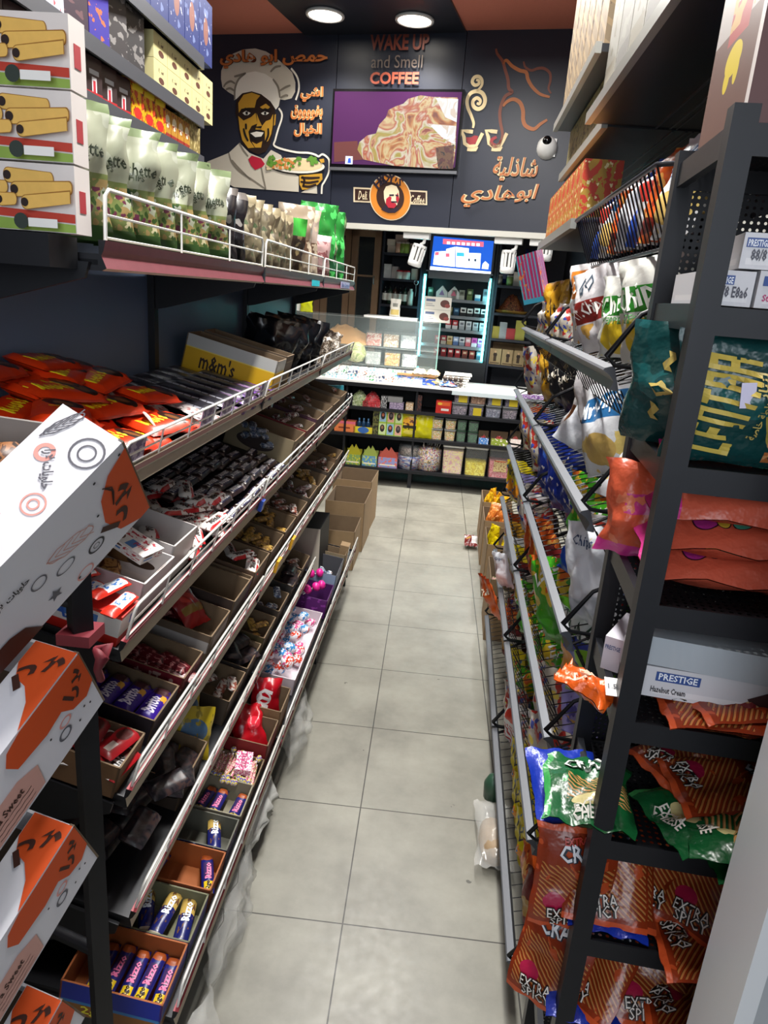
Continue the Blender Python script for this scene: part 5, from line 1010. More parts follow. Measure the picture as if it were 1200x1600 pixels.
for j, (x, w_, h, c_) in enumerate(((1.30, .2, .09, '4c3a2a'), (1.52, .2, .09, '5a442c'), (1.76, .22, .085, '6a5038'), (2.02, .22, .09, '54483c'), (2.27, .22, .08, '6a5c34'), (2.52, .22, .09, '4a3e34'), (2.8, .24, .1, '6a523a'))):
    bx_(x, w_, h, c_, 'brown card display box on the fourth shelf, number %s counted from the wafer bar box' % ('one', 'two', 'three', 'four', 'five', 'six', 'seven')[j], 3, .29)
    fill(3, x, w_*.7, 11, SML[(3, 3, 1, 0, 3, 1, 3)[j]], 'small wrapped sweet in brown display box %s past the wafer bars' % ('one', 'two', 'three', 'four', 'five', 'six', 'seven')[j], 'sweet', 'sweets in brown box %d' % (j+1), zr=.05)
for j, x in enumerate((1.18, 1.42)): carton('yellow_shelf_tag', .05, .012, .045, [plain('tag_yellow', 'd8a020', .4)]).put(SL[3] @ TR(x, -.022, RH+.01), 'yellow tag clipped to the fourth shelf guard, %s one' % ('nearer', 'farther')[j], 'tag', 'yellow tags')
carton('blue_shelf_tag', .03, .012, .035, [plain('tag_blue', '2a48a0', .4)]).put(SL[2] @ TR(.985, -.022, .01), 'small blue tag clipped to the third shelf rail', 'tag')
# ---- fifth shelf, in shade
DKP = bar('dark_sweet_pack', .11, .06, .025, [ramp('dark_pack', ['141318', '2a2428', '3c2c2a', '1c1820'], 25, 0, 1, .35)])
YBG = bag('yellow_bag', .12, .15, .05, [prt('yellow_bag', 'b8a020', [('ell', (.5, .55, .34, .25), '4a6a8a'), ('noise', (6, 6, .58, 3.), '8a7a18')], .35)], seed=77)
for k in range(3): put(4, YBG, .52+.09*k, .06+.05*k, 'yellow and blue bag on the fifth shelf, %s of three' % ('nearest', 'middle', 'farthest')[k], 'bag', 'yellow bags', .0, -60+20*k, -25)
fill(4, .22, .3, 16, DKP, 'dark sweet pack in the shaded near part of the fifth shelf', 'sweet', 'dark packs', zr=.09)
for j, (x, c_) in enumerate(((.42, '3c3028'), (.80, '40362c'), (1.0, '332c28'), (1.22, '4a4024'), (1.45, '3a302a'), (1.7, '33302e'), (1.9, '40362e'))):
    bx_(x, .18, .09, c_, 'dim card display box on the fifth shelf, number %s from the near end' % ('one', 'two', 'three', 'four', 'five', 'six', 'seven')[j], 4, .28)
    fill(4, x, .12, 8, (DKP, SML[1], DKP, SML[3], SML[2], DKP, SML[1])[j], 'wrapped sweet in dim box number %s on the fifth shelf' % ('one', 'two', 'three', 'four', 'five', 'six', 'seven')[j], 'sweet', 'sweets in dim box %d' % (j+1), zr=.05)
# ---- bottom shelf
BLUEB = prt('rizzo_side', '1f2f98', [('rect', (0, 1, .0, .45), '8a5a2a'), ('rect', (0, 1, .36, .45), '3a78b0')], .4)
ORG = plain('card_orange', '9a5424', .7, var=.1)
def bbx(x, w, h, m, lb, d=.22, inner=None, art=(), y=.015): return put(5, tray('bar_box', w, d, h, m if not isinstance(m, str) else plain('dbox_'+m, m, .6, var=.1), inner or CARD_IN, art=art), x, y, lb, 'box')
bbx(.045, .15, .085, BLUEB, 'blue and orange bar box at the near end of the bottom shelf', .22, ORG, [('2go!', .38, .2, .028, 'e8d838', 0, .07, 'l')])
RIZ = bar('wafer_stick', .125, .032, .022, [prt('rizzo_wrap', '1c1f6a', [('rect', (.0, .24, .15, .85), 'd8b820'), ('rect', (.3, .72, .15, .85), '3a2a58'), ('ell', (.88, .5, .1, .5), '9a4a22')], .3)], [('Rizzo', .5, .5, .017, 'e070a0', 0, .05), ('2go', .14, .5, .016, '2a1a10', 0, .025)])
for k in range(5): put(5, RIZ, .05, .035+.036*k, 'blue and yellow wafer stick standing ready in the nearest bar box', 'sweet', 'wafer sticks in the nearest box', .03+.006*(k % 2), rr.uniform(-3, 3))
bbx(.2, .14, .075, prt('rizzo2', '2a3a90', [('rect', (0, 1, 0, .3), '6a7a5a')], .4), 'blue bar box with white lettering, second from the near end', .22, plain('inner_olive', '6a6a50', .7), [('Rizzo', .45, .62, .032, 'e8ecf4', 0, .12, 'l')])
RIZG = bar('gold_wafer_bar', .13, .036, .02, [prt('gold_wrap', '1c2160', [('rect', (.62, 1, 0, 1), 'b89a50'), ('noise', (6, 4, .6, 2.), '6a4a30'), ('rect', (.0, .06, 0, 1), 'b8b0a0')], .25)], [('Rizzo', .66, .5, .02, 'e8f0f8', 0, .055)])
for k, (x, y, a) in enumerate(((.21, .05, 8), (.21, .10, -4), (.22, .15, 20), (.2, .19, 5))): put(5, RIZG, x, y, 'gold and blue wafer bar in the second bar box', 'sweet', 'gold wafer bars', .03+.008*(k % 2), a)
bbx(.345, .13, .075, plain('box_rust', '8a4a20', .6), 'orange-brown bar box, third from the near end', .22, ORG)
put(5, RIZ, .36, .045, 'single wafer stick at the front of the orange-brown box', 'sweet', None, .03, 20); put(5, RIZ, .33, .18, 'wafer stick at the back of the orange-brown box', 'sweet', None, .03, -10)
bbx(.475, .12, .075, prt('navy_side', '1a2048', [('noise', (16, 4, .6, 3.), '8a94c0')], .4), 'navy bar box, fourth from the near end', .22, plain('inner_grey', '5a5a50', .7))
put(5, RIZG, .49, .07, 'gold wafer bar lying alone in the navy box', 'sweet', None, .035, 18); put(5, RIZG, .48, .18, 'dark blue wafer bar at the back of the navy box', 'sweet', None, .03, 2)
bbx(.615, .14, .075, '6c6656', 'grey card bar box, fifth from the near end', .22, plain('inner_pale', '86806c', .7))
for k, (y, kk) in enumerate(((.04, RIZ), (.10, RIZ), (.14, RIZ), (.19, RIZG))): put(5, kk, .61, y, 'wafer stick in the grey card box', 'sweet', 'sticks in the grey box', .03, rr.uniform(-8, 8))
bbx(.76, .14, .06, '5a5448', 'shallow box of sweet sticks, sixth from the near end', .22)
STK = bar('candy_stick', .11, .012, .01, [ramp('stick_col', ['d8b070', 'c85a8a', 'e8d8c0', 'a83a5a', '8a9a4a', 'f0e0e8'], 30, 0, .5, .35, stretch=(1, 4, 1))], res=(6, 3))
for k in range(26): put(5, STK, .755+rr.uniform(-.01, .01), .03+.0078*k, 'thin striped candy stick in the shallow box', 'sweet', 'candy sticks', .05+.01*(k % 2), rr.uniform(-12, 12))
BALL = Kit('candy_ball', MB().lathe([(.001, -.01), (.007, -.007), (.01, 0), (.007, .007), (.001, .01)], 8).mesh('ball', ramp('ball_col', ['c8304a', '3a6ac0', 'e8d040', 'e8e8f0', '8a3a98'], 60, 0, 1, .25)))
for k in range(24): put(5, BALL, .69+rr.uniform(-.012, .014)+(.13 if k % 3 == 0 else 0), .03+.19*rr.random(), 'small round sweet along the edge of the candy sticks', 'sweet', 'round sweets', .07)
put(5, carton('stick_pack', .09, .05, .02, [prt('pinkstick', 'e8d8e0', [('noise', (9, 9, .5, 2.), 'b82a70')], .3)], [('t', 'SIXLETS', .5, .5, .018, 'b01c60', 0, .07)]), .77, .045, 'white and pink stick pack lying on the candy sticks', 'sweet', None, .068, 10)
bbx(.92, .15, .10, prt('red_carton', '7a1a1c', [('rect', (.3, .62, .25, .5), '4a4a2a'), ('noise', (9, 6, .6, 2., 0, .4, .5, 1), '5a1010')], .6), 'dark red card box, seventh from the near end', .23)
RDB = bag('red_bag', .12, .15, .06, [prt('red_shiny', 'a80f1c', [('ell', (.6, .5, .2, .15), 'd83040')], .25)], seed=81, wr=2)
for k in range(2): put(5, RDB, .91+.03*k, .08+.07*k, 'shiny red bag lying in the dark red box, %s one' % ('front', 'rear')[k], 'bag', 'shiny red bags', .03, -60+25*k, -55)
bbx(1.10, .16, .115, '84684a', 'tall brown card box holding a black and a red bag', .23)
put(5, bag('red_white_bag', .11, .14, .05, [prt('red_m', 'b01020', [('ell', (.4, .5, .25, .2), 'd8d0d0'), ('ell', (.42, .5, .17, .13), 'b01020')], .25)], [("m", .4, .5, .05, 'f0e8e8', 80)], seed=83), 1.12, .09, 'red bag with white lettering standing in the tall card box', 'bag', None, .02, -70, -12)
put(5, bag('black_bag', .12, .13, .05, [BB], seed=84, wr=2.5), 1.10, .17, 'crumpled black bag at the back of the tall card box', 'bag', None, .02, -50, -10)
put(5, tray('egg_box', .62, .21, .07, plain('egg_box_white', 'c8bcc4', .5), plain('egg_box_in', 'd8ccd4', .5), back=.1), 1.62, .02, 'long pale open box of foil wrapped chocolate eggs', 'box')
EGG = [Kit('chocolate_egg', MB().lathe([(.001, -.03), (.014, -.024), (.022, -.008), (.021, .008), (.012, .024), (.001, .03)], 12).mesh('egg%d' % k, ramp('egg_%d' % k, c, 22, 0, 1, .25))) for k, c in enumerate((['e8e6ea', '3a8ac8', 'f0f0f4', 'd03a3a'], ['e8e4e8', 'd8508a', 'f4f0f4', 'c83040'], ['f0eef0', 'd0402a', 'e8e6ea', '5aa0d8']))]
for k in range(48): put(5, EGG[k % 3], 1.36+.54*rr.random(), .05+.15*rr.random(), ('white and blue foil wrapped egg in the long pale box', 'white and pink foil wrapped egg in the long pale box', 'white and red foil wrapped egg in the long pale box')[k % 3], 'chocolate egg', ('blue eggs', 'pink eggs', 'red eggs')[k % 3], .035+.035*(k//24)+rr.uniform(0, .02), rr.uniform(0, 360), rr.uniform(50, 120))
for k in range(4): put(5, carton('egg_header_card', .06, .012, .14, [plain('egg_card_%d' % k, ('8ab0d0', 'd8d4dc', 'd8ccd8', 'c8c4d0')[k], .4)]), 1.30+.16*k, .20, 'upright card at the back of the egg box, %s from the near end' % ('first', 'second', 'third', 'fourth')[k], 'card', 'egg cards')
FLW = Kit('pink_lollipop', MB().lathe([(.001, -.02), (.02, -.012), (.024, 0), (.02, .012), (.001, .02)], 12).mesh('plolly', plain('hot_pink', 'e02a90', .3)), [('stick', MB().tube([(0, 0, -.02), (0, 0, -.08)], .003, 5).mesh('pstick', WHITE), None)])
for k in range(7): put(5, FLW, 1.98+.045*k, .06+.11*rr.random(), 'hot pink round lollipop standing past the egg box', 'lollipop', 'pink lollipops', .12+.02*rr.random(), 0, rr.uniform(40, 80))
bbx(2.1, .2, .10, prt('violet_open', '5a1a68', [('noise', (8, 5, .6, 2.), '8a3a98')], .5), 'violet open box behind the pink lollipops', .2, plain('violet_in', '4a1658', .6))
bbx(2.38, .26, .13, plain('pale_blue_box', '8a9cb8', .5), 'pale blue open box on the far bottom shelf', .19, plain('pale_blue_in', '4a4a50', .7))
fill(5, 2.38, .1, 6, SML[2], 'silver blue sweet in the pale blue box', 'sweet', 'sweets in the pale blue box', .04, .18, .03, .06)
bbx(2.63, .1, .12, '8a7a60', 'small torn card box beside the pale blue box', .15)
put(5, carton('white_flap_box', .07, .05, .15, [WHITE, CARD], faces=[0, 0, 1, 0, 1, 0]), 2.68, .01, 'white box edge with brown side near the rack end', 'box')
put(5, tray('green_carton', .22, .25, .2, prt('green_carton', '0e6a42', [('rect', (.5, .95, .1, .3), '0a5636')], .5, spec=.3), CARD_IN), 2.60, .2, 'open green carton behind the far bottom shelf', 'box', None, .08)
# plastic bags hanging under the bottom guard
CLB = clear('crinkled_plastic', 'd8d8d4', .3, .12)
def droop(name, x, y, w, h, seed, mats=CLB, t=.07):
    f = bag_fn(w, h, t, seed, 2.2); b = bag_fn(w, h, t, seed, 2.2, side=-1)
    return Kit(name, MB().surf(f, 12, 14).surf(lambda u, v: b(1-u, v), 12, 14).mesh(name, mats))
droop('plastic_bag', 0, 0, .38, .16, 91).put(GL @ TR(-.44, 1.52, .03) @ RZ(90), 'clear crinkled plastic bag hanging under the near bottom shelf', 'plastic bag')
droop('plastic_bag', 0, 0, .28, .14, 92).put(GL @ TR(-.40, 1.14, .003) @ RZ(80) @ RX(-20), 'clear plastic bag lying on the floor at the near rack end', 'plastic bag')
droop('plastic_bag', 0, 0, .3, .17, 93).put(GL @ TR(-.44, 2.42, .03) @ RZ(90), 'clear plastic bag hanging at the middle rack legs', 'plastic bag')
droop('plastic_bag', 0, 0, .32, .1, 95, plain('white_plastic_bag', 'b8b8b4', .4)).put(GL @ TR(-.47, 1.92, .06) @ RZ(90), 'white plastic bag with dark print stuffed under the bottom shelf', 'plastic bag')
# ---- top shelf bags
T0 = SL[0]
CH = prt('crisp_bag_green', 'a6aa94', [('noise', (2.5, 3, .5, 31., 0, 1, .45, 1), 'b6baa8'), ('noise', (4, 4, .42, 2., 0, 1, .0, .5), '75824a'), ('noise', (7, 8, .52, 5., 0, 1, 0, .46), 'a08858'), ('noise', (8, 9, .58, 8., 0, 1, 0, .4), '6a3048'), ('noise', (9, 9, .60, 18., 0, 1, 0, .5), '3f5a2a'), ('noise', (9, 10, .64, 28., 0, 1, 0, .44), 'd0c8a0'), ('rect', (0, 1, .93, 1), '7c8c64'), ('rect', (0, 1, 0, .12), '3a5a2c'), ('ell', (.48, .42, .17, .12), '1c5a3c'), ('noise', (3, 3, .6, 12., 0, 1, .5, .86), 'c2c6b6')], .3)
for k in range(7):
    bag('crisp_bag', .165, .21, .07, [CH], [('bruschette', .64, .66, .022, '3a4434', 0, .1), ('CHIPS', .66, .59, .010, '3a4434', 0, .045), ('chips', .48, .42, .014, 'b8d8c4', 0, .03)], seed=100+k, wr=2.0).put(T0 @ TR(.075+.108*k, .10+.01*(k % 2), RH+.002) @ RZ(-52-2*k) @ RX(4), 'pale green crisp bag on the top shelf, %s of seven' % ('first and nearest', 'second', 'third', 'fourth', 'fifth', 'sixth', 'seventh and farthest')[k], 'bag', 'pale green crisp bags')
BK2 = prt('black_crisp', '1e1c20', [('noise', (3, 4, .6, 2.), 'a8a4a0'), ('rect', (0, 1, .9, 1), '6a6460')], .25)
for k in range(2): bag('dark_crisp_bag', .15, .19, .07, [BK2], seed=110+k, wr=1.8).put(T0 @ TR(.86+.09*k, .10, RH+.002) @ RZ(-45), 'black and silver crisp bag right of the pale green bags, %s one' % ('nearer', 'farther')[k], 'bag', 'black silver crisp bags')
KH = prt('khaki_crisp', '736a54', [('noise', (8, 9, .6, 15.), '4a5a3c'), ('noise', (4, 4, .54, 2.), '5a5140'), ('noise', (6, 5, .60, 5.), 'a89c80'), ('ell', (.4, .5, .2, .14), '3a4a3a'), ('rect', (0, 1, .88, 1), '94886c')], .35)
for k in range(6): bag('khaki_crisp_bag', .15, .195, .07, [KH], seed=120+k, wr=2.2).put(T0 @ TR(1.04+.105*k, .10, RH+.002) @ RZ(-48), 'khaki brown crisp bag on the top shelf, %s of six' % ('first from the near side', 'second', 'third', 'fourth', 'fifth', 'sixth and farthest')[k], 'bag', 'khaki crisp bags')
GRF = plain('green_foil', '1f8a34', .25)
bag('green_topped_bag', .14, .2, .06, [prt('green_top', '3a2c24', [('rect', (0, 1, .7, 1), '3a9a3a'), ('noise', (5, 5, .58, 2., 0, 1, 0, .7), '8a7a58')], .3)], seed=130, wr=1.8).put(T0 @ TR(1.72, .09, RH+.002) @ RZ(-45) @ RX(10), 'dark bag with bright green top after the khaki bags', 'bag')
for k in range(2): bag('tall_beige_bag', .17, .27, .08, [prt('beige_tall_%d' % k, ('8a7a66', 'a8988c')[k], [('rect', (0, 1, .3, .5), '6a5040'), ('noise', (4, 6, .58, 3.), 'c8b8a0')], .35)], seed=132+k, wr=1.3).put(T0 @ TR(1.96+.14*k, .11, RH+.002) @ RZ(-50), 'tall beige bag on the top shelf, %s of two' % ('nearer', 'farther')[k], 'bag', 'tall beige bags')
bag('pinkish_bag', .17, .18, .08, [prt('pinkish', 'a88a88', [('noise', (5, 5, .55, 3.), '7a4a4c'), ('rect', (0, 1, .85, 1), 'c8b8b8')], .35)], seed=135).put(T0 @ TR(2.25, .08, RH+.002) @ RZ(-45), 'pinkish grey bag low in front of the tall beige bags', 'bag')
for k in range(4): bag('green_gift_bag', .2, .33, .09, [prt('green_gift_%d' % (k % 2), ('2a7a34', '4a5c3c')[k % 2], [('noise', (4, 5, .58, 3.), ('50c060', '8a9a70')[k % 2]), ('rect', (0, 1, .1, .25), '2a5a3a')], .22)], seed=140+k, wr=2.4).put(T0 @ TR(2.42+.15*k, .10+.02*(k % 2), RH+.002) @ RZ(-50), 'tall crinkled green bag at the far end of the top shelf, %s of four' % ('nearest', 'second', 'third', 'farthest')[k], 'bag', 'green bags')
# price strip with handwriting and a blue sticker
carton('shelf_label', .3, .002, .03, [plain('label_violet', 'b8b0d0', .4)], [('f', 'Bite Caramel', .5, .5, .02, '3a2a88', 0, .26)]).put(T0 @ TR(2.62, -.0145, .008), 'pale strip with handwriting on the far end of the top rail', 'label')
carton('blue_sticker', .16, .002, .022, [plain('cyan_sticker', '2ab8c8', .4)]).put(T0 @ TR(1.80, -.0145, .006), 'cyan sticker on the middle of the top rail', 'label')
# ---- wafer roll boxes stacked on the near end
ROL, RDK, RED2 = plain('roll_yellow', 'e0b45c', .5, var=.12, scale=60), plain('roll_choc', '241410', .5), plain('plate_red', 'b83a28', .5)
rb = MB(); W_, H_ = .24, .092
def cap(cx, cz, ang, L_, r, m0, e):
    a = radians(ang); P = []
    for k in range(9): t = a+pi/2+pi*k/8; P.append((cx+r*.8*cos(t), cz+r*sin(t)))
    for k in range(9): t = a-pi/2+pi*k/8; P.append((cx+L_*cos(a)+r*.5*cos(t), cz+L_*sin(a)+r*.9*sin(t)))
    Q = [(min(W_/2-.002, x), -e-.0004, z) for x, z in P]; rb.face([(x, -e, z) for x, _, z in [((x-cx-L_/2)*1.03+cx+L_/2, 0, (z-cz)*1.12+cz) for x, _, z in Q]], 6); rb.face(Q, m0)
    rb.face([(cx+r*.62*cos(2*pi*k/14)-.002, -e-.0014, cz+r*.66*sin(2*pi*k/14)) for k in range(14)], 1)
ql = lambda p, m, e: rb.face([(x, -e, z) for x, z in p], m)
ql([(-W_/2, .001), (W_/2-.001, .001), (W_/2-.001, .012), (-W_/2, .022)], 4, .0008); ql([(-W_/2, .022), (.02, .018), (W_/2-.001, .014), (W_/2-.001, .026), (.0, .03), (-W_/2, .028)], 2, .0012)
for k, (cx, cz, an, L_, r) in enumerate(((.022, .074, -2, .062, .0095), (.0, .057, 3, .016, .0085), (.034, .055, 4, .08, .0095), (-.022, .042, 3, .016, .0085), (.012, .040, 4, .02, .0085), (.052, .038, 8, .07, .009))): cap(cx, cz, an, L_, r, 0, .0016+.002*k)
rb.face([(.045+.011*cos(2*pi*k/16), -.0165, .012+.011*sin(2*pi*k/16)) for k in range(16)], 3); ql([(.056, .005), (.1, .005), (.1, .017), (.056, .017)], 5, .0168); ql([(-.1, .06), (-.03, .06), (-.03, .085), (-.1, .085)], 5, .001)
rmesh = rb.mesh('roll_print', [ROL, RDK, RED2, plain('badge_dark', '2c3630', .5), plain('leaf_green', '8aa848', .5), WHITE, plain('roll_edge', '9a6a24', .5)])
body = MB().b2((-W_/2, 0, 0), (W_/2, .045, H_)).mesh('roll_box', [prt('roll_box', 'ddd6d2', [], .35)])
side = MB().b2((W_/2, .012, .03), (W_/2+.0008, .03, .06)).mesh('roll_side', plain('side_red', 'a83038', .5))
for k in range(3): Kit('wafer_roll_box', body, [('printed_picture', rmesh, None), ('red_side_label', side, None)]).put(GL @ TR(-.5575-W_/2, 1.076+(0, .0, .004)[k], 1.829+k*(H_+.003)) @ RZ((0, .6, -.4)[k]), 'white box with wafer roll picture, %s of the stack of three' % ('bottom', 'middle', 'top')[k], 'box', 'wafer roll boxes')
# ---- two small shelves above
def upper(z, name, lb):
    M = shelfM(GL, -.73, Y0L, z, 0, -1); o = root(name, M, lb, 'shelf')
    obj('shelf_board', MB().b2((0, .0, -.012), (1.0, .155, -.004)), prt('perforated_metal', '4a4d55', [('stripes', (45, 70, .3), '15161a'), ('stripes', (-45, 70, .3), '15161a')], .4, .5), None, o)
    obj('front_lip', MB().b2((0, -.006, -.03), (1.0, 0, 0)), plain('lip_grey', '6a6d75', .35, .6), None, o)
    obj('bracket', MB().b2((.998, 0, -.03), (1.004, .155, -.004)), BLACK, None, o); return M
U1 = upper(2.105, 'wall_shelf', 'narrow grey wall shelf of small boxes just above the crisp bags'); U2 = upper(2.205, 'wall_shelf', 'perforated wall shelf with dark and cream boxes, second above the crisp bags'); U3 = upper(2.348, 'wall_shelf', 'highest wall shelf with blue boxes at the upper left')
DRB = prt('dark_red_box', '3a2a2c', [('rect', (0, 1, 0, .14), 'b82a30'), ('rect', (.35, .65, .14, .5), 'e0dce0'), ('rect', (.42, .58, .14, .42), 'c03040'), ('rect', (.2, .8, .56, .68), 'b0b0b8')], .4)
for k in range(8): carton('small_dark_box', .052, .05, .072, [DRB]).put(U1 @ TR(.07+.066*k, .012, .001) @ RZ(-8), 'small dark box with red base, number %s on the lower wall shelf' % ('one', 'two', 'three', 'four', 'five', 'six', 'seven', 'eight')[k], 'box', 'small dark boxes')
YB2 = prt('yellow_box', 'd8a412', [('noise', (4, 5, .52, 2.), 'b83a18'), ('noise', (5, 6, .62, 7.), '4a2a10'), ('ell', (.5, .2, .3, .14), 'c82a20'), ('rect', (.1, .9, .72, .86), 'e8c838')], .4)
for k in range(3): carton('small_yellow_box', .055, .06, .085, [YB2]).put(U1 @ TR(.60+.064*k, .01, .001) @ RZ(-6), 'yellow printed box on the lower wall shelf, %s of three' % ('nearest', 'middle', 'farthest')[k], 'box', 'small yellow boxes')
RY2 = prt('red_yellow_box', 'b8842a', [('ell', (.5, .6, .36, .22), 'e8dcc0'), ('rect', (0, 1, 0, .2), '9a2420'), ('noise', (5, 5, .58, 3.), '8a3a20')], .4)
for k in range(4): carton('small_jar_box', .04, .05, .065, [RY2]).put(U1 @ TR(.775+.045*k, .01, .001), 'small red and ochre box, %s of four right of the yellow boxes' % ('first', 'second', 'third', 'fourth')[k], 'box', 'small ochre boxes')
for k in range(2): carton('gold_box', .055, .06, .085, [prt('gold_pattern', '8a7844', [('blobs', (5, 7, .4, 2.), 'c8b880')], .4)]).put(U1 @ TR(.93+.06*k, .012, .001), 'gold patterned box at the far end of the lower wall shelf, %s one' % ('nearer', 'farther')[k], 'box', 'gold boxes')
for k, (x, w_, h, c_, c2, lb) in enumerate(((.33, .09, .12, '3a2a38', '6a4a50', 'dark maroon box at the near end of the middle wall shelf'), (.43, .07, .13, '3a2f98', 'c86a40', 'violet box with orange print on the middle wall shelf'), (.51, .075, .125, '3a3638', '8a8684', 'dark grey box on the middle wall shelf, nearer one'), (.60, .075, .12, '343234', '807c7a', 'dark grey box on the middle wall shelf, beside the cream boxes'))):
    carton('tall_box', w_, .09, h, [prt('tallbox%d' % k, c_, [('noise', (3, 7, .56, k*2.), c2, ), ], .45)]).put(U2 @ TR(x, .012, .001) @ RZ(-6), lb, 'box', 'dark boxes on the middle wall shelf')
carton('blue_white_box', .06, .07, .1, [prt('bluewhite', 'c8c8d8', [('rect', (0, 1, .5, 1), '4a4aa0'), ('noise', (4, 5, .58, 2.), 'c04a50')], .4)]).put(U2 @ TR(.26, .01, .001), 'blue and white box nearest the camera on the middle wall shelf', 'box')
CRB = prt('cream_box', 'cfc58f', [('ell', (.55, .3, .2, .13), '5a3020'), ('noise', (9, 4, .56, 2., .3, .8, .58, .76), '6a5a3a')], .45)
for r_ in range(2):
    for k in range(5): carton('cream_box', .083, .08, .055, [plain('cream_card', 'cfc58f', .5), CRB], faces=[1, 0, 0, 0, 0, 0]).put(U2 @ TR(.735+.0855*k, .01, .001+.056*r_), 'small cream box with brown motif, %s row, %s from the near side' % (('lower', 'upper')[r_], ('first', 'second', 'third', 'fourth', 'fifth')[k]), 'box', 'cream boxes')
BLB = prt('blue_box', '22306e', [('noise', (3, 4, .56, 2.), '6a78a8'), ('ell', (.5, .5, .18, .22), '8a5a50'), ('noise', (6, 6, .66, 8.), 'c8c8d8')], .4)
for k in range(9): carton('blue_box', .105, .08, .15, [BLB]).put(U3 @ TR(.19+.108*k, .008, .001), 'blue printed box on the highest wall shelf, number %s from the near end' % ('one', 'two', 'three', 'four', 'five', 'six', 'seven', 'eight', 'nine')[k], 'box', 'blue boxes')
# ---- cartons on the floor past the rack
def floor_box(name, px, py, w, d, h, lb, col, flap=True, x=None, rz=0):
    p = at(GL, px, py, z=0.0) if x is None else Vector((x, py, 0))
    k = tray(name, w, d, h, col, CARD_IN)
    if flap: k.parts.append(('flap', MB().b2((-w/2, -.05, h-.06), (w/2, -.003, h)).mesh('flap', CARD), Matrix.Translation((0, 0, 0)) @ Matrix.Rotation(radians(-18), 4, 'X')))
    return k.put(GL @ TR(p.x, p.y, .001) @ RZ(90+rz), lb, 'box')
floor_box('cardboard_carton', 0, 5.42, .40, .30, .40, 'open brown carton on the floor before the counter, taller one', CARD, False, x=-.46, rz=-2)
floor_box('cardboard_carton', 0, 4.97, .42, .28, .36, 'open brown carton on the floor in the middle of the three', CARD, False, x=-.46, rz=-1)
floor_box('cardboard_carton', 0, 4.56, .34, .24, .27, 'open brown carton nearest the rack end, lowest of the three', CARD, False, x=-.48)
carton('black_box', .3, .2, .3, [plain('black_card', '14161c', .6), plain('pale_card', 'b8b0a0', .7)], faces=[0, 0, 1, 0, 0, 0]).put(GL @ TR(-.56, 3.62, .285) @ RZ(90), 'black box with pale side propped behind the floor cartons', 'box')
# ================================================================== RIGHT RACK OF WIRE SHELVES (frame GR), X on its shelves runs from the far end towards the camera
XQ, YQ, NB = .31, 3.46, 2
ALU = plain('rail_aluminium', '65686e', .4, .4, var=.06, scale=9)
BWIRE = plain('black_wire', '121317', .4, .4)
SR = {k: shelfM(GR, XQ, YQ, z, 18, 1) for k, z in {1: 1.635, 2: 1.35, 3: 1.08, 4: .82, 5: .54, 6: .17}.items()}
GRi = rotm(A_R).inverted()
rack2 = root('crisp_rack', GR, 'black wire crisp rack with grey price rails along the right of the aisle', 'rack')
BD = .36
obj('back_panel', MB().b2((XQ+.44, YQ-2.06, .05), (XQ+.46, YQ-1.035, 2.9)).b2((XQ+.44, YQ-1.03, .05), (XQ+.46, YQ, 3.1)), DARK, None, rack2)
for y in (YQ, YQ-1.03, YQ-2.06): obj('upright', MB().b2((XQ+.40, y-.015, 0), (XQ+.44, y+.015, 2.9)), BLACK, None, rack2)
for k, M in SR.items():
    for j in range(NB):
        a, b = j*1.03+.008, (j+1)*1.03-.008
        mb = MB(); nw = 22
        for q in range(nw+1):
            x = a+(b-a)*q/nw; mb.tube([(x, .002, .012), (x, BD, .012), (x, BD+.01, .10)], .0016, 4, caps=False)
        for yy in (.1, .2, .3): mb.tube([(a, yy, .0095), (b, yy, .0095)], .0022, 4, caps=False)
        if k <= 5:
            for q in range(nw+1): x = a+(b-a)*q/nw; mb.tube([(x, .004, .0), (x, .02, -.07)], .0014, 4, caps=False)
            mb.tube([(a, .02, -.07), (b, .02, -.07)], .002, 4, caps=False)
        sh = obj('wire_shelf', mb, BWIRE, GRi @ M, rack2)
        prof = [(-.004, 0), (-.016, .006), (-.006, .02), (-.012, .034), (-.022, .046), (-.018, .049), (0, .049), (0, 0)]
        r_ = MB(); P = [[(xx, yy, zz) for yy, zz in prof] for xx in (a, b)]
        for q in range(len(prof)): q2 = (q+1) % len(prof); r_.face([P[0][q], P[1][q], P[1][q2], P[0][q2]][::-1], 0)
        r_.face(P[0], 0); r_.face(P[1][::-1], 0)
        obj('price_rail', r_, ALU, None, sh)
        for x in (a-.004, b+.004): obj('side_wire', MB().tube([(x, .05, .03), (x, .0, .05), (x, -.012, .07), (x, .06, .13), (x, BD, .19)], .0045, 6).tube([(x, .0, .02), (x, BD, .10)], .003, 5), BWIRE, None, sh)
# dense wire basket, upper shelves and their boards
o = root('wire_basket', GR, 'black close-barred wire basket of bags above the crisp shelves', 'basket')
mb = MB(); yb0, yb1 = YQ-2.05, YQ-1.12
for q in range(30):
    y = yb0+(yb1-yb0)*q/29; mb.tube([(XQ, y, 2.03), (XQ+.055, y, 1.90), (XQ+.38, y, 1.93)], .0021, 4, caps=False)
obj('bars', mb, BWIRE, None, o)
obj('rim', MB().tube([(XQ, yb0, 2.03), (XQ, yb1, 2.03), (XQ+.4, yb1, 2.08), (XQ+.4, yb0, 2.08)], .005, 6, closed=True).tube([(XQ+.055, yb0, 1.90), (XQ+.055, yb1, 1.90)], .004, 5), plain('basket_rim', '5a5c62', .3, .6), None, o)
obj('end_panel', MB().prism([(XQ+.0, 2.03), (XQ+.055, 1.9), (XQ+.38, 1.93), (XQ+.4, 2.08)], yb1+.004, yb1+.012, 0), BLACK, None, o)
EDGE = plain('shelf_edge_light', '94948e', .35, .4)
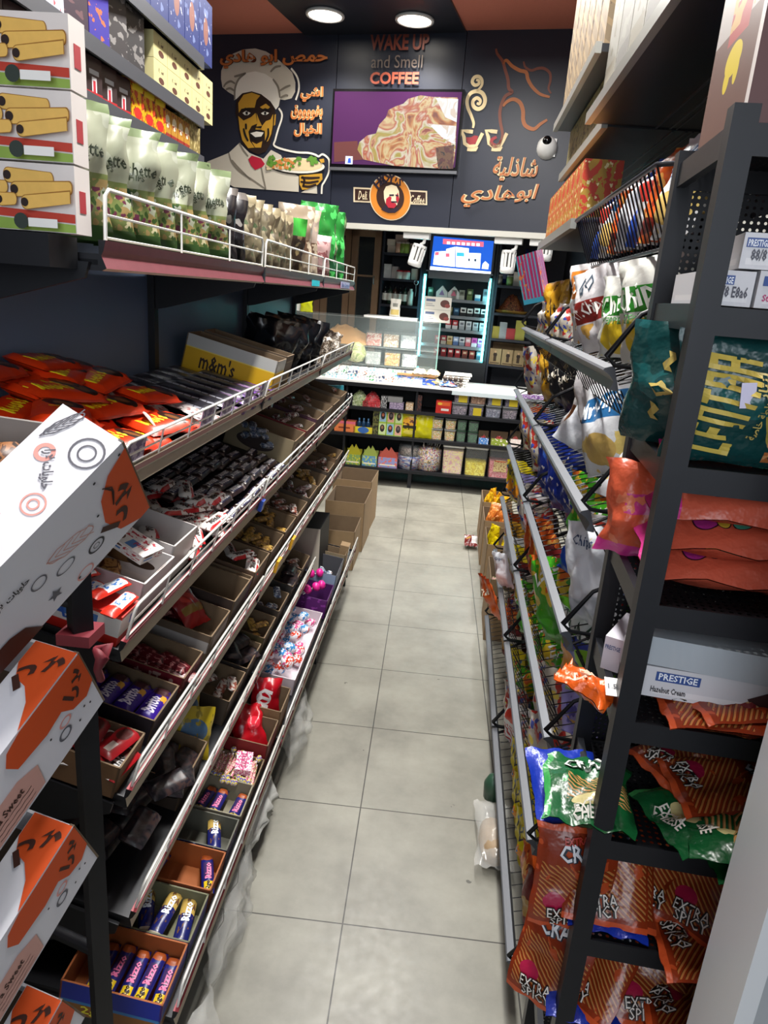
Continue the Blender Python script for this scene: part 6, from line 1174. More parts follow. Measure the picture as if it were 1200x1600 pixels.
def top_board(y0, y1, z, lb, dep=.44, off=0):
    o = root('upper_shelf', GR @ TR(off, 0, 0), lb, 'shelf'); obj('shelf_board', MB().b2((XQ+.012, y0, z), (XQ+dep, y1, z+.022)), plain('board_black', '15161b', .4, .2), None, o)
    obj('edge_strip', MB().b2((XQ-.006, y0, z-.004), (XQ+.012, y1, z+.026)), EDGE, None, o)
    obj('groove', MB().b2((XQ+.20, y0, z-.004), (XQ+.206, y1, z)).b2((XQ+.24, y0, z-.004), (XQ+.246, y1, z)).b2((XQ+.26, y0, z-.004), (XQ+.264, y1, z)), plain('groove_grey', '3a3c44', .3, .5), None, o)
top_board(YQ-2.06, YQ-1.035, 2.31, 'broad black upper shelf with light edge over the near bay of the crisp rack')
top_board(YQ-1.03, YQ-.0, 2.305, 'black upper shelf with light edge over the far bay of the crisp rack', .38, .05)
top_board(YQ-1.03, YQ-.0, 2.02, 'narrow dark shelf of red and yellow cartons over the far bay', .25)
top_board(YQ-1.03, YQ+.0, 2.50, 'perforated black top shelf over the far bay of the crisp rack', .3)
def rput(kit, x, y, z, lb, cat, grp=None, rz=90+180, M=None): return kit.put(GR @ TR(x, y, z) @ RZ(rz), lb, cat, grp)
CREAM2 = [prt('tall_carton_%d' % k, c, [('noise', (3, 6, .57, k*3.), d), ('rect', (.05, .95, .1, .3), e)], .5) for k, (c, d, e) in enumerate((('85827a', '716c60', '787264'), ('7c7972', '8a877f', '6a6762'), ('a89a62', '7c6e44', 'b8ac7c'), ('a29458', '5a4a2c', 'bcb07c')))]
for k in range(6): rput(carton('white_carton', .155, .2, .36, [CREAM2[k % 2]]), XQ+.03, YQ-1.13-.165*k, 2.335, 'tall whitish carton on the broad upper shelf, number %s from its far end' % ('one', 'two', 'three', 'four', 'five', 'six')[k], 'box', 'whitish cartons')
for k in range(7): rput(carton('yellow_carton', .13, .15, .16, [CREAM2[2+k % 2]]), XQ+.065, YQ-.10-.14*k, 2.332, 'cream and yellow carton over the far bay, number %s from the far end' % ('one', 'two', 'three', 'four', 'five', 'six', 'seven')[k], 'box', 'cream yellow cartons')
for k in range(6): rput(carton('brown_carton', .15, .15, .5, [prt('brownish_carton', '75634a', [('noise', (4, 7, .55, 2.), '544230'), ('stripes', (80, 9, .3), '8a7454')], .5)]), XQ+.02, YQ-.1-.165*k, 2.527, 'tall tan carton on the perforated top shelf, number %s from the far end' % ('one', 'two', 'three', 'four', 'five', 'six')[k], 'box', 'tan cartons')
RYC = prt('red_yellow_carton', 'a88228', [('noise', (5, 6, .5, 2.), 'b8341c'), ('noise', (6, 7, .62, 6.), 'e8d8a0')], .45)
for k in range(8): rput(carton('red_yellow_carton', .11, .12, .18, [RYC]), XQ+.02, YQ-.07-.12*k, 2.048, 'red and yellow carton on the narrow dark shelf, number %s from the far end' % ('one', 'two', 'three', 'four', 'five', 'six', 'seven', 'eight')[k], 'box', 'red yellow cartons')
# ------------------------------------------------------------------ crisp bags
def BP(n, base, L_): return prt('crisp_'+n, base, L_, .28, crinkle=.35)
DES = {
 'white_orange': (BP('wo', 'd8d4d4', [('rect', (.12, .88, .58, .92), 'd07828'), ('noise', (4, 5, .55, 2., 0, 1, 0, .4), 'd8a850'), ('rect', (.2, .8, .42, .46), '9a5a50')]), [('Chips', .5, .76, .05, 'f4efe4', 25, .11), ('Chips', .5, .5, .014, '7a4a40', 0, .09)]),
 'white_red': (BP('wr', 'd4d0d2', [('rect', (.0, 1, .36, .62), '8a2a24'), ('noise', (4, 5, .56, 7., 0, 1, 0, .34), 'd8a850')]), [('Mr.Chips', .5, .5, .045, 'f4efe8', 8, .13), ('GO', .5, .8, .05, '3a4a58', 10, .06)]),
 'white_green': (BP('wg', 'd4d4cc', [('rect', (.0, 1, .5, .74), '2f8a2c'), ('ell', (.5, .24, .34, .2), 'd8b828'), ('noise', (5, 5, .58, 2., .1, .9, .02, .44), 'e8d880')]), [('Chips', .5, .62, .06, 'f0f4e8', 14, .13), ('PEPPER', .5, .44, .016, '3f7a3c', 0, .08)]),
 'white_blue': (BP('wb', 'd6d8dc', [('rect', (.0, 1, .55, .82), '2a6aa0'), ('noise', (4, 5, .55, 4., 0, 1, 0, .4), 'd8c070'), ('ell', (.5, .25, .3, .16), 'c8a860')]), [('Mr. Chips', .5, .69, .055, 'f0f4f8', 10, .14)]),
 'white_brown': (BP('wbr', 'c8c4c6', [('rect', (.1, .9, .1, .4), '7a4a2a')]), [('Chips', .5, .25, .05, 'e8e0d8', 20, .1)]),
 'gold': (BP('gold', 'b8861c', [('noise', (4, 4, .56, 2.), 'd8a838'), ('noise', (5, 5, .64, 9.), '6a4010')]), [('ole', .5, .5, .07, '2a2018', 10, .09)]),
 'black': (BP('black', '17171b', [('noise', (4, 4, .62, 2.), '6a5a40'), ('noise', (6, 6, .66, 5.), 'b0a898')]), [('BLACK', .5, .6, .03, 'b8b0a0', 15, .1)]),
 'blue': (BP('blue', '152c86', [('noise', (3, 4, .58, 2.), '3a62c0'), ('noise', (5, 5, .63, 6.), 'd8d0c8'), ('noise', (5, 5, .66, 11.), '8a3a60')]), []),
 'green': (BP('green', '3f9a1c', [('noise', (4, 4, .52, 2., 0, 1, .45, 1), 'd8b830'), ('noise', (5, 5, .60, 7., 0, 1, .42, 1), 'd86a28'), ('ell', (.3, .2, .2, .12), '52b82a')]), [('LEJS', .5, .84, .045, 'e8e8e8', 30, .11)]),
 'tung': (BP('tung', '5a9a24', [('ell', (.2, .35, .4, .3), 'd88a28'), ('ell', (.55, .62, .28, .14), '2a3a9a'), ('rect', (0, 1, .76, .93), 'd8dcd8'), ('ell', (.6, .58, .16, .1), '8ac030')]), [('TUNGS', .5, .845, .05, '1a3a24', 0, .13)]),
 'red_white': (BP('rw', 'd4d2d4', [('stripes', (45, 12, .4, 0, 1, .0, .6), 'b02028'), ('ell', (.5, .8, .28, .14), 'c83a28')]), []),
 'white': (BP('white', 'cfd2d8', [('noise', (3, 3, .66, 4.), 'd8c898')]), [('Chips', .5, .85, .03, '3a4a68', 0, .07)]),
 'blue_white': (BP('bwh', 'd8dade', [('rect', (.0, .45, 0, 1), '1d4ab0'), ('ell', (.72, .6, .22, .2), 'b83428')]), []),
 'orange': (BP('orange', 'c8541c', [('noise', (4, 4, .55, 2.), 'e0a050'), ('noise', (5, 5, .63, 6.), '8a2a14'), ('rect', (0, 1, .08, .2), '7a1c14')]), []),
 'maroon': (BP('maroon', '6a1c1c', [('rect', (.55, 1, .2, .9), 'c8c4c4'), ('ell', (.3, .6, .2, .14), 'a8803a')]), []),
 'yellow': (BP('yellow', 'd8c414', [('ell', (.4, .4, .3, .2), 'd88a28'), ('noise', (5, 5, .63, 6.), '3a6a9a')]), [('NOO', .5, .74, .05, '2a2a3a', -20, .1)]),
 'mixed': (BP('mixed', 'b8b0a4', [('noise', (4, 4, .54, 2.), 'a83028'), ('noise', (5, 5, .6, 6.), '3a4a9a'), ('noise', (5, 5, .64, 13.), 'd8c050')]), []),
 'lilac': (BP('lilac', '8a84c0', [('noise', (4, 4, .56, 2.), '4a4a9a'), ('rect', (.3, .7, .3, .7), 'c8a050')]), []),
 'orange_tag': (BP('otag', 'd85a14', [('rect', (0, 1, .9, 1), 'b8400c')]), [('Chili', .5, .65, .04, 'f4e4c8', 15, .1)]),
}
bagk = {}
def crisp(name, w=.17, h=.245, t=.08, wr=1.6):
    key = (name, w, h, t)
    if key not in bagk: m, art = DES[name]; bagk[key] = bag('crisp_bag', w, h, t, [m], [(a[0], a[1], a[2], a[3]*w/.17, a[4], a[5], a[6]*w/.17) for a in art], seed=len(bagk)*3+1, wr=wr)
    return bagk[key]
rr = random.Random(9)
words_ = {'white_orange': 'white and orange crisp bag', 'white_red': 'white crisp bag with dark red band', 'white_green': 'white crisp bag with green band', 'white_blue': 'white crisp bag with blue band', 'white_brown': 'greyish crisp bag with brown panel', 'gold': 'golden crisp bag', 'black': 'black crisp bag', 'blue': 'deep blue crisp bag', 'green': 'bright green and yellow crisp bag', 'tung': 'green, orange and white crisp bag', 'red_white': 'red and white checked crisp bag', 'white': 'plain white crisp bag', 'blue_white': 'blue and white crisp bag', 'orange': 'orange crisp bag', 'maroon': 'maroon and grey crisp bag', 'yellow': 'yellow snack bag', 'mixed': 'multicoloured snack bag', 'lilac': 'lilac snack bag', 'orange_tag': 'bright orange snack bag'}
lev = {1: 'top crisp shelf', 2: 'second crisp shelf', 3: 'third crisp shelf', 4: 'fourth crisp shelf', 5: 'fifth crisp shelf', 6: 'bottom crisp shelf'}
num = ('one', 'two', 'three', 'four', 'five', 'six', 'seven', 'eight', 'nine', 'ten', 'eleven', 'twelve', 'thirteen', 'fourteen')
cnt = {}
def cb(k, name, x, y, rz=25, lean=-8, ry=0, z=.014, lb=None, **kw):
    cnt[(k, name)] = cnt.get((k, name), 0)+1; n = cnt[(k, name)]
    t = lb or '%s on the %s, %s from far end' % (words_[name], lev[k], ('first', 'second', 'third', 'fourth', 'fifth', 'sixth', 'seventh', 'eighth')[n-1])
    return crisp(name, **kw).put(SR[k] @ TR(x, y, z) @ RZ(rz) @ RX(lean) @ RY(ry), t, 'bag', 'bags on the '+lev[k])
# top shelf
for a in (('mixed', .12, .12, 30), ('mixed', .30, .22, 20), ('gold', .42, .10, 35), ('red_white', .60, .2, 25), ('gold', .74, .2, 20), ('mixed', .9, .2, 25)): cb(1, *a, h=.2, w=.15)
cb(1, 'white_orange', 1.16, .11, 38, -6, 4, h=.235, w=.175); cb(1, 'white_red', 1.42, .09, 30, -8, -6, h=.22, w=.17); cb(1, 'white_red', 1.52, .16, 48, -6, 6, h=.215, w=.17)
cb(1, 'white_green', 1.68, .09, 35, -14, 5, h=.19, w=.17); cb(1, 'white_green', 1.88, .11, 32, -8, 2, h=.215, w=.19); cb(1, 'white_green', 1.99, .26, 32, -4, 0, h=.235, w=.19)
for k, (n, x) in enumerate((('maroon', 1.15), ('mixed', 1.32), ('maroon', 1.5), ('orange', 1.66), ('white', 1.82))): cb(1, n, x, .27, 20, 0, h=.22, w=.16)
TOYB = Kit('toy_set_card', MB().b2((-.075, 0, 0), (.075, .03, .2)).mesh('toy_card', prt('toy_card', 'c03a6a', [('stripes', (0, 6, .35), '58c0d8'), ('stripes', (0, 9, .2, .3, 1, .1, .9), 'b83a9a'), ('rect', (0, 1, 0, .1), '48b0d0'), ('noise', (6, 8, .6, 2., 0, .45, .1, 1), 'e88a50')], .3)))
TOYB.put(SR[1] @ TR(.30, .03, .15) @ RZ(30), 'pink and turquoise toy set card hanging at the far end of the top crisp shelf', 'toy')
for k, x in enumerate((.1, .25, .6, .85)): cb(1, 'mixed', x, .06, 30, -30, 10, h=.13, w=.1, t=.05, lb='small multicoloured snack bag on the top crisp shelf front, %s from the far end' % ('first', 'second', 'third', 'fourth')[k])
# second shelf
for a in (('black', .25, .15, 20), ('mixed', .1, .08, 35), ('gold', .42, .12, 30), ('black', .6, .14, 25), ('black', .78, .16, 30), ('gold', .95, .2, 20), ('black', 1.1, .24, 25), ('black', 1.28, .26, 25), ('white_brown', 1.42, .25, 20), ('white_brown', 1.75, .27, 25), ('gold', 1.93, .28, 20)): cb(2, *a, h=.22, w=.16)
cb(2, 'white_brown', 1.20, .10, 60, -20, 30, h=.22, w=.15); cb(2, 'white_brown', 1.45, .13, 30, -6, -4, h=.24, w=.15); cb(2, 'white', 1.33, .06, 75, -30, 40, h=.2, w=.14)
cb(2, 'white_blue', 1.70, .10, 28, -22, -12, h=.24, w=.19); cb(2, 'white_blue', 1.93, .10, 45, -60, 6, h=.23, w=.19); cb(2, 'white', 1.86, .08, 30, -75, 10, .02, h=.22, w=.18)
# third shelf
for a in (('mixed', .1, .1, 30), ('orange', .25, .12, 25), ('blue', .42, .12, 30), ('mixed', .56, .1, 28), ('blue', .72, .12, 25), ('lilac', .86, .2, 25), ('blue', .95, .1, 30), ('blue', 1.12, .11, 28), ('blue', 1.28, .14, 30), ('blue', 1.2, .25, 25), ('blue', 1.42, .24, 20)): cb(3, *a, h=.22, w=.17)
cb(3, 'green', 1.52, .12, 30, -8, 10, h=.22, w=.18); cb(3, 'green', 1.74, .12, 35, -20, -8, h=.2, w=.18); cb(3, 'blue_white', 1.66, .05, 30, -45, 10, .01, h=.16, w=.14)
cb(3, 'red_white', 1.85, .1, 30, -14, 0, h=.2, w=.16); cb(3, 'white', 1.98, .06, 32, -10, 0, h=.23, w=.16); cb(3, 'blue_white', 1.93, .16, 30, -10, 6, h=.26, w=.17); cb(3, 'red_white', 1.55, .27, 20, 0, h=.2)
# fourth shelf
for a in (('yellow', .08, .07, 30), ('yellow', .22, .09, 25), ('lilac', .4, .1, 25), ('mixed', .55, .09, 30), ('red_white', .72, .1, 25), ('mixed', .88, .1, 25), ('orange', 1.02, .08, 30), ('orange', 1.18, .08, 28), ('maroon', 1.36, .1, 25), ('orange', 1.3, .22, 20), ('maroon', 1.5, .23, 20)): cb(4, *a, h=.21, w=.17)
cb(4, 'green', 1.58, .09, 30, -6, -8, h=.26, w=.2); cb(4, 'black', 1.76, .16, 25, -5, 10, h=.2); cb(4, 'tung', 1.9, .11, 32, -4, 6, h=.26, w=.2); cb(4, 'green', 1.75, .27, 20, 0, h=.24)
# fifth shelf
for a in (('orange', .1, .1, 30), ('gold', .25, .1, 25), ('white', .45, .08, 40), ('yellow', .6, .1, 25), ('maroon', .8, .1, 25), ('green', .98, .09, 28), ('green', 1.14, .12, 30), ('green', 1.3, .1, 26), ('green', 1.46, .14, 28), ('mixed', 1.62, .1, 30), ('lilac', 1.78, .16, 30), ('lilac', 1.94, .14, 30), ('mixed', 1.88, .06, 30)): cb(5, *a, h=.22, w=.18)
crisp('orange_tag', .12, .2, .03).put(SR[5] @ TR(.62, -.045, -.04) @ RZ(20) @ RX(6), 'bright orange snack bag hanging out over the fifth rail', 'bag')
crisp('white', .1, .16, .05).put(SR[5] @ TR(.55, .02, .06) @ RZ(40), 'white snack bag on the fifth shelf above the orange one', 'bag')
# bottom shelf
for a in (('mixed', .15, .1, 30), ('orange', .35, .1, 25), ('maroon', .55, .1, 25), ('yellow', .75, .1, 25), ('green', .92, .12, 28), ('mixed', 1.05, .08, 30), ('red_white', 1.18, .08, 30), ('mixed', 1.3, .12, 30), ('yellow', 1.42, .08, 28), ('yellow', 1.6, .07, 24), ('yellow', 1.76, .07, 26), ('orange', 1.9, .08, 28), ('maroon', 2.0, .08, 25)): cb(6, *a, h=.2, w=.15)
# bags in the basket
for k in range(7): crisp(('blue_white', 'white_blue', 'orange', 'white', 'blue_white', 'orange', 'white_blue')[k], .16, .2, .07).put(GR @ TR(XQ+.075, yb1-.08-.12*k, 1.925) @ RZ(-90+12) @ RX(-14), 'bag behind the close bars of the basket, number %s from far end' % num[k], 'bag', 'bags in the basket')
for k in range(2): crisp('blue_white', .13, .2, .05).put(GR @ TR(XQ+.2, yb1-.35-.3*k, 2.0) @ RZ(-60) @ RY(25), 'blue and pinkish bag poking up out of the basket, %s one' % ('farther', 'nearer')[k], 'bag', 'bags poking out')
# floor cartons with small bags
SB = [Kit('snack_pouch', bag('snack_pouch', .09, .11, .035, [prt('pouch_%d' % k, c, [('noise', (5, 5, .58, 2.), d)], .3)], seed=200+k).body) for k, (c, d) in enumerate((('d8a814', 'b87a10'), ('c8702c', 'e8a050'), ('d8c010', 'a88a10'), ('5a7a3a', 'd8a8a0')))]
for j, (y, hgt, kk, lb) in enumerate(((5.62, .34, 0, 'farthest'), (5.18, .33, 1, 'second from the counter'), (4.62, .35, 2, 'third from the counter, with yellow pouches'), (4.02, .36, 3, 'nearest, deep and half empty'))):
    tray('pouch_carton', .36, .22, hgt, CARD, CARD_IN).put(GR @ TR(.295, y-.25, .001) @ RZ(-90), 'tall open floor carton of small pouches, %s' % lb, 'box')
    for q in range(9 if j < 3 else 4): SB[kk].put(GR @ TR(.33+.15*rr.random(), y-.25+rr.uniform(-.13, .13), hgt-(.10 if j < 3 else .24)+.02*(q//3)) @ RZ(rr.uniform(-150, -30)) @ RX(rr.uniform(-30, 0)), ('yellow', 'orange', 'bright yellow', 'green and pink')[kk]+' small pouch in the %s floor carton' % ('farthest', 'second', 'third', 'nearest')[j], 'bag', 'pouches in carton %d' % j)
crisp('maroon', .1, .13, .04).put(GR @ TR(.235, 5.05, .03) @ RX(-70), 'small dark red bag lying on the floor left of the tall cartons', 'bag')
# things hanging below the bottom rail near the camera
CREM = plain('loaf_beige', '9a8264', .6, var=.2)
o = root('bread_bag', GR @ TR(.285, 2.02, .035), 'clear bag with a beige loaf lying under the bottom crisp rail', 'bag')
obj('loaf', MB().lathe([(.001, -.1), (.04, -.085), (.05, 0), (.04, .085), (.001, .1)], 14), CREM, RX(78) @ RZ(20), o)
f1, f2 = bag_fn(.13, .3, .1, 210, 2), bag_fn(.13, .3, .1, 210, 2, side=-1)
obj('clear_wrapper', MB().surf(f1, 10, 14).surf(lambda u, v: f2(1-u, v), 10, 14), CLB, TR(0, .17, .02) @ RX(92), o)
obj('green_cap', MB().lathe([(.001, 0), (.03, 0), (.034, .06), (.02, .09), (.001, .1)], 12), plain('cap_dkgreen', '2a4a38', .4), TR(-.0, .2, .02), o)
# ================================================================== NEAR BLACK RACK (frame GK)
GK = rotm(radians(5))
def perf(name, sp, rads):
    m, nt, b = new_mat(name); L = nt.links.new; setp(b, Base_Color=(*srgb('14151a'), 1), Roughness=.45, Metallic=.3)
    tc = N(nt, 'ShaderNodeUVMap'); s = N(nt, 'ShaderNodeSeparateXYZ'); L(tc.outputs[0], s.inputs[0])
    def grid(sc, r, off):
        d = []
        for o_ in (s.outputs[0], s.outputs[1]):
            f = math_(nt, 'FRACT', math_(nt, 'ADD', math_(nt, 'DIVIDE', o_, sc), off)); f = math_(nt, 'SUBTRACT', f, .5); d.append(math_(nt, 'MULTIPLY', f, f))
        return math_(nt, 'LESS_THAN', math_(nt, 'ADD', *d), (r/sc)**2)
    g = grid(sp, rads[0], 0)
    for mul, r, of in rads[1]: g = math_(nt, 'MAXIMUM', g, grid(sp*mul, r, of))
    tr = N(nt, 'ShaderNodeBsdfTransparent'); mx = N(nt, 'ShaderNodeMixShader'); L(g, mx.inputs[0]); L(b.outputs[0], mx.inputs[1]); L(tr.outputs[0], mx.inputs[2])
    L(mx.outputs[0], nt.nodes['Material Output'].inputs[0]); return m
PERF = perf('perforated_sheet', .0105, (.0024, ((3, .0045, 0),)))
PERF2 = perf('perforated_deck', .012, (.0032, ()))
RKX0, RKX1, RKY0, RKY1 = .234, 1.02, .973, 1.275
LZ = (2.0, 1.795, 1.59, 1.39, 1.20, .985, .785, .59, .39)
rk = root('perforated_rack', GK, 'black metal rack with perforated back and shelves at the right front', 'rack')
for x in (RKX0, RKX1-.03):
    for y in (RKY0, RKY1-.03): obj('post', MB().b2((x, y, 0), (x+.03, y+.03, 2.02)), BLACK, None, rk)
def uvq(mb, p, uv, mat=0): mb.face(p, mat, uv)
mb = MB(); x0, x1, y = RKX0+.03, RKX1-.03, RKY1-.012
uvq(mb, [(x0, y, .1), (x1, y, .1), (x1, y, 2.0), (x0, y, 2.0)], [(x0, .1), (x1, .1), (x1, 2.0), (x0, 2.0)]); uvq(mb, [(x1, y+.001, .1), (x0, y+.001, .1), (x0, y+.001, 2.0), (x1, y+.001, 2.0)], [(x1, .1), (x0, .1), (x0, 2), (x1, 2)])
obj('perforated_back', mb, PERF, None, rk)
RAILG = plain('rack_rail', '26282e', .4, .5, var=.2)
for z in LZ:
    mb = MB().b2((x0, RKY0, z-.035), (x1, RKY0+.004, z)).b2((x0, RKY1-.03, z-.035), (x1, RKY1-.026, z)); obj('shelf_edge', mb, BLACK, None, rk)
    for x in (RKX0+.004, RKX1-.016): obj('side_rail', MB().b2((x, RKY0+.03, z-.032), (x+.012, RKY1-.03, z+.002)), RAILG, None, rk)
    mb = MB(); a, b_ = (x0, RKY0+.005), (x1, RKY1-.031)
    uvq(mb, [(a[0], a[1], z-.003), (b_[0], a[1], z-.003), (b_[0], b_[1], z-.003), (a[0], b_[1], z-.003)], [(a[0], a[1]), (b_[0], a[1]), (b_[0], b_[1]), (a[0], b_[1])])
    uvq(mb, [(a[0], b_[1], z-.004), (b_[0], b_[1], z-.004), (b_[0], a[1], z-.004), (a[0], a[1], z-.004)], [(a[0], b_[1]), (b_[0], b_[1]), (b_[0], a[1]), (a[0], a[1])])
    obj('perforated_deck', mb, PERF2, None, rk)
def kp(kit, x, y, z, lb, cat, grp=None, rz=0, rx=0, ry=0): return kit.put(GK @ TR(x, y, z) @ RZ(rz) @ RY(ry) @ RX(rx), lb, cat, grp)
# tall brown carton on top
TB = prt('snack_carton_side', '6a4a40', [('rect', (.0, 1, .34, 1), 'b0a8a4'), ('noise', (6, 9, .56, 2., .25, .8, .5, 1), 'c06a5a'), ('rect', (.3, .7, .3, .42), 'a83a38'), ('noise', (5, 7, .52, 5., .3, .75, .34, .7), 'c8a060'), ('rect', (.93, 1, 0, 1), 'd8d0cc'), ('ell', (.5, .24, .16, .05), 'd8c028'), ('ell', (.42, .19, .06, .04), 'd8c028'), ('ell', (.6, .2, .05, .045), 'd8c028')], .4)
kp(carton('snack_carton', .32, .22, .40, [plain('carton_maroon', '54302f', .5), TB], faces=[0, 0, 1, 0, 0, 0]), .412, .99, 2.004, 'tall maroon carton with snack picture on top of the perforated rack', 'box')
SILV = plain('silver_box', 'aab0b6', .35, .1); 
WAF = prt('wafer_white', 'c9c8cc', [('rect', (.1, .9, .12, .3), 'd8d6d8')], .4)
def plate(k, x0, x1, z0, z1): k.parts.insert(0, ('name_plate', MB().b2((x0, -.0009, z0), (x1, -.0004, z1)).mesh('plate', plain('plate_navy', '2c4a8a', .45)), None)); return k
def wafer(w, d, h, art): return plate(carton('wafer_box', w, d, h, [WAF], art), -w*.44, w*(.04 if w < .08 else .44), h*.6, h*.86)
small = [('f', 'PRESTIGE', .28, .72, .008, 'e8ecf4', 0, .024), ('f', '88/8 E8a6', .5, .4, .014, '3a3a48', 0, .04)]
kp(wafer(.052, .2, .042, small), .275, .985, 1.797, 'small white wafer box end, left one of the lower pair', 'box', 'white wafer boxes', 0)
kp(wafer(.09, .2, .044, [('f', 'PRESTIGE', .52, .74, .010, 'e8ecf4', 0, .055), ('f', 'Strawberry Yogurt', .5, .25, .011, 'b02868', 0, .075)]), .35, .985, 1.797, 'white wafer box end with pink lettering, right one of the lower pair', 'box', 'white wafer boxes', 2)
kp(wafer(.062, .2, .042, small), .31, .985, 1.842, 'small white wafer box end lying on the lower pair', 'box', 'white wafer boxes', -4); kp(wafer(.09, .2, .042, small), .39, .985, 1.842, 'white wafer box end on top at the picture edge', 'box', 'white wafer boxes', -2)
# big dark green snack bags
LEN = prt('lentar_bag', '123c3c', [('noise', (2.5, 3, .6, 44.), '17494a'), ('ell', (1.0, .55, .60, .75), 'a08c40'), ('ell', (1.0, .55, .585, .73), '7a4a34'), ('noise', (14, 12, .5, 3., .47, 1, .05, .6), 'b06a3a'), ('noise', (16, 14, .6, 7., .47, 1, .05, .62), 'c89060'), ('noise', (8, 8, .42, 9., .48, 1, .6, 1), '5f5254'), ('noise', (2.5, 3, .6, 4., 0, .66, 0, 1), '185050')], .25, crinkle=.5)
def block_word(rows, key):
    mb = MB(); gx = 0
    for wd, rects in rows:
        for x0, x1, z0, z1 in rects:
            n = max(1, int((z1-z0)/.12)); 
            for k in range(n):
                a, b_ = z0+(z1-z0)*k/n, z0+(z1-z0)*(k+1)/n; i = len(mb.v); m_ = max(1, int((x1-x0)/.12))
                for j in range(m_):
                    c0, c1 = x0+(x1-x0)*j/m_+gx, x0+(x1-x0)*(j+1)/m_+gx; mb.face([(c0, 0, a), (c1, 0, a), (c1, 0, b_), (c0, 0, b_)], 0, [(0, 0)]*4)
        gx += wd+.12
    w_ = gx-.12; mb.v = [(x-w_/2, 0, z-.5) for x, _, z in mb.v]; mb.w = w_; _txt[key] = mb
T_ = .2
block_word([(.55, [(0, T_, 0, 1), (T_, .55, 0, T_)]), (.55, [(0, T_, 0, 1), (T_, .55, 0, T_), (T_, .5, .4, .6), (T_, .55, .8, 1)]), (.62, [(0, T_, 0, 1), (T_, .42, .8, 1), (.42, .62, 0, 1)]), (.6, [(0, .6, .8, 1), (.2, .4, 0, .8)]), (.6, [(0, T_, 0, 1), (.4, .6, 0, 1), (T_, .4, .8, 1), (T_, .4, .36, .54)]), (.6, [(0, T_, 0, 1), (T_, .6, .8, 1), (.4, .6, .45, .8), (T_, .5, .38, .55), (.42, .6, 0, .38)])], ('LENTAR', .0, 1, 0))
lb_ = bag('snack_bag', .28, .175, .07, [LEN], [('LENTAR', .205, .47, .07, 'c8b050', 84, .128, .0), (arabic('مكس خلطة خاصة'), .385, .5, .014, 'b8a458', 86, .09), (arabic('لنتار'), .355, .66, .014, 'b8a458', 86, .03)], seed=301, wr=1.4, crimp=.03)
kp(lb_, .372, 1.02, 1.592, 'large dark green snack bag with gold lettering on the third rack shelf', 'bag', None, 0, 4)
carton('price_sticker', .018, .001, .032, [plain('sticker_lilac', 'c8c4dc', .5)]).put(GK @ TR(.318, .965, 1.675) @ RY(-6), 'small pale price sticker on the large dark green bag', 'label')
kp(bag('snack_bag', .16, .18, .06, [prt('lentar_side', '123c3c', [('noise', (2.5, 3, .58, 4.), '1a5252'), ('rect', (.84, .98, .1, .85), 'a8923c')], .25, crinkle=.5)], [('~ o ~', .45, .5, .05, 'a8944a', 80, .1)], seed=305, wr=1.5), .268, 1.12, 1.592, 'dark green snack bag with gold scrolls at the left of the third rack shelf', 'bag', None, -35, 4)
# orange party bags lying in a pile
ORB = prt('orange_party', 'b8503a', [('rect', (0, .07, 0, 1), 'b82a78'), ('noise', (4, 4, .60, 4.), 'c4664a'), ('ell', (.22, .26, .058, .12), '2a1420'), ('ell', (.22, .26, .052, .108), '9a2a78'), ('ell', (.29, .24, .034, .075), '2a1420'), ('ell', (.29, .24, .03, .065), 'c8a838'), ('ell', (.37, .26, .05, .1), '2a1420'), ('ell', (.37, .26, .045, .09), '4a9a80'), ('ell', (.6, .85, .5, .2), '4a5a3a')], .3, crinkle=.5)
ob = bag('party_bag', .34, .22, .075, [ORB], [('Jojo', .24, .55, .05, 'e0d8d8', -8, .12, .04), ('Jojo', .24, .55, .046, '7a1a30', -8, .112, .0), ('o  o', .22, .28, .008, 'f0f0f0', 0, .02), ('o o', .29, .25, .006, '402020', 0, .012), ('o  o', .37, .28, .008, 'f0f0f0', 0, .02)], seed=311, wr=1.3, crimp=.03)
for k in range(3): kp(ob, .412+.004*k, 1.0+.0*k, 1.392+.032+.045*k, 'orange party bag with pink end, %s of the pile of three' % ('bottom', 'middle', 'top')[k], 'bag', 'orange party bags', (1, -1.5, 1)[k], -90+(10, 12, 34)[k])
kp(bag('party_bag', .13, .16, .05, [prt('orange_end', 'c8583a', [('rect', (0, 1, .0, .14), 'c83a88'), ('rect', (.3, .7, .5, .7), 'c03a80'), ('noise', (4, 4, .6, 3.), 'd87a58')], .3, crinkle=.5)], seed=315, wr=2.2), .262, 1.17, 1.392, 'orange and pink bag standing at the back left of the pile', 'bag', None, -20, 0)
# long silver wafer boxes
lw = carton('long_wafer_box', .36, .1, .05, [WAF], [('f', 'PRESTIGE', .19, .72, .011, 'e8ecf4', 0, .055), ('f', 'Hazelnut Cream', .16, .28, .010, '3a3a40', 0, .05)], [0]*6)
lw.parts.append(('printed_picture', MB().prism([(.0, .006), (.05, .01), (.062, .02), (.045, .042), (.02, .04), (-.012, .022)], -.0016, -.0004).mesh('wpic', plain('wafer_brown', '3a1c1c', .5)), None))
plate(lw, -.143, -.08, .028, .043)
kp(lw, .432, 1.0, 1.228, 'long white wafer box with brown picture, lower of the two long boxes', 'box', 'long wafer boxes', -3)
kp(carton('long_wafer_box', .42, .12, .045, [SILV], [('f', '153g', .78, .3, .012, '2a2a30', 0, .035), ('f', 'e', .72, .72, .012, '2a2a30', 0, .012)]), .46, .985, 1.281, 'long silver wafer box lying askew on the lower white one', 'box', 'long wafer boxes', -7)
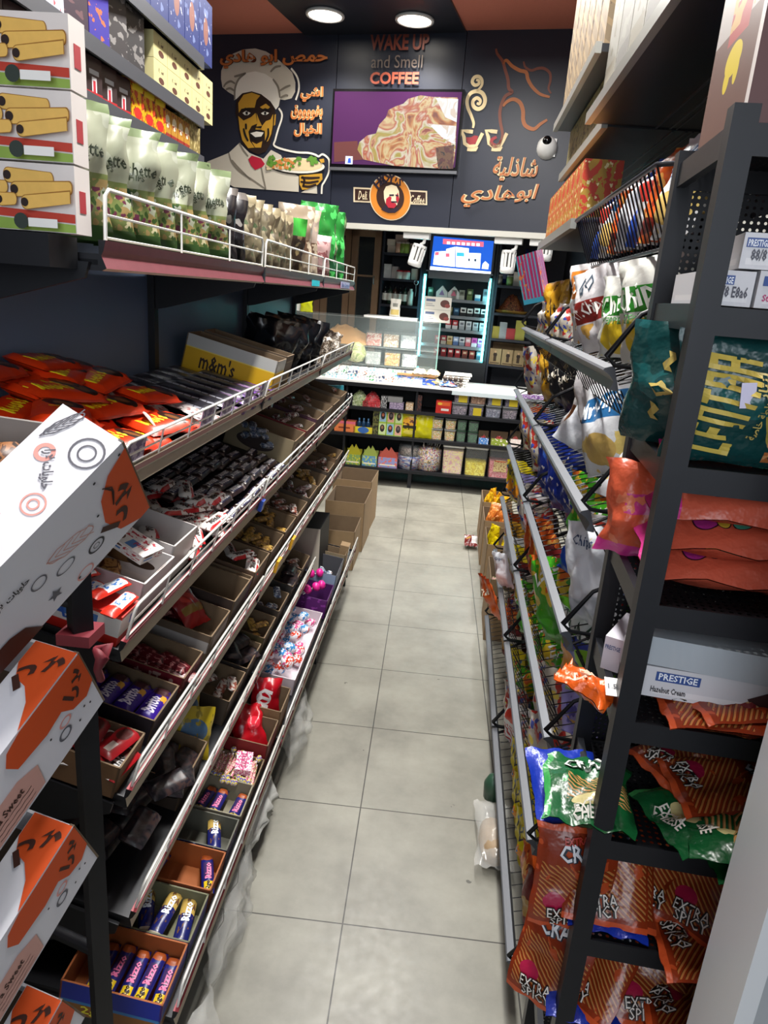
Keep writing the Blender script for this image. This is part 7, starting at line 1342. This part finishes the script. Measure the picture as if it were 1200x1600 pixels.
kp(carton('wafer_box', .03, .12, .06, [plain('pale_lilac', 'd4d0dc', .4)], [('f', 'PRESTIGE', .5, .7, .008, '24407a', 0, .025)]), .245, 1.12, 1.203, 'small pale upright wafer box at the back left of the fourth rack shelf', 'box', None, -25)
# stick snack packs
CRX = prt('stick_pack', '7f2c12', [('stripes', (62, 24, .55, .06, .97, .10, .64), 'b0713c'), ('stripes', (62, 24, .16, .06, .97, .10, .64), '5a2e14'), ('noise', (4, 4, .6, 2.), 'a84420'), ('ell', (.28, .28, .14, .08), 'a01c40'), ('rect', (0, 1, .95, 1), 'b84a24'), ('rect', (0, 1, 0, .05), 'b84a24')], .25, crinkle=.35)
CRG = prt('stick_pack_green', '12522a', [('stripes', (65, 22, .55, .25, .98, .3, .64), 'b88a54'), ('stripes', (65, 22, .16, .25, .98, .3, .64), '6a4a24'), ('noise', (3, 4, .6, 2., 0, .3, 0, 1), '2f9a4a'), ('ell', (.5, .26, .2, .08), 'd8cc90'), ('rect', (0, .07, 0, 1), '2f8a44')], .25, crinkle=.4)
art1 = [('CRAX', .55, .80, .034, '26303c', 12, .082, .08), ('CRAX', .54, .805, .032, 'd8d8dc', 12, .08, .02), ('EXTRA', .42, .20, .02, '16120e', 8, .064, .09), ('EXTRA', .42, .20, .018, 'e0d8d0', 8, .06, .0), ('SPICY', .46, .12, .02, '16120e', 8, .06, .09), ('SPICY', .46, .12, .018, 'e0d8d0', 8, .056, .0), ('EXTRA', .45, .9, .012, 'b83a30', 6, .04)]
art2 = [('CRAX', .5, .82, .034, '10301c', 10, .082, .08), ('CRAX', .49, .825, .032, 'd8dcd8', 10, .08, .02), ('EXTRA', .5, .16, .018, 'e0dcd0', 8, .05), ('CHEESE', .52, .1, .016, 'e0dcd0', 8, .06)]
cxk = [bag('stick_snack_pack', .14, .19, .03, [CRX], art1, seed=331+k, wr=1.0, crimp=.05) for k in range(2)]; cgk = bag('stick_snack_pack', .15, .2, .03, [CRG], art2, seed=337, wr=1.2, crimp=.05)
for k in range(2): kp(cxk[k % 2], .30+.04*k, 1.02, 1.203+.012+.012*(k == 1), 'orange stick snack pack lying under the long wafer boxes, %s' % ('left one', 'right one')[k], 'bag', 'packs under wafer boxes', -85+10*k, -90)
kp(bag('orange_snack_bag', .065, .09, .03, [plain('orange_foil', 'c85418', .28, .1, bump=.4)], [('Chili', .5, .6, .022, 'e8d0b8', -15, .05)], seed=341, wr=2), .232, 1.0, 1.21, 'crumpled orange bag jutting over the left rail of the fourth rack shelf', 'bag', None, 60, -75)
carton('white_price_label', .028, .001, .035, [WHITE], [('f', '1.50', .5, .5, .01, '404048', 0, .02)]).put(GK @ TR(.232, .985, 1.232) @ RX(-70) @ RZ(0), 'white price label on the crumpled orange bag', 'label')
PRZ = prt('pretzel_bag', '6e1018', [('noise', (5, 6, .57, 3., .08, .95, .12, .62), 'b08a5a'), ('rect', (.1, .5, .2, .4), 'c8a03a'), ('ell', (.5, .9, .38, .2), '8a6a28')], .28, crinkle=.4)
kp(bag('pretzel_bag', .15, .14, .045, [PRZ], [('PRETZELS', .3, .3, .014, '3a1a0c', 0, .05)], seed=345, wr=1.2), .425, .99, 1.218, 'dark red pretzel bag lying at the right of the fourth rack shelf', 'bag', None, -4, -62)
cgs = bag('stick_snack_pack', .145, .17, .03, [CRG], art2, seed=338, wr=1.6, crimp=.05)
# fifth shelf: green and brown packs
for k, (kit, x, y, z, rz, rx, ry, lb) in enumerate(((cgs, .228, .972, 1.004, -4, -88, 0, 'green stick snack pack hanging over the left edge of the fifth rack shelf'), (cxk[0], .34, 1.1, 1.03, -62, -82, 0, 'brown stick snack pack at the back of the fifth rack shelf'), (cxk[1], .36, 1.06, 1.043, -80, -86, 4, 'brown stick snack pack lying on the others at the back'), (cgk, .33, .995, 1.012, -68, -84, 0, 'green stick snack pack in the middle of the fifth rack shelf'), (cgk, .375, .99, 1.026, -100, -84, 0, 'green stick snack pack with sticks picture, right of the middle'), (cxk[0], .43, .985, 1.01, -75, -80, 0, 'brown stick snack pack at the right end of the fifth rack shelf'), (cgk, .40, .98, .998, -85, -90, 0, 'green stick snack pack showing only its sealed edge at the front'))): kp(kit, x, y, z, lb, 'bag', 'fifth shelf packs', rz, rx, ry)
# sixth shelf
for k, (kit, x, y, z, rz, rx, lb) in enumerate(((cxk[0], .232, 1.012, .762, 4, -8, 'brown stick snack pack standing upright left of the rack post'), (cxk[1], .285, .99, .80, -2, -38, 'brown stick snack pack leaning in the left of the sixth rack shelf'), (cxk[0], .30, 1.0, .795, -4, -55, 'brown stick snack pack under the leaning one'), (cxk[1], .36, 1.03, .80, -30, -55, 'brown stick snack pack leaning in the middle of the sixth shelf'), (cxk[0], .425, 1.0, .80, -42, -40, 'brown stick snack pack slanting at the right of the sixth shelf'), (cxk[1], .44, 1.06, .83, -45, -30, 'brown stick snack pack behind the slanting one'), (cxk[0], .37, .985, .793, -88, -90, 'brown stick snack pack lying flat at the front edge'))): kp(kit, x, y, z, lb, 'bag', 'sixth shelf packs', rz, rx)
BLP = bag('blue_snack_pack', .13, .16, .025, [plain('blue_foil', '16309a', .25, .1, bump=.3)], seed=351)
kp(BLP, .29, .98, .795, 'blue pack lying under the brown ones on the sixth shelf', 'bag', None, -4, -88); kp(BLP, .225, 1.05, .93, 'blue pack tucked above the upright brown pack', 'bag', None, 10, -70)
# seventh shelf and below
for k, (kit, x, y, z, rz, rx, lb) in enumerate(((cxk[0], .21, 1.02, .565, -30, -20, 'orange stick snack pack tilted out at the left of the seventh shelf'), (cxk[1], .26, 1.0, .605, -40, -45, 'brown stick snack pack beside the tilted orange one'), (cxk[0], .29, 1.02, .60, -15, -70, 'brown stick snack pack lying at the left of the seventh shelf'), (cxk[1], .37, 1.0, .61, -86, -84, 'brown stick snack pack in the stacked middle of the seventh shelf'), (cxk[0], .38, 1.0, .635, -92, -84, 'brown stick snack pack on top of the stacked middle'), (cxk[1], .45, 1.05, .60, -10, -30, 'dark stick snack pack leaning at the right of the seventh shelf'), (cxk[0], .39, .985, .60, -3, -50, 'brown stick snack pack at the front of the seventh shelf, lettering upward'))): kp(kit, x, y, z, lb, 'bag', 'seventh shelf packs', rz, rx)
kp(BLP, .28, .97, .60, 'blue pack at the front left of the seventh shelf', 'bag', None, -5, -80)
# light door jamb at the lower right
ALG = plain('jamb_grey', 'ccd0d2', .4, .2)
jm = MB().b2((.452, .70, 0), (.475, .80, 3.2), 0).b2((.475, .705, 0), (.50, .795, 3.2), 1).b2((.50, .70, 0), (.56, .80, 3.2), 2).b2((.56, .71, 0), (.575, .79, 3.2), 3).b2((.575, .70, 0), (.72, .80, 3.2), 2)
struct('door_1', jm, [plain('jamb_light', 'f0f2f4', .35, .3), plain('jamb_mid', 'c0c4c8', .35, .4), ALG, plain('jamb_dark', '3a3e42', .5)])
# ================================================================== NEAR LEFT STAND WITH BAKERY BOXES
st = root('bakery_stand', G0, 'black tube stand holding tilted bakery boxes at the left front', 'stand')
for x, y in ((-.4975, .95), (-.80, 1.04)): obj('post', MB().tube([(x, y, 0), (x-.0, y, 1.42)], .021, 4), BLACK, None, st)
obj('cross_bar', MB().tube([(-.80, 1.04, .62), (-.4975, .95, .62)], .012, 6).tube([(-.80, 1.04, 1.30), (-.4975, .95, 1.30)], .012, 6), BLACK, None, st)
def orient(az, el, ro):
    az, el, ro = map(radians, (az, el, ro)); Lv = Vector((sin(az)*cos(el), cos(az)*cos(el), sin(el))); u = Vector((-cos(az), sin(az), 0)); n = u.cross(-Lv)
    if n.z < 0: n = -n
    c_, s_ = cos(ro), sin(ro); u2, n2 = u*c_+n*s_, n*c_-u*s_; return Lv, u2, n2
INK = [plain('ink_grey', '5a5a62', .6), plain('ink_coral', 'd8948a', .6), plain('ink_black', '2a2a2e', .6), plain('box_orange', 'c84a14', .55), plain('ink_brown', '3a1a10', .6), plain('print_rose', 'c8988c', .6)]
BOXW, BOXC = plain('bakery_white', 'd6d5da', .55), plain('bakery_inside', '6a5a48', .8)
def bakery(B, az, el, ro, w, h, length, lb, style):
    Lv, u, n = orient(az, el, ro); M = Matrix.Identity(4)
    for r_ in range(3): M[r_][0] = -u[r_]; M[r_][1] = Lv[r_]; M[r_][2] = n[r_]
    M.translation = B     # local: x to the aisle side, y up the slope, z off the box; corner B at the origin; box reaches -x, -y, -z
    W = w+.004 if style == 0 else .30; t = .004; L0 = length
    mb = MB().b2((-t, -L0, -h), (0, 0, 0), 0).b2((-W, -L0, -h), (-W+t, 0, 0), 0).b2((-W+t, -L0, -h), (-t, 0, -h+t), 1).b2((-W+t, -t, -h+t), (-t, 0, -.0), 0).b2((-W+t, -L0, -h+t), (-t, -L0+t, -h*.5), 0)
    mb.b2((-w, -L0, -t), (-t, -t, 0), 0)
    mb.b2((-.006, -.002, -h), (.0006, .0012, .0), 1)
    o = root('bakery_box', M, lb, 'box', 'bakery boxes'); obj('carton', mb, [BOXW, BOXC], None, o)
    p = MB(); top = lambda a, b_, e=.001: Vector((-a, -b_, e)); sid = lambda a, b_, e=.001: Vector((e, -b_, -a))
    def ring(f, a, b_, r1, r2, m, ex=1.0, e=.001, n_=22):
        for k in range(n_):
            q = [(r1, k), (r2, k), (r2, k+1), (r1, k+1)]; P = [f(a+r*cos(2*pi*j/n_), b_+ex*r*sin(2*pi*j/n_), e) for r, j in q]
            p.face(P if ((P[1]-P[0]).cross(P[2]-P[0])).dot(f(0, 0, 1)-f(0, 0, 0)) > 0 else P[::-1], m)
    def pl(f, pts, m, e=.0014):
        P = [f(a, b_, e) for a, b_ in pts]; c_ = sum((P[k].cross(P[(k+1) % len(P)]) for k in range(len(P))), Vector())
        p.face(P if c_.dot(f(0, 0, 1)-f(0, 0, 0)) > 0 else P[::-1], m)
    def stroke(f, pts, wd, m, e=.0014):
        for (a, b_), (c_, d) in zip(pts, pts[1:]):
            q = Vector((c_-a, d-b_)); q = Vector((-q.y, q.x)).normalized()*wd/2 if q.length else Vector((0, 0))
            pl(f, [(a+q.x, b_+q.y), (c_+q.x, d+q.y), (c_-q.x, d-q.y), (a-q.x, b_-q.y)], m, e)
    def braid(f, a, b_, L_, wd, m, ang=0):
        ca, sa = cos(ang), sin(ang); T_ = lambda s_, t_: (a+s_*ca-t_*sa, b_+s_*sa+t_*ca)
        stroke(f, [T_(L_/2*cos(2*pi*k/20), wd/2*sin(2*pi*k/20)*(1+.12*sin(k*2.5))) for k in range(21)], .0016, m)
        for k in range(5): s_ = L_*(-.36+.18*k); stroke(f, [T_(s_-.01, -wd*.42), T_(s_+.012, 0), T_(s_-.004, wd*.42)], .0014, m)
    def txt(f, t_, a, b_, hh, ang, m, ww=None):
        letters(p, t_, 0, 0, hh, lambda U_, V_: f(a-(U_*cos(ang)-V_*sin(ang)), b_-(U_*sin(ang)+V_*cos(ang)), .0018), 0, .03, m, w=ww)
    def txs(f, t_, a, b_, hh, ang, m, ww=None, bold=.03):  # on the aisle side: right of the lettering runs up the slope
        letters(p, t_, 0, 0, hh, lambda U_, V_: f(a-(U_*sin(ang)+V_*cos(ang)), b_-(U_*cos(ang)-V_*sin(ang)), .0020), 0, bold, m, w=ww)
    if style == 0:
        ring(top, w*.25, .035, .009, .011, 0); ring(top, w*.25, .035, .018, .0205, 0, 1.0); ring(top, w*.7, .06, .007, .012, 1); ring(top, w*.28, .115, .012, .014, 1); ring(top, w*.28, .115, .005, .007, 1)
        braid(top, w*.75, .17, .075, .035, 1, pi/2-.2); braid(top, w*.8, .02, .05, .012, 0, 1.2)
        txt(top, arabic('حلويات لارا'), w*.5, .075, .016, -.9, 0, .05)
        pl(sid, [(h*.06, .0015), (h*.98, .0015), (h*.99, .02), (h*.86, .052), (h*.6, .066), (h*.34, .058), (h*.16, .036), (h*.10, .015)], 3)
        txs(sid, arabic('لارا'), h*.60, .036, .045, .75, 4, .075)
        for k in range(3): stroke(sid, [(h*.22+.005*k, .05-.003*k), (h*.3+.005*k, .038), (h*.5, .046)], .002, 4, .0022)
        braid(sid, h*.45, .115, .07, .024, 5, pi/2+.3); ring(sid, h*.75, .09, .009, .0115, 2, 1.2); ring(sid, h*.75, .09, .0035, .0045, 2, 1.2); ring(sid, h*.62, .135, .008, .0095, 0, 1.6)
        pl(sid, [(h*.8+.012*cos(a_*2*pi/10)*(1 if a_ % 2 else .45), .165+.012*sin(a_*2*pi/10)*(1 if a_ % 2 else .45)) for a_ in range(10)], 0)
        ring(sid, h*.5, .17, .009, .011, 0, 1.1); txs(sid, arabic('حلويات لارا'), h*.35, .2, .014, 0, 2, .05); ring(sid, h*.92, .12, .009, .011, 1, 1.3)
        for a, b_ in ((h*.07, .012), (h*.45, .07), (h*.75, .055), (h*.9, .13), (h*.1, .055)): ring(sid, a, b_, 0, .0022, 2, e=.0016, n_=8)
        c_ = 0; pl(sid, [(h*.999, .20), (h*.80, .215), (h*.74, .235), (h*.74, .27), (h*.85, .30), (h*.999, .31)], 4)
    else:
        pl(top, [(0, .0015), (w*.98, .0015), (w*.98, .035), (w*.8, .055), (w*.5, .062), (w*.25, .08), (0, .115)], 3)
        pl(sid, [(0, .0015), (h*.52, .0015), (h*.62, .02), (h*.56, .045), (h*.40, .06), (h*.44, .09), (h*.38, .14), (h*.2, .15), (h*.06, .14), (0, .115)], 3)
        txs(top, arabic('لارا'), w*.45, .035, .03, .6, 4, .042) if 0 else letters(p, arabic('لارا'), 0, 0, .036, lambda U_, V_: top(w*.5-U_*.5-V_*.6, .035-U_*.75+V_*.55, .0022), 0, .03, 4, w=.075)
        txs(sid, arabic('لارا'), h*.30, .026, .03, .5, 4, .042)
        ring(sid, h*.72, .07, .006, .0085, 0, 1.4); ring(sid, h*.58, .062, .005, .007, 1, 1.6)
        for a, b_ in ((h*.75, .02), (h*.7, .03), (h*.8, .045), (h*.55, .09)): ring(sid, a, b_, 0, .0018, 2, e=.0016, n_=8)
        pl(sid, [(h*.62, .12), (h*.95, .125), (h*.97, .3), (h*.5, .3), (h*.5, .15)], 5)
        txs(sid, 'Ara Sweet', h*.66, .18, .012, 0, 4, .06)
        for k in range(3): stroke(sid, [(h*(.76+.07*k)+.0012*(q % 2), .14+.008*q) for q in range(15-3*k)], .0016, 4)
    obj('print', p, INK, None, o); return o, M
def Bp(px, py, Y): d = ray(px, py); return CAMP+d*(Y/d.y)
o1, M1 = bakery(Bp(192, 690, .78), 33.2, 38.1, 29.2, .0845, .169, .46, 'white bakery box with pastry drawings, topmost on the black stand', 0)
o2, M2 = bakery(Bp(122, 1020, .78), 14.3, 27.3, 3.5, .064, .112, .46, 'white bakery box with orange blob, middle of the stand', 1)
o3, M3 = bakery(Bp(115, 1290, .78), 14.3, 27.3, 3.5, .064, .112, .46, 'white bakery box with orange blob, third from the top', 1)
o4, M4 = bakery(Bp(97, 1562, .78), 14.3, 27.3, 3.5, .064, .112, .40, 'white bakery box with orange blob, lowest at the bottom edge', 1)
PST = ramp('pastry_brown', ['4a2a18', '8a5a34', '2a1810', 'b8844a'], 30, 0, 1, .4)
pt = Bp(0, 745, .90)
tray('pastry_tray', .24, .16, .06, plain('bakery_white', 'd6d5da', .55), plain('tray_grey', '8a8480', .7)).put(TR(pt.x-.06, pt.y-.06, pt.z-.03) @ RZ(-12) @ RX(14), 'open white pastry tray at the left edge beside the topmost bakery box', 'tray')
for k in range(3): link('pastry', MB().lathe([(.001, -.04), (.03, -.03), (.036, 0), (.03, .03), (.001, .04)], 14).mesh('pastry', PST), TR(pt.x+.0-.06*k, pt.y-.0, pt.z+.012) @ RY(70), None, label='brown glazed pastry in the white tray, %s' % ('rightmost', 'middle', 'leftmost')[k], cat='pastry', group='pastries in the tray')
RIB = plain('ribbon_red', '7a2430', .6)
o = root('red_ribbon', G0, 'dull red ribbon knotted round the black stand post', 'ribbon')
pz = lambda px, py, Y=.925: Bp(px, py, Y)
obj('band', MB().b2((-.523, .924, 1.24), (-.472, .976, 1.258)), RIB, None, o)
q = [pz(128, 1008, .92), pz(150, 1020, .92), pz(150, 1040, .92), pz(128, 1032, .92)]
obj('knot', MB().tube([pz(150, 1015, .93), pz(160, 1030, .90), pz(152, 1045, .91), pz(158, 1062, .92)], .006, 6).tube([pz(150, 1015, .93), pz(168, 1010, .93), pz(160, 1035, .92)], .006, 6), RIB, None, o)
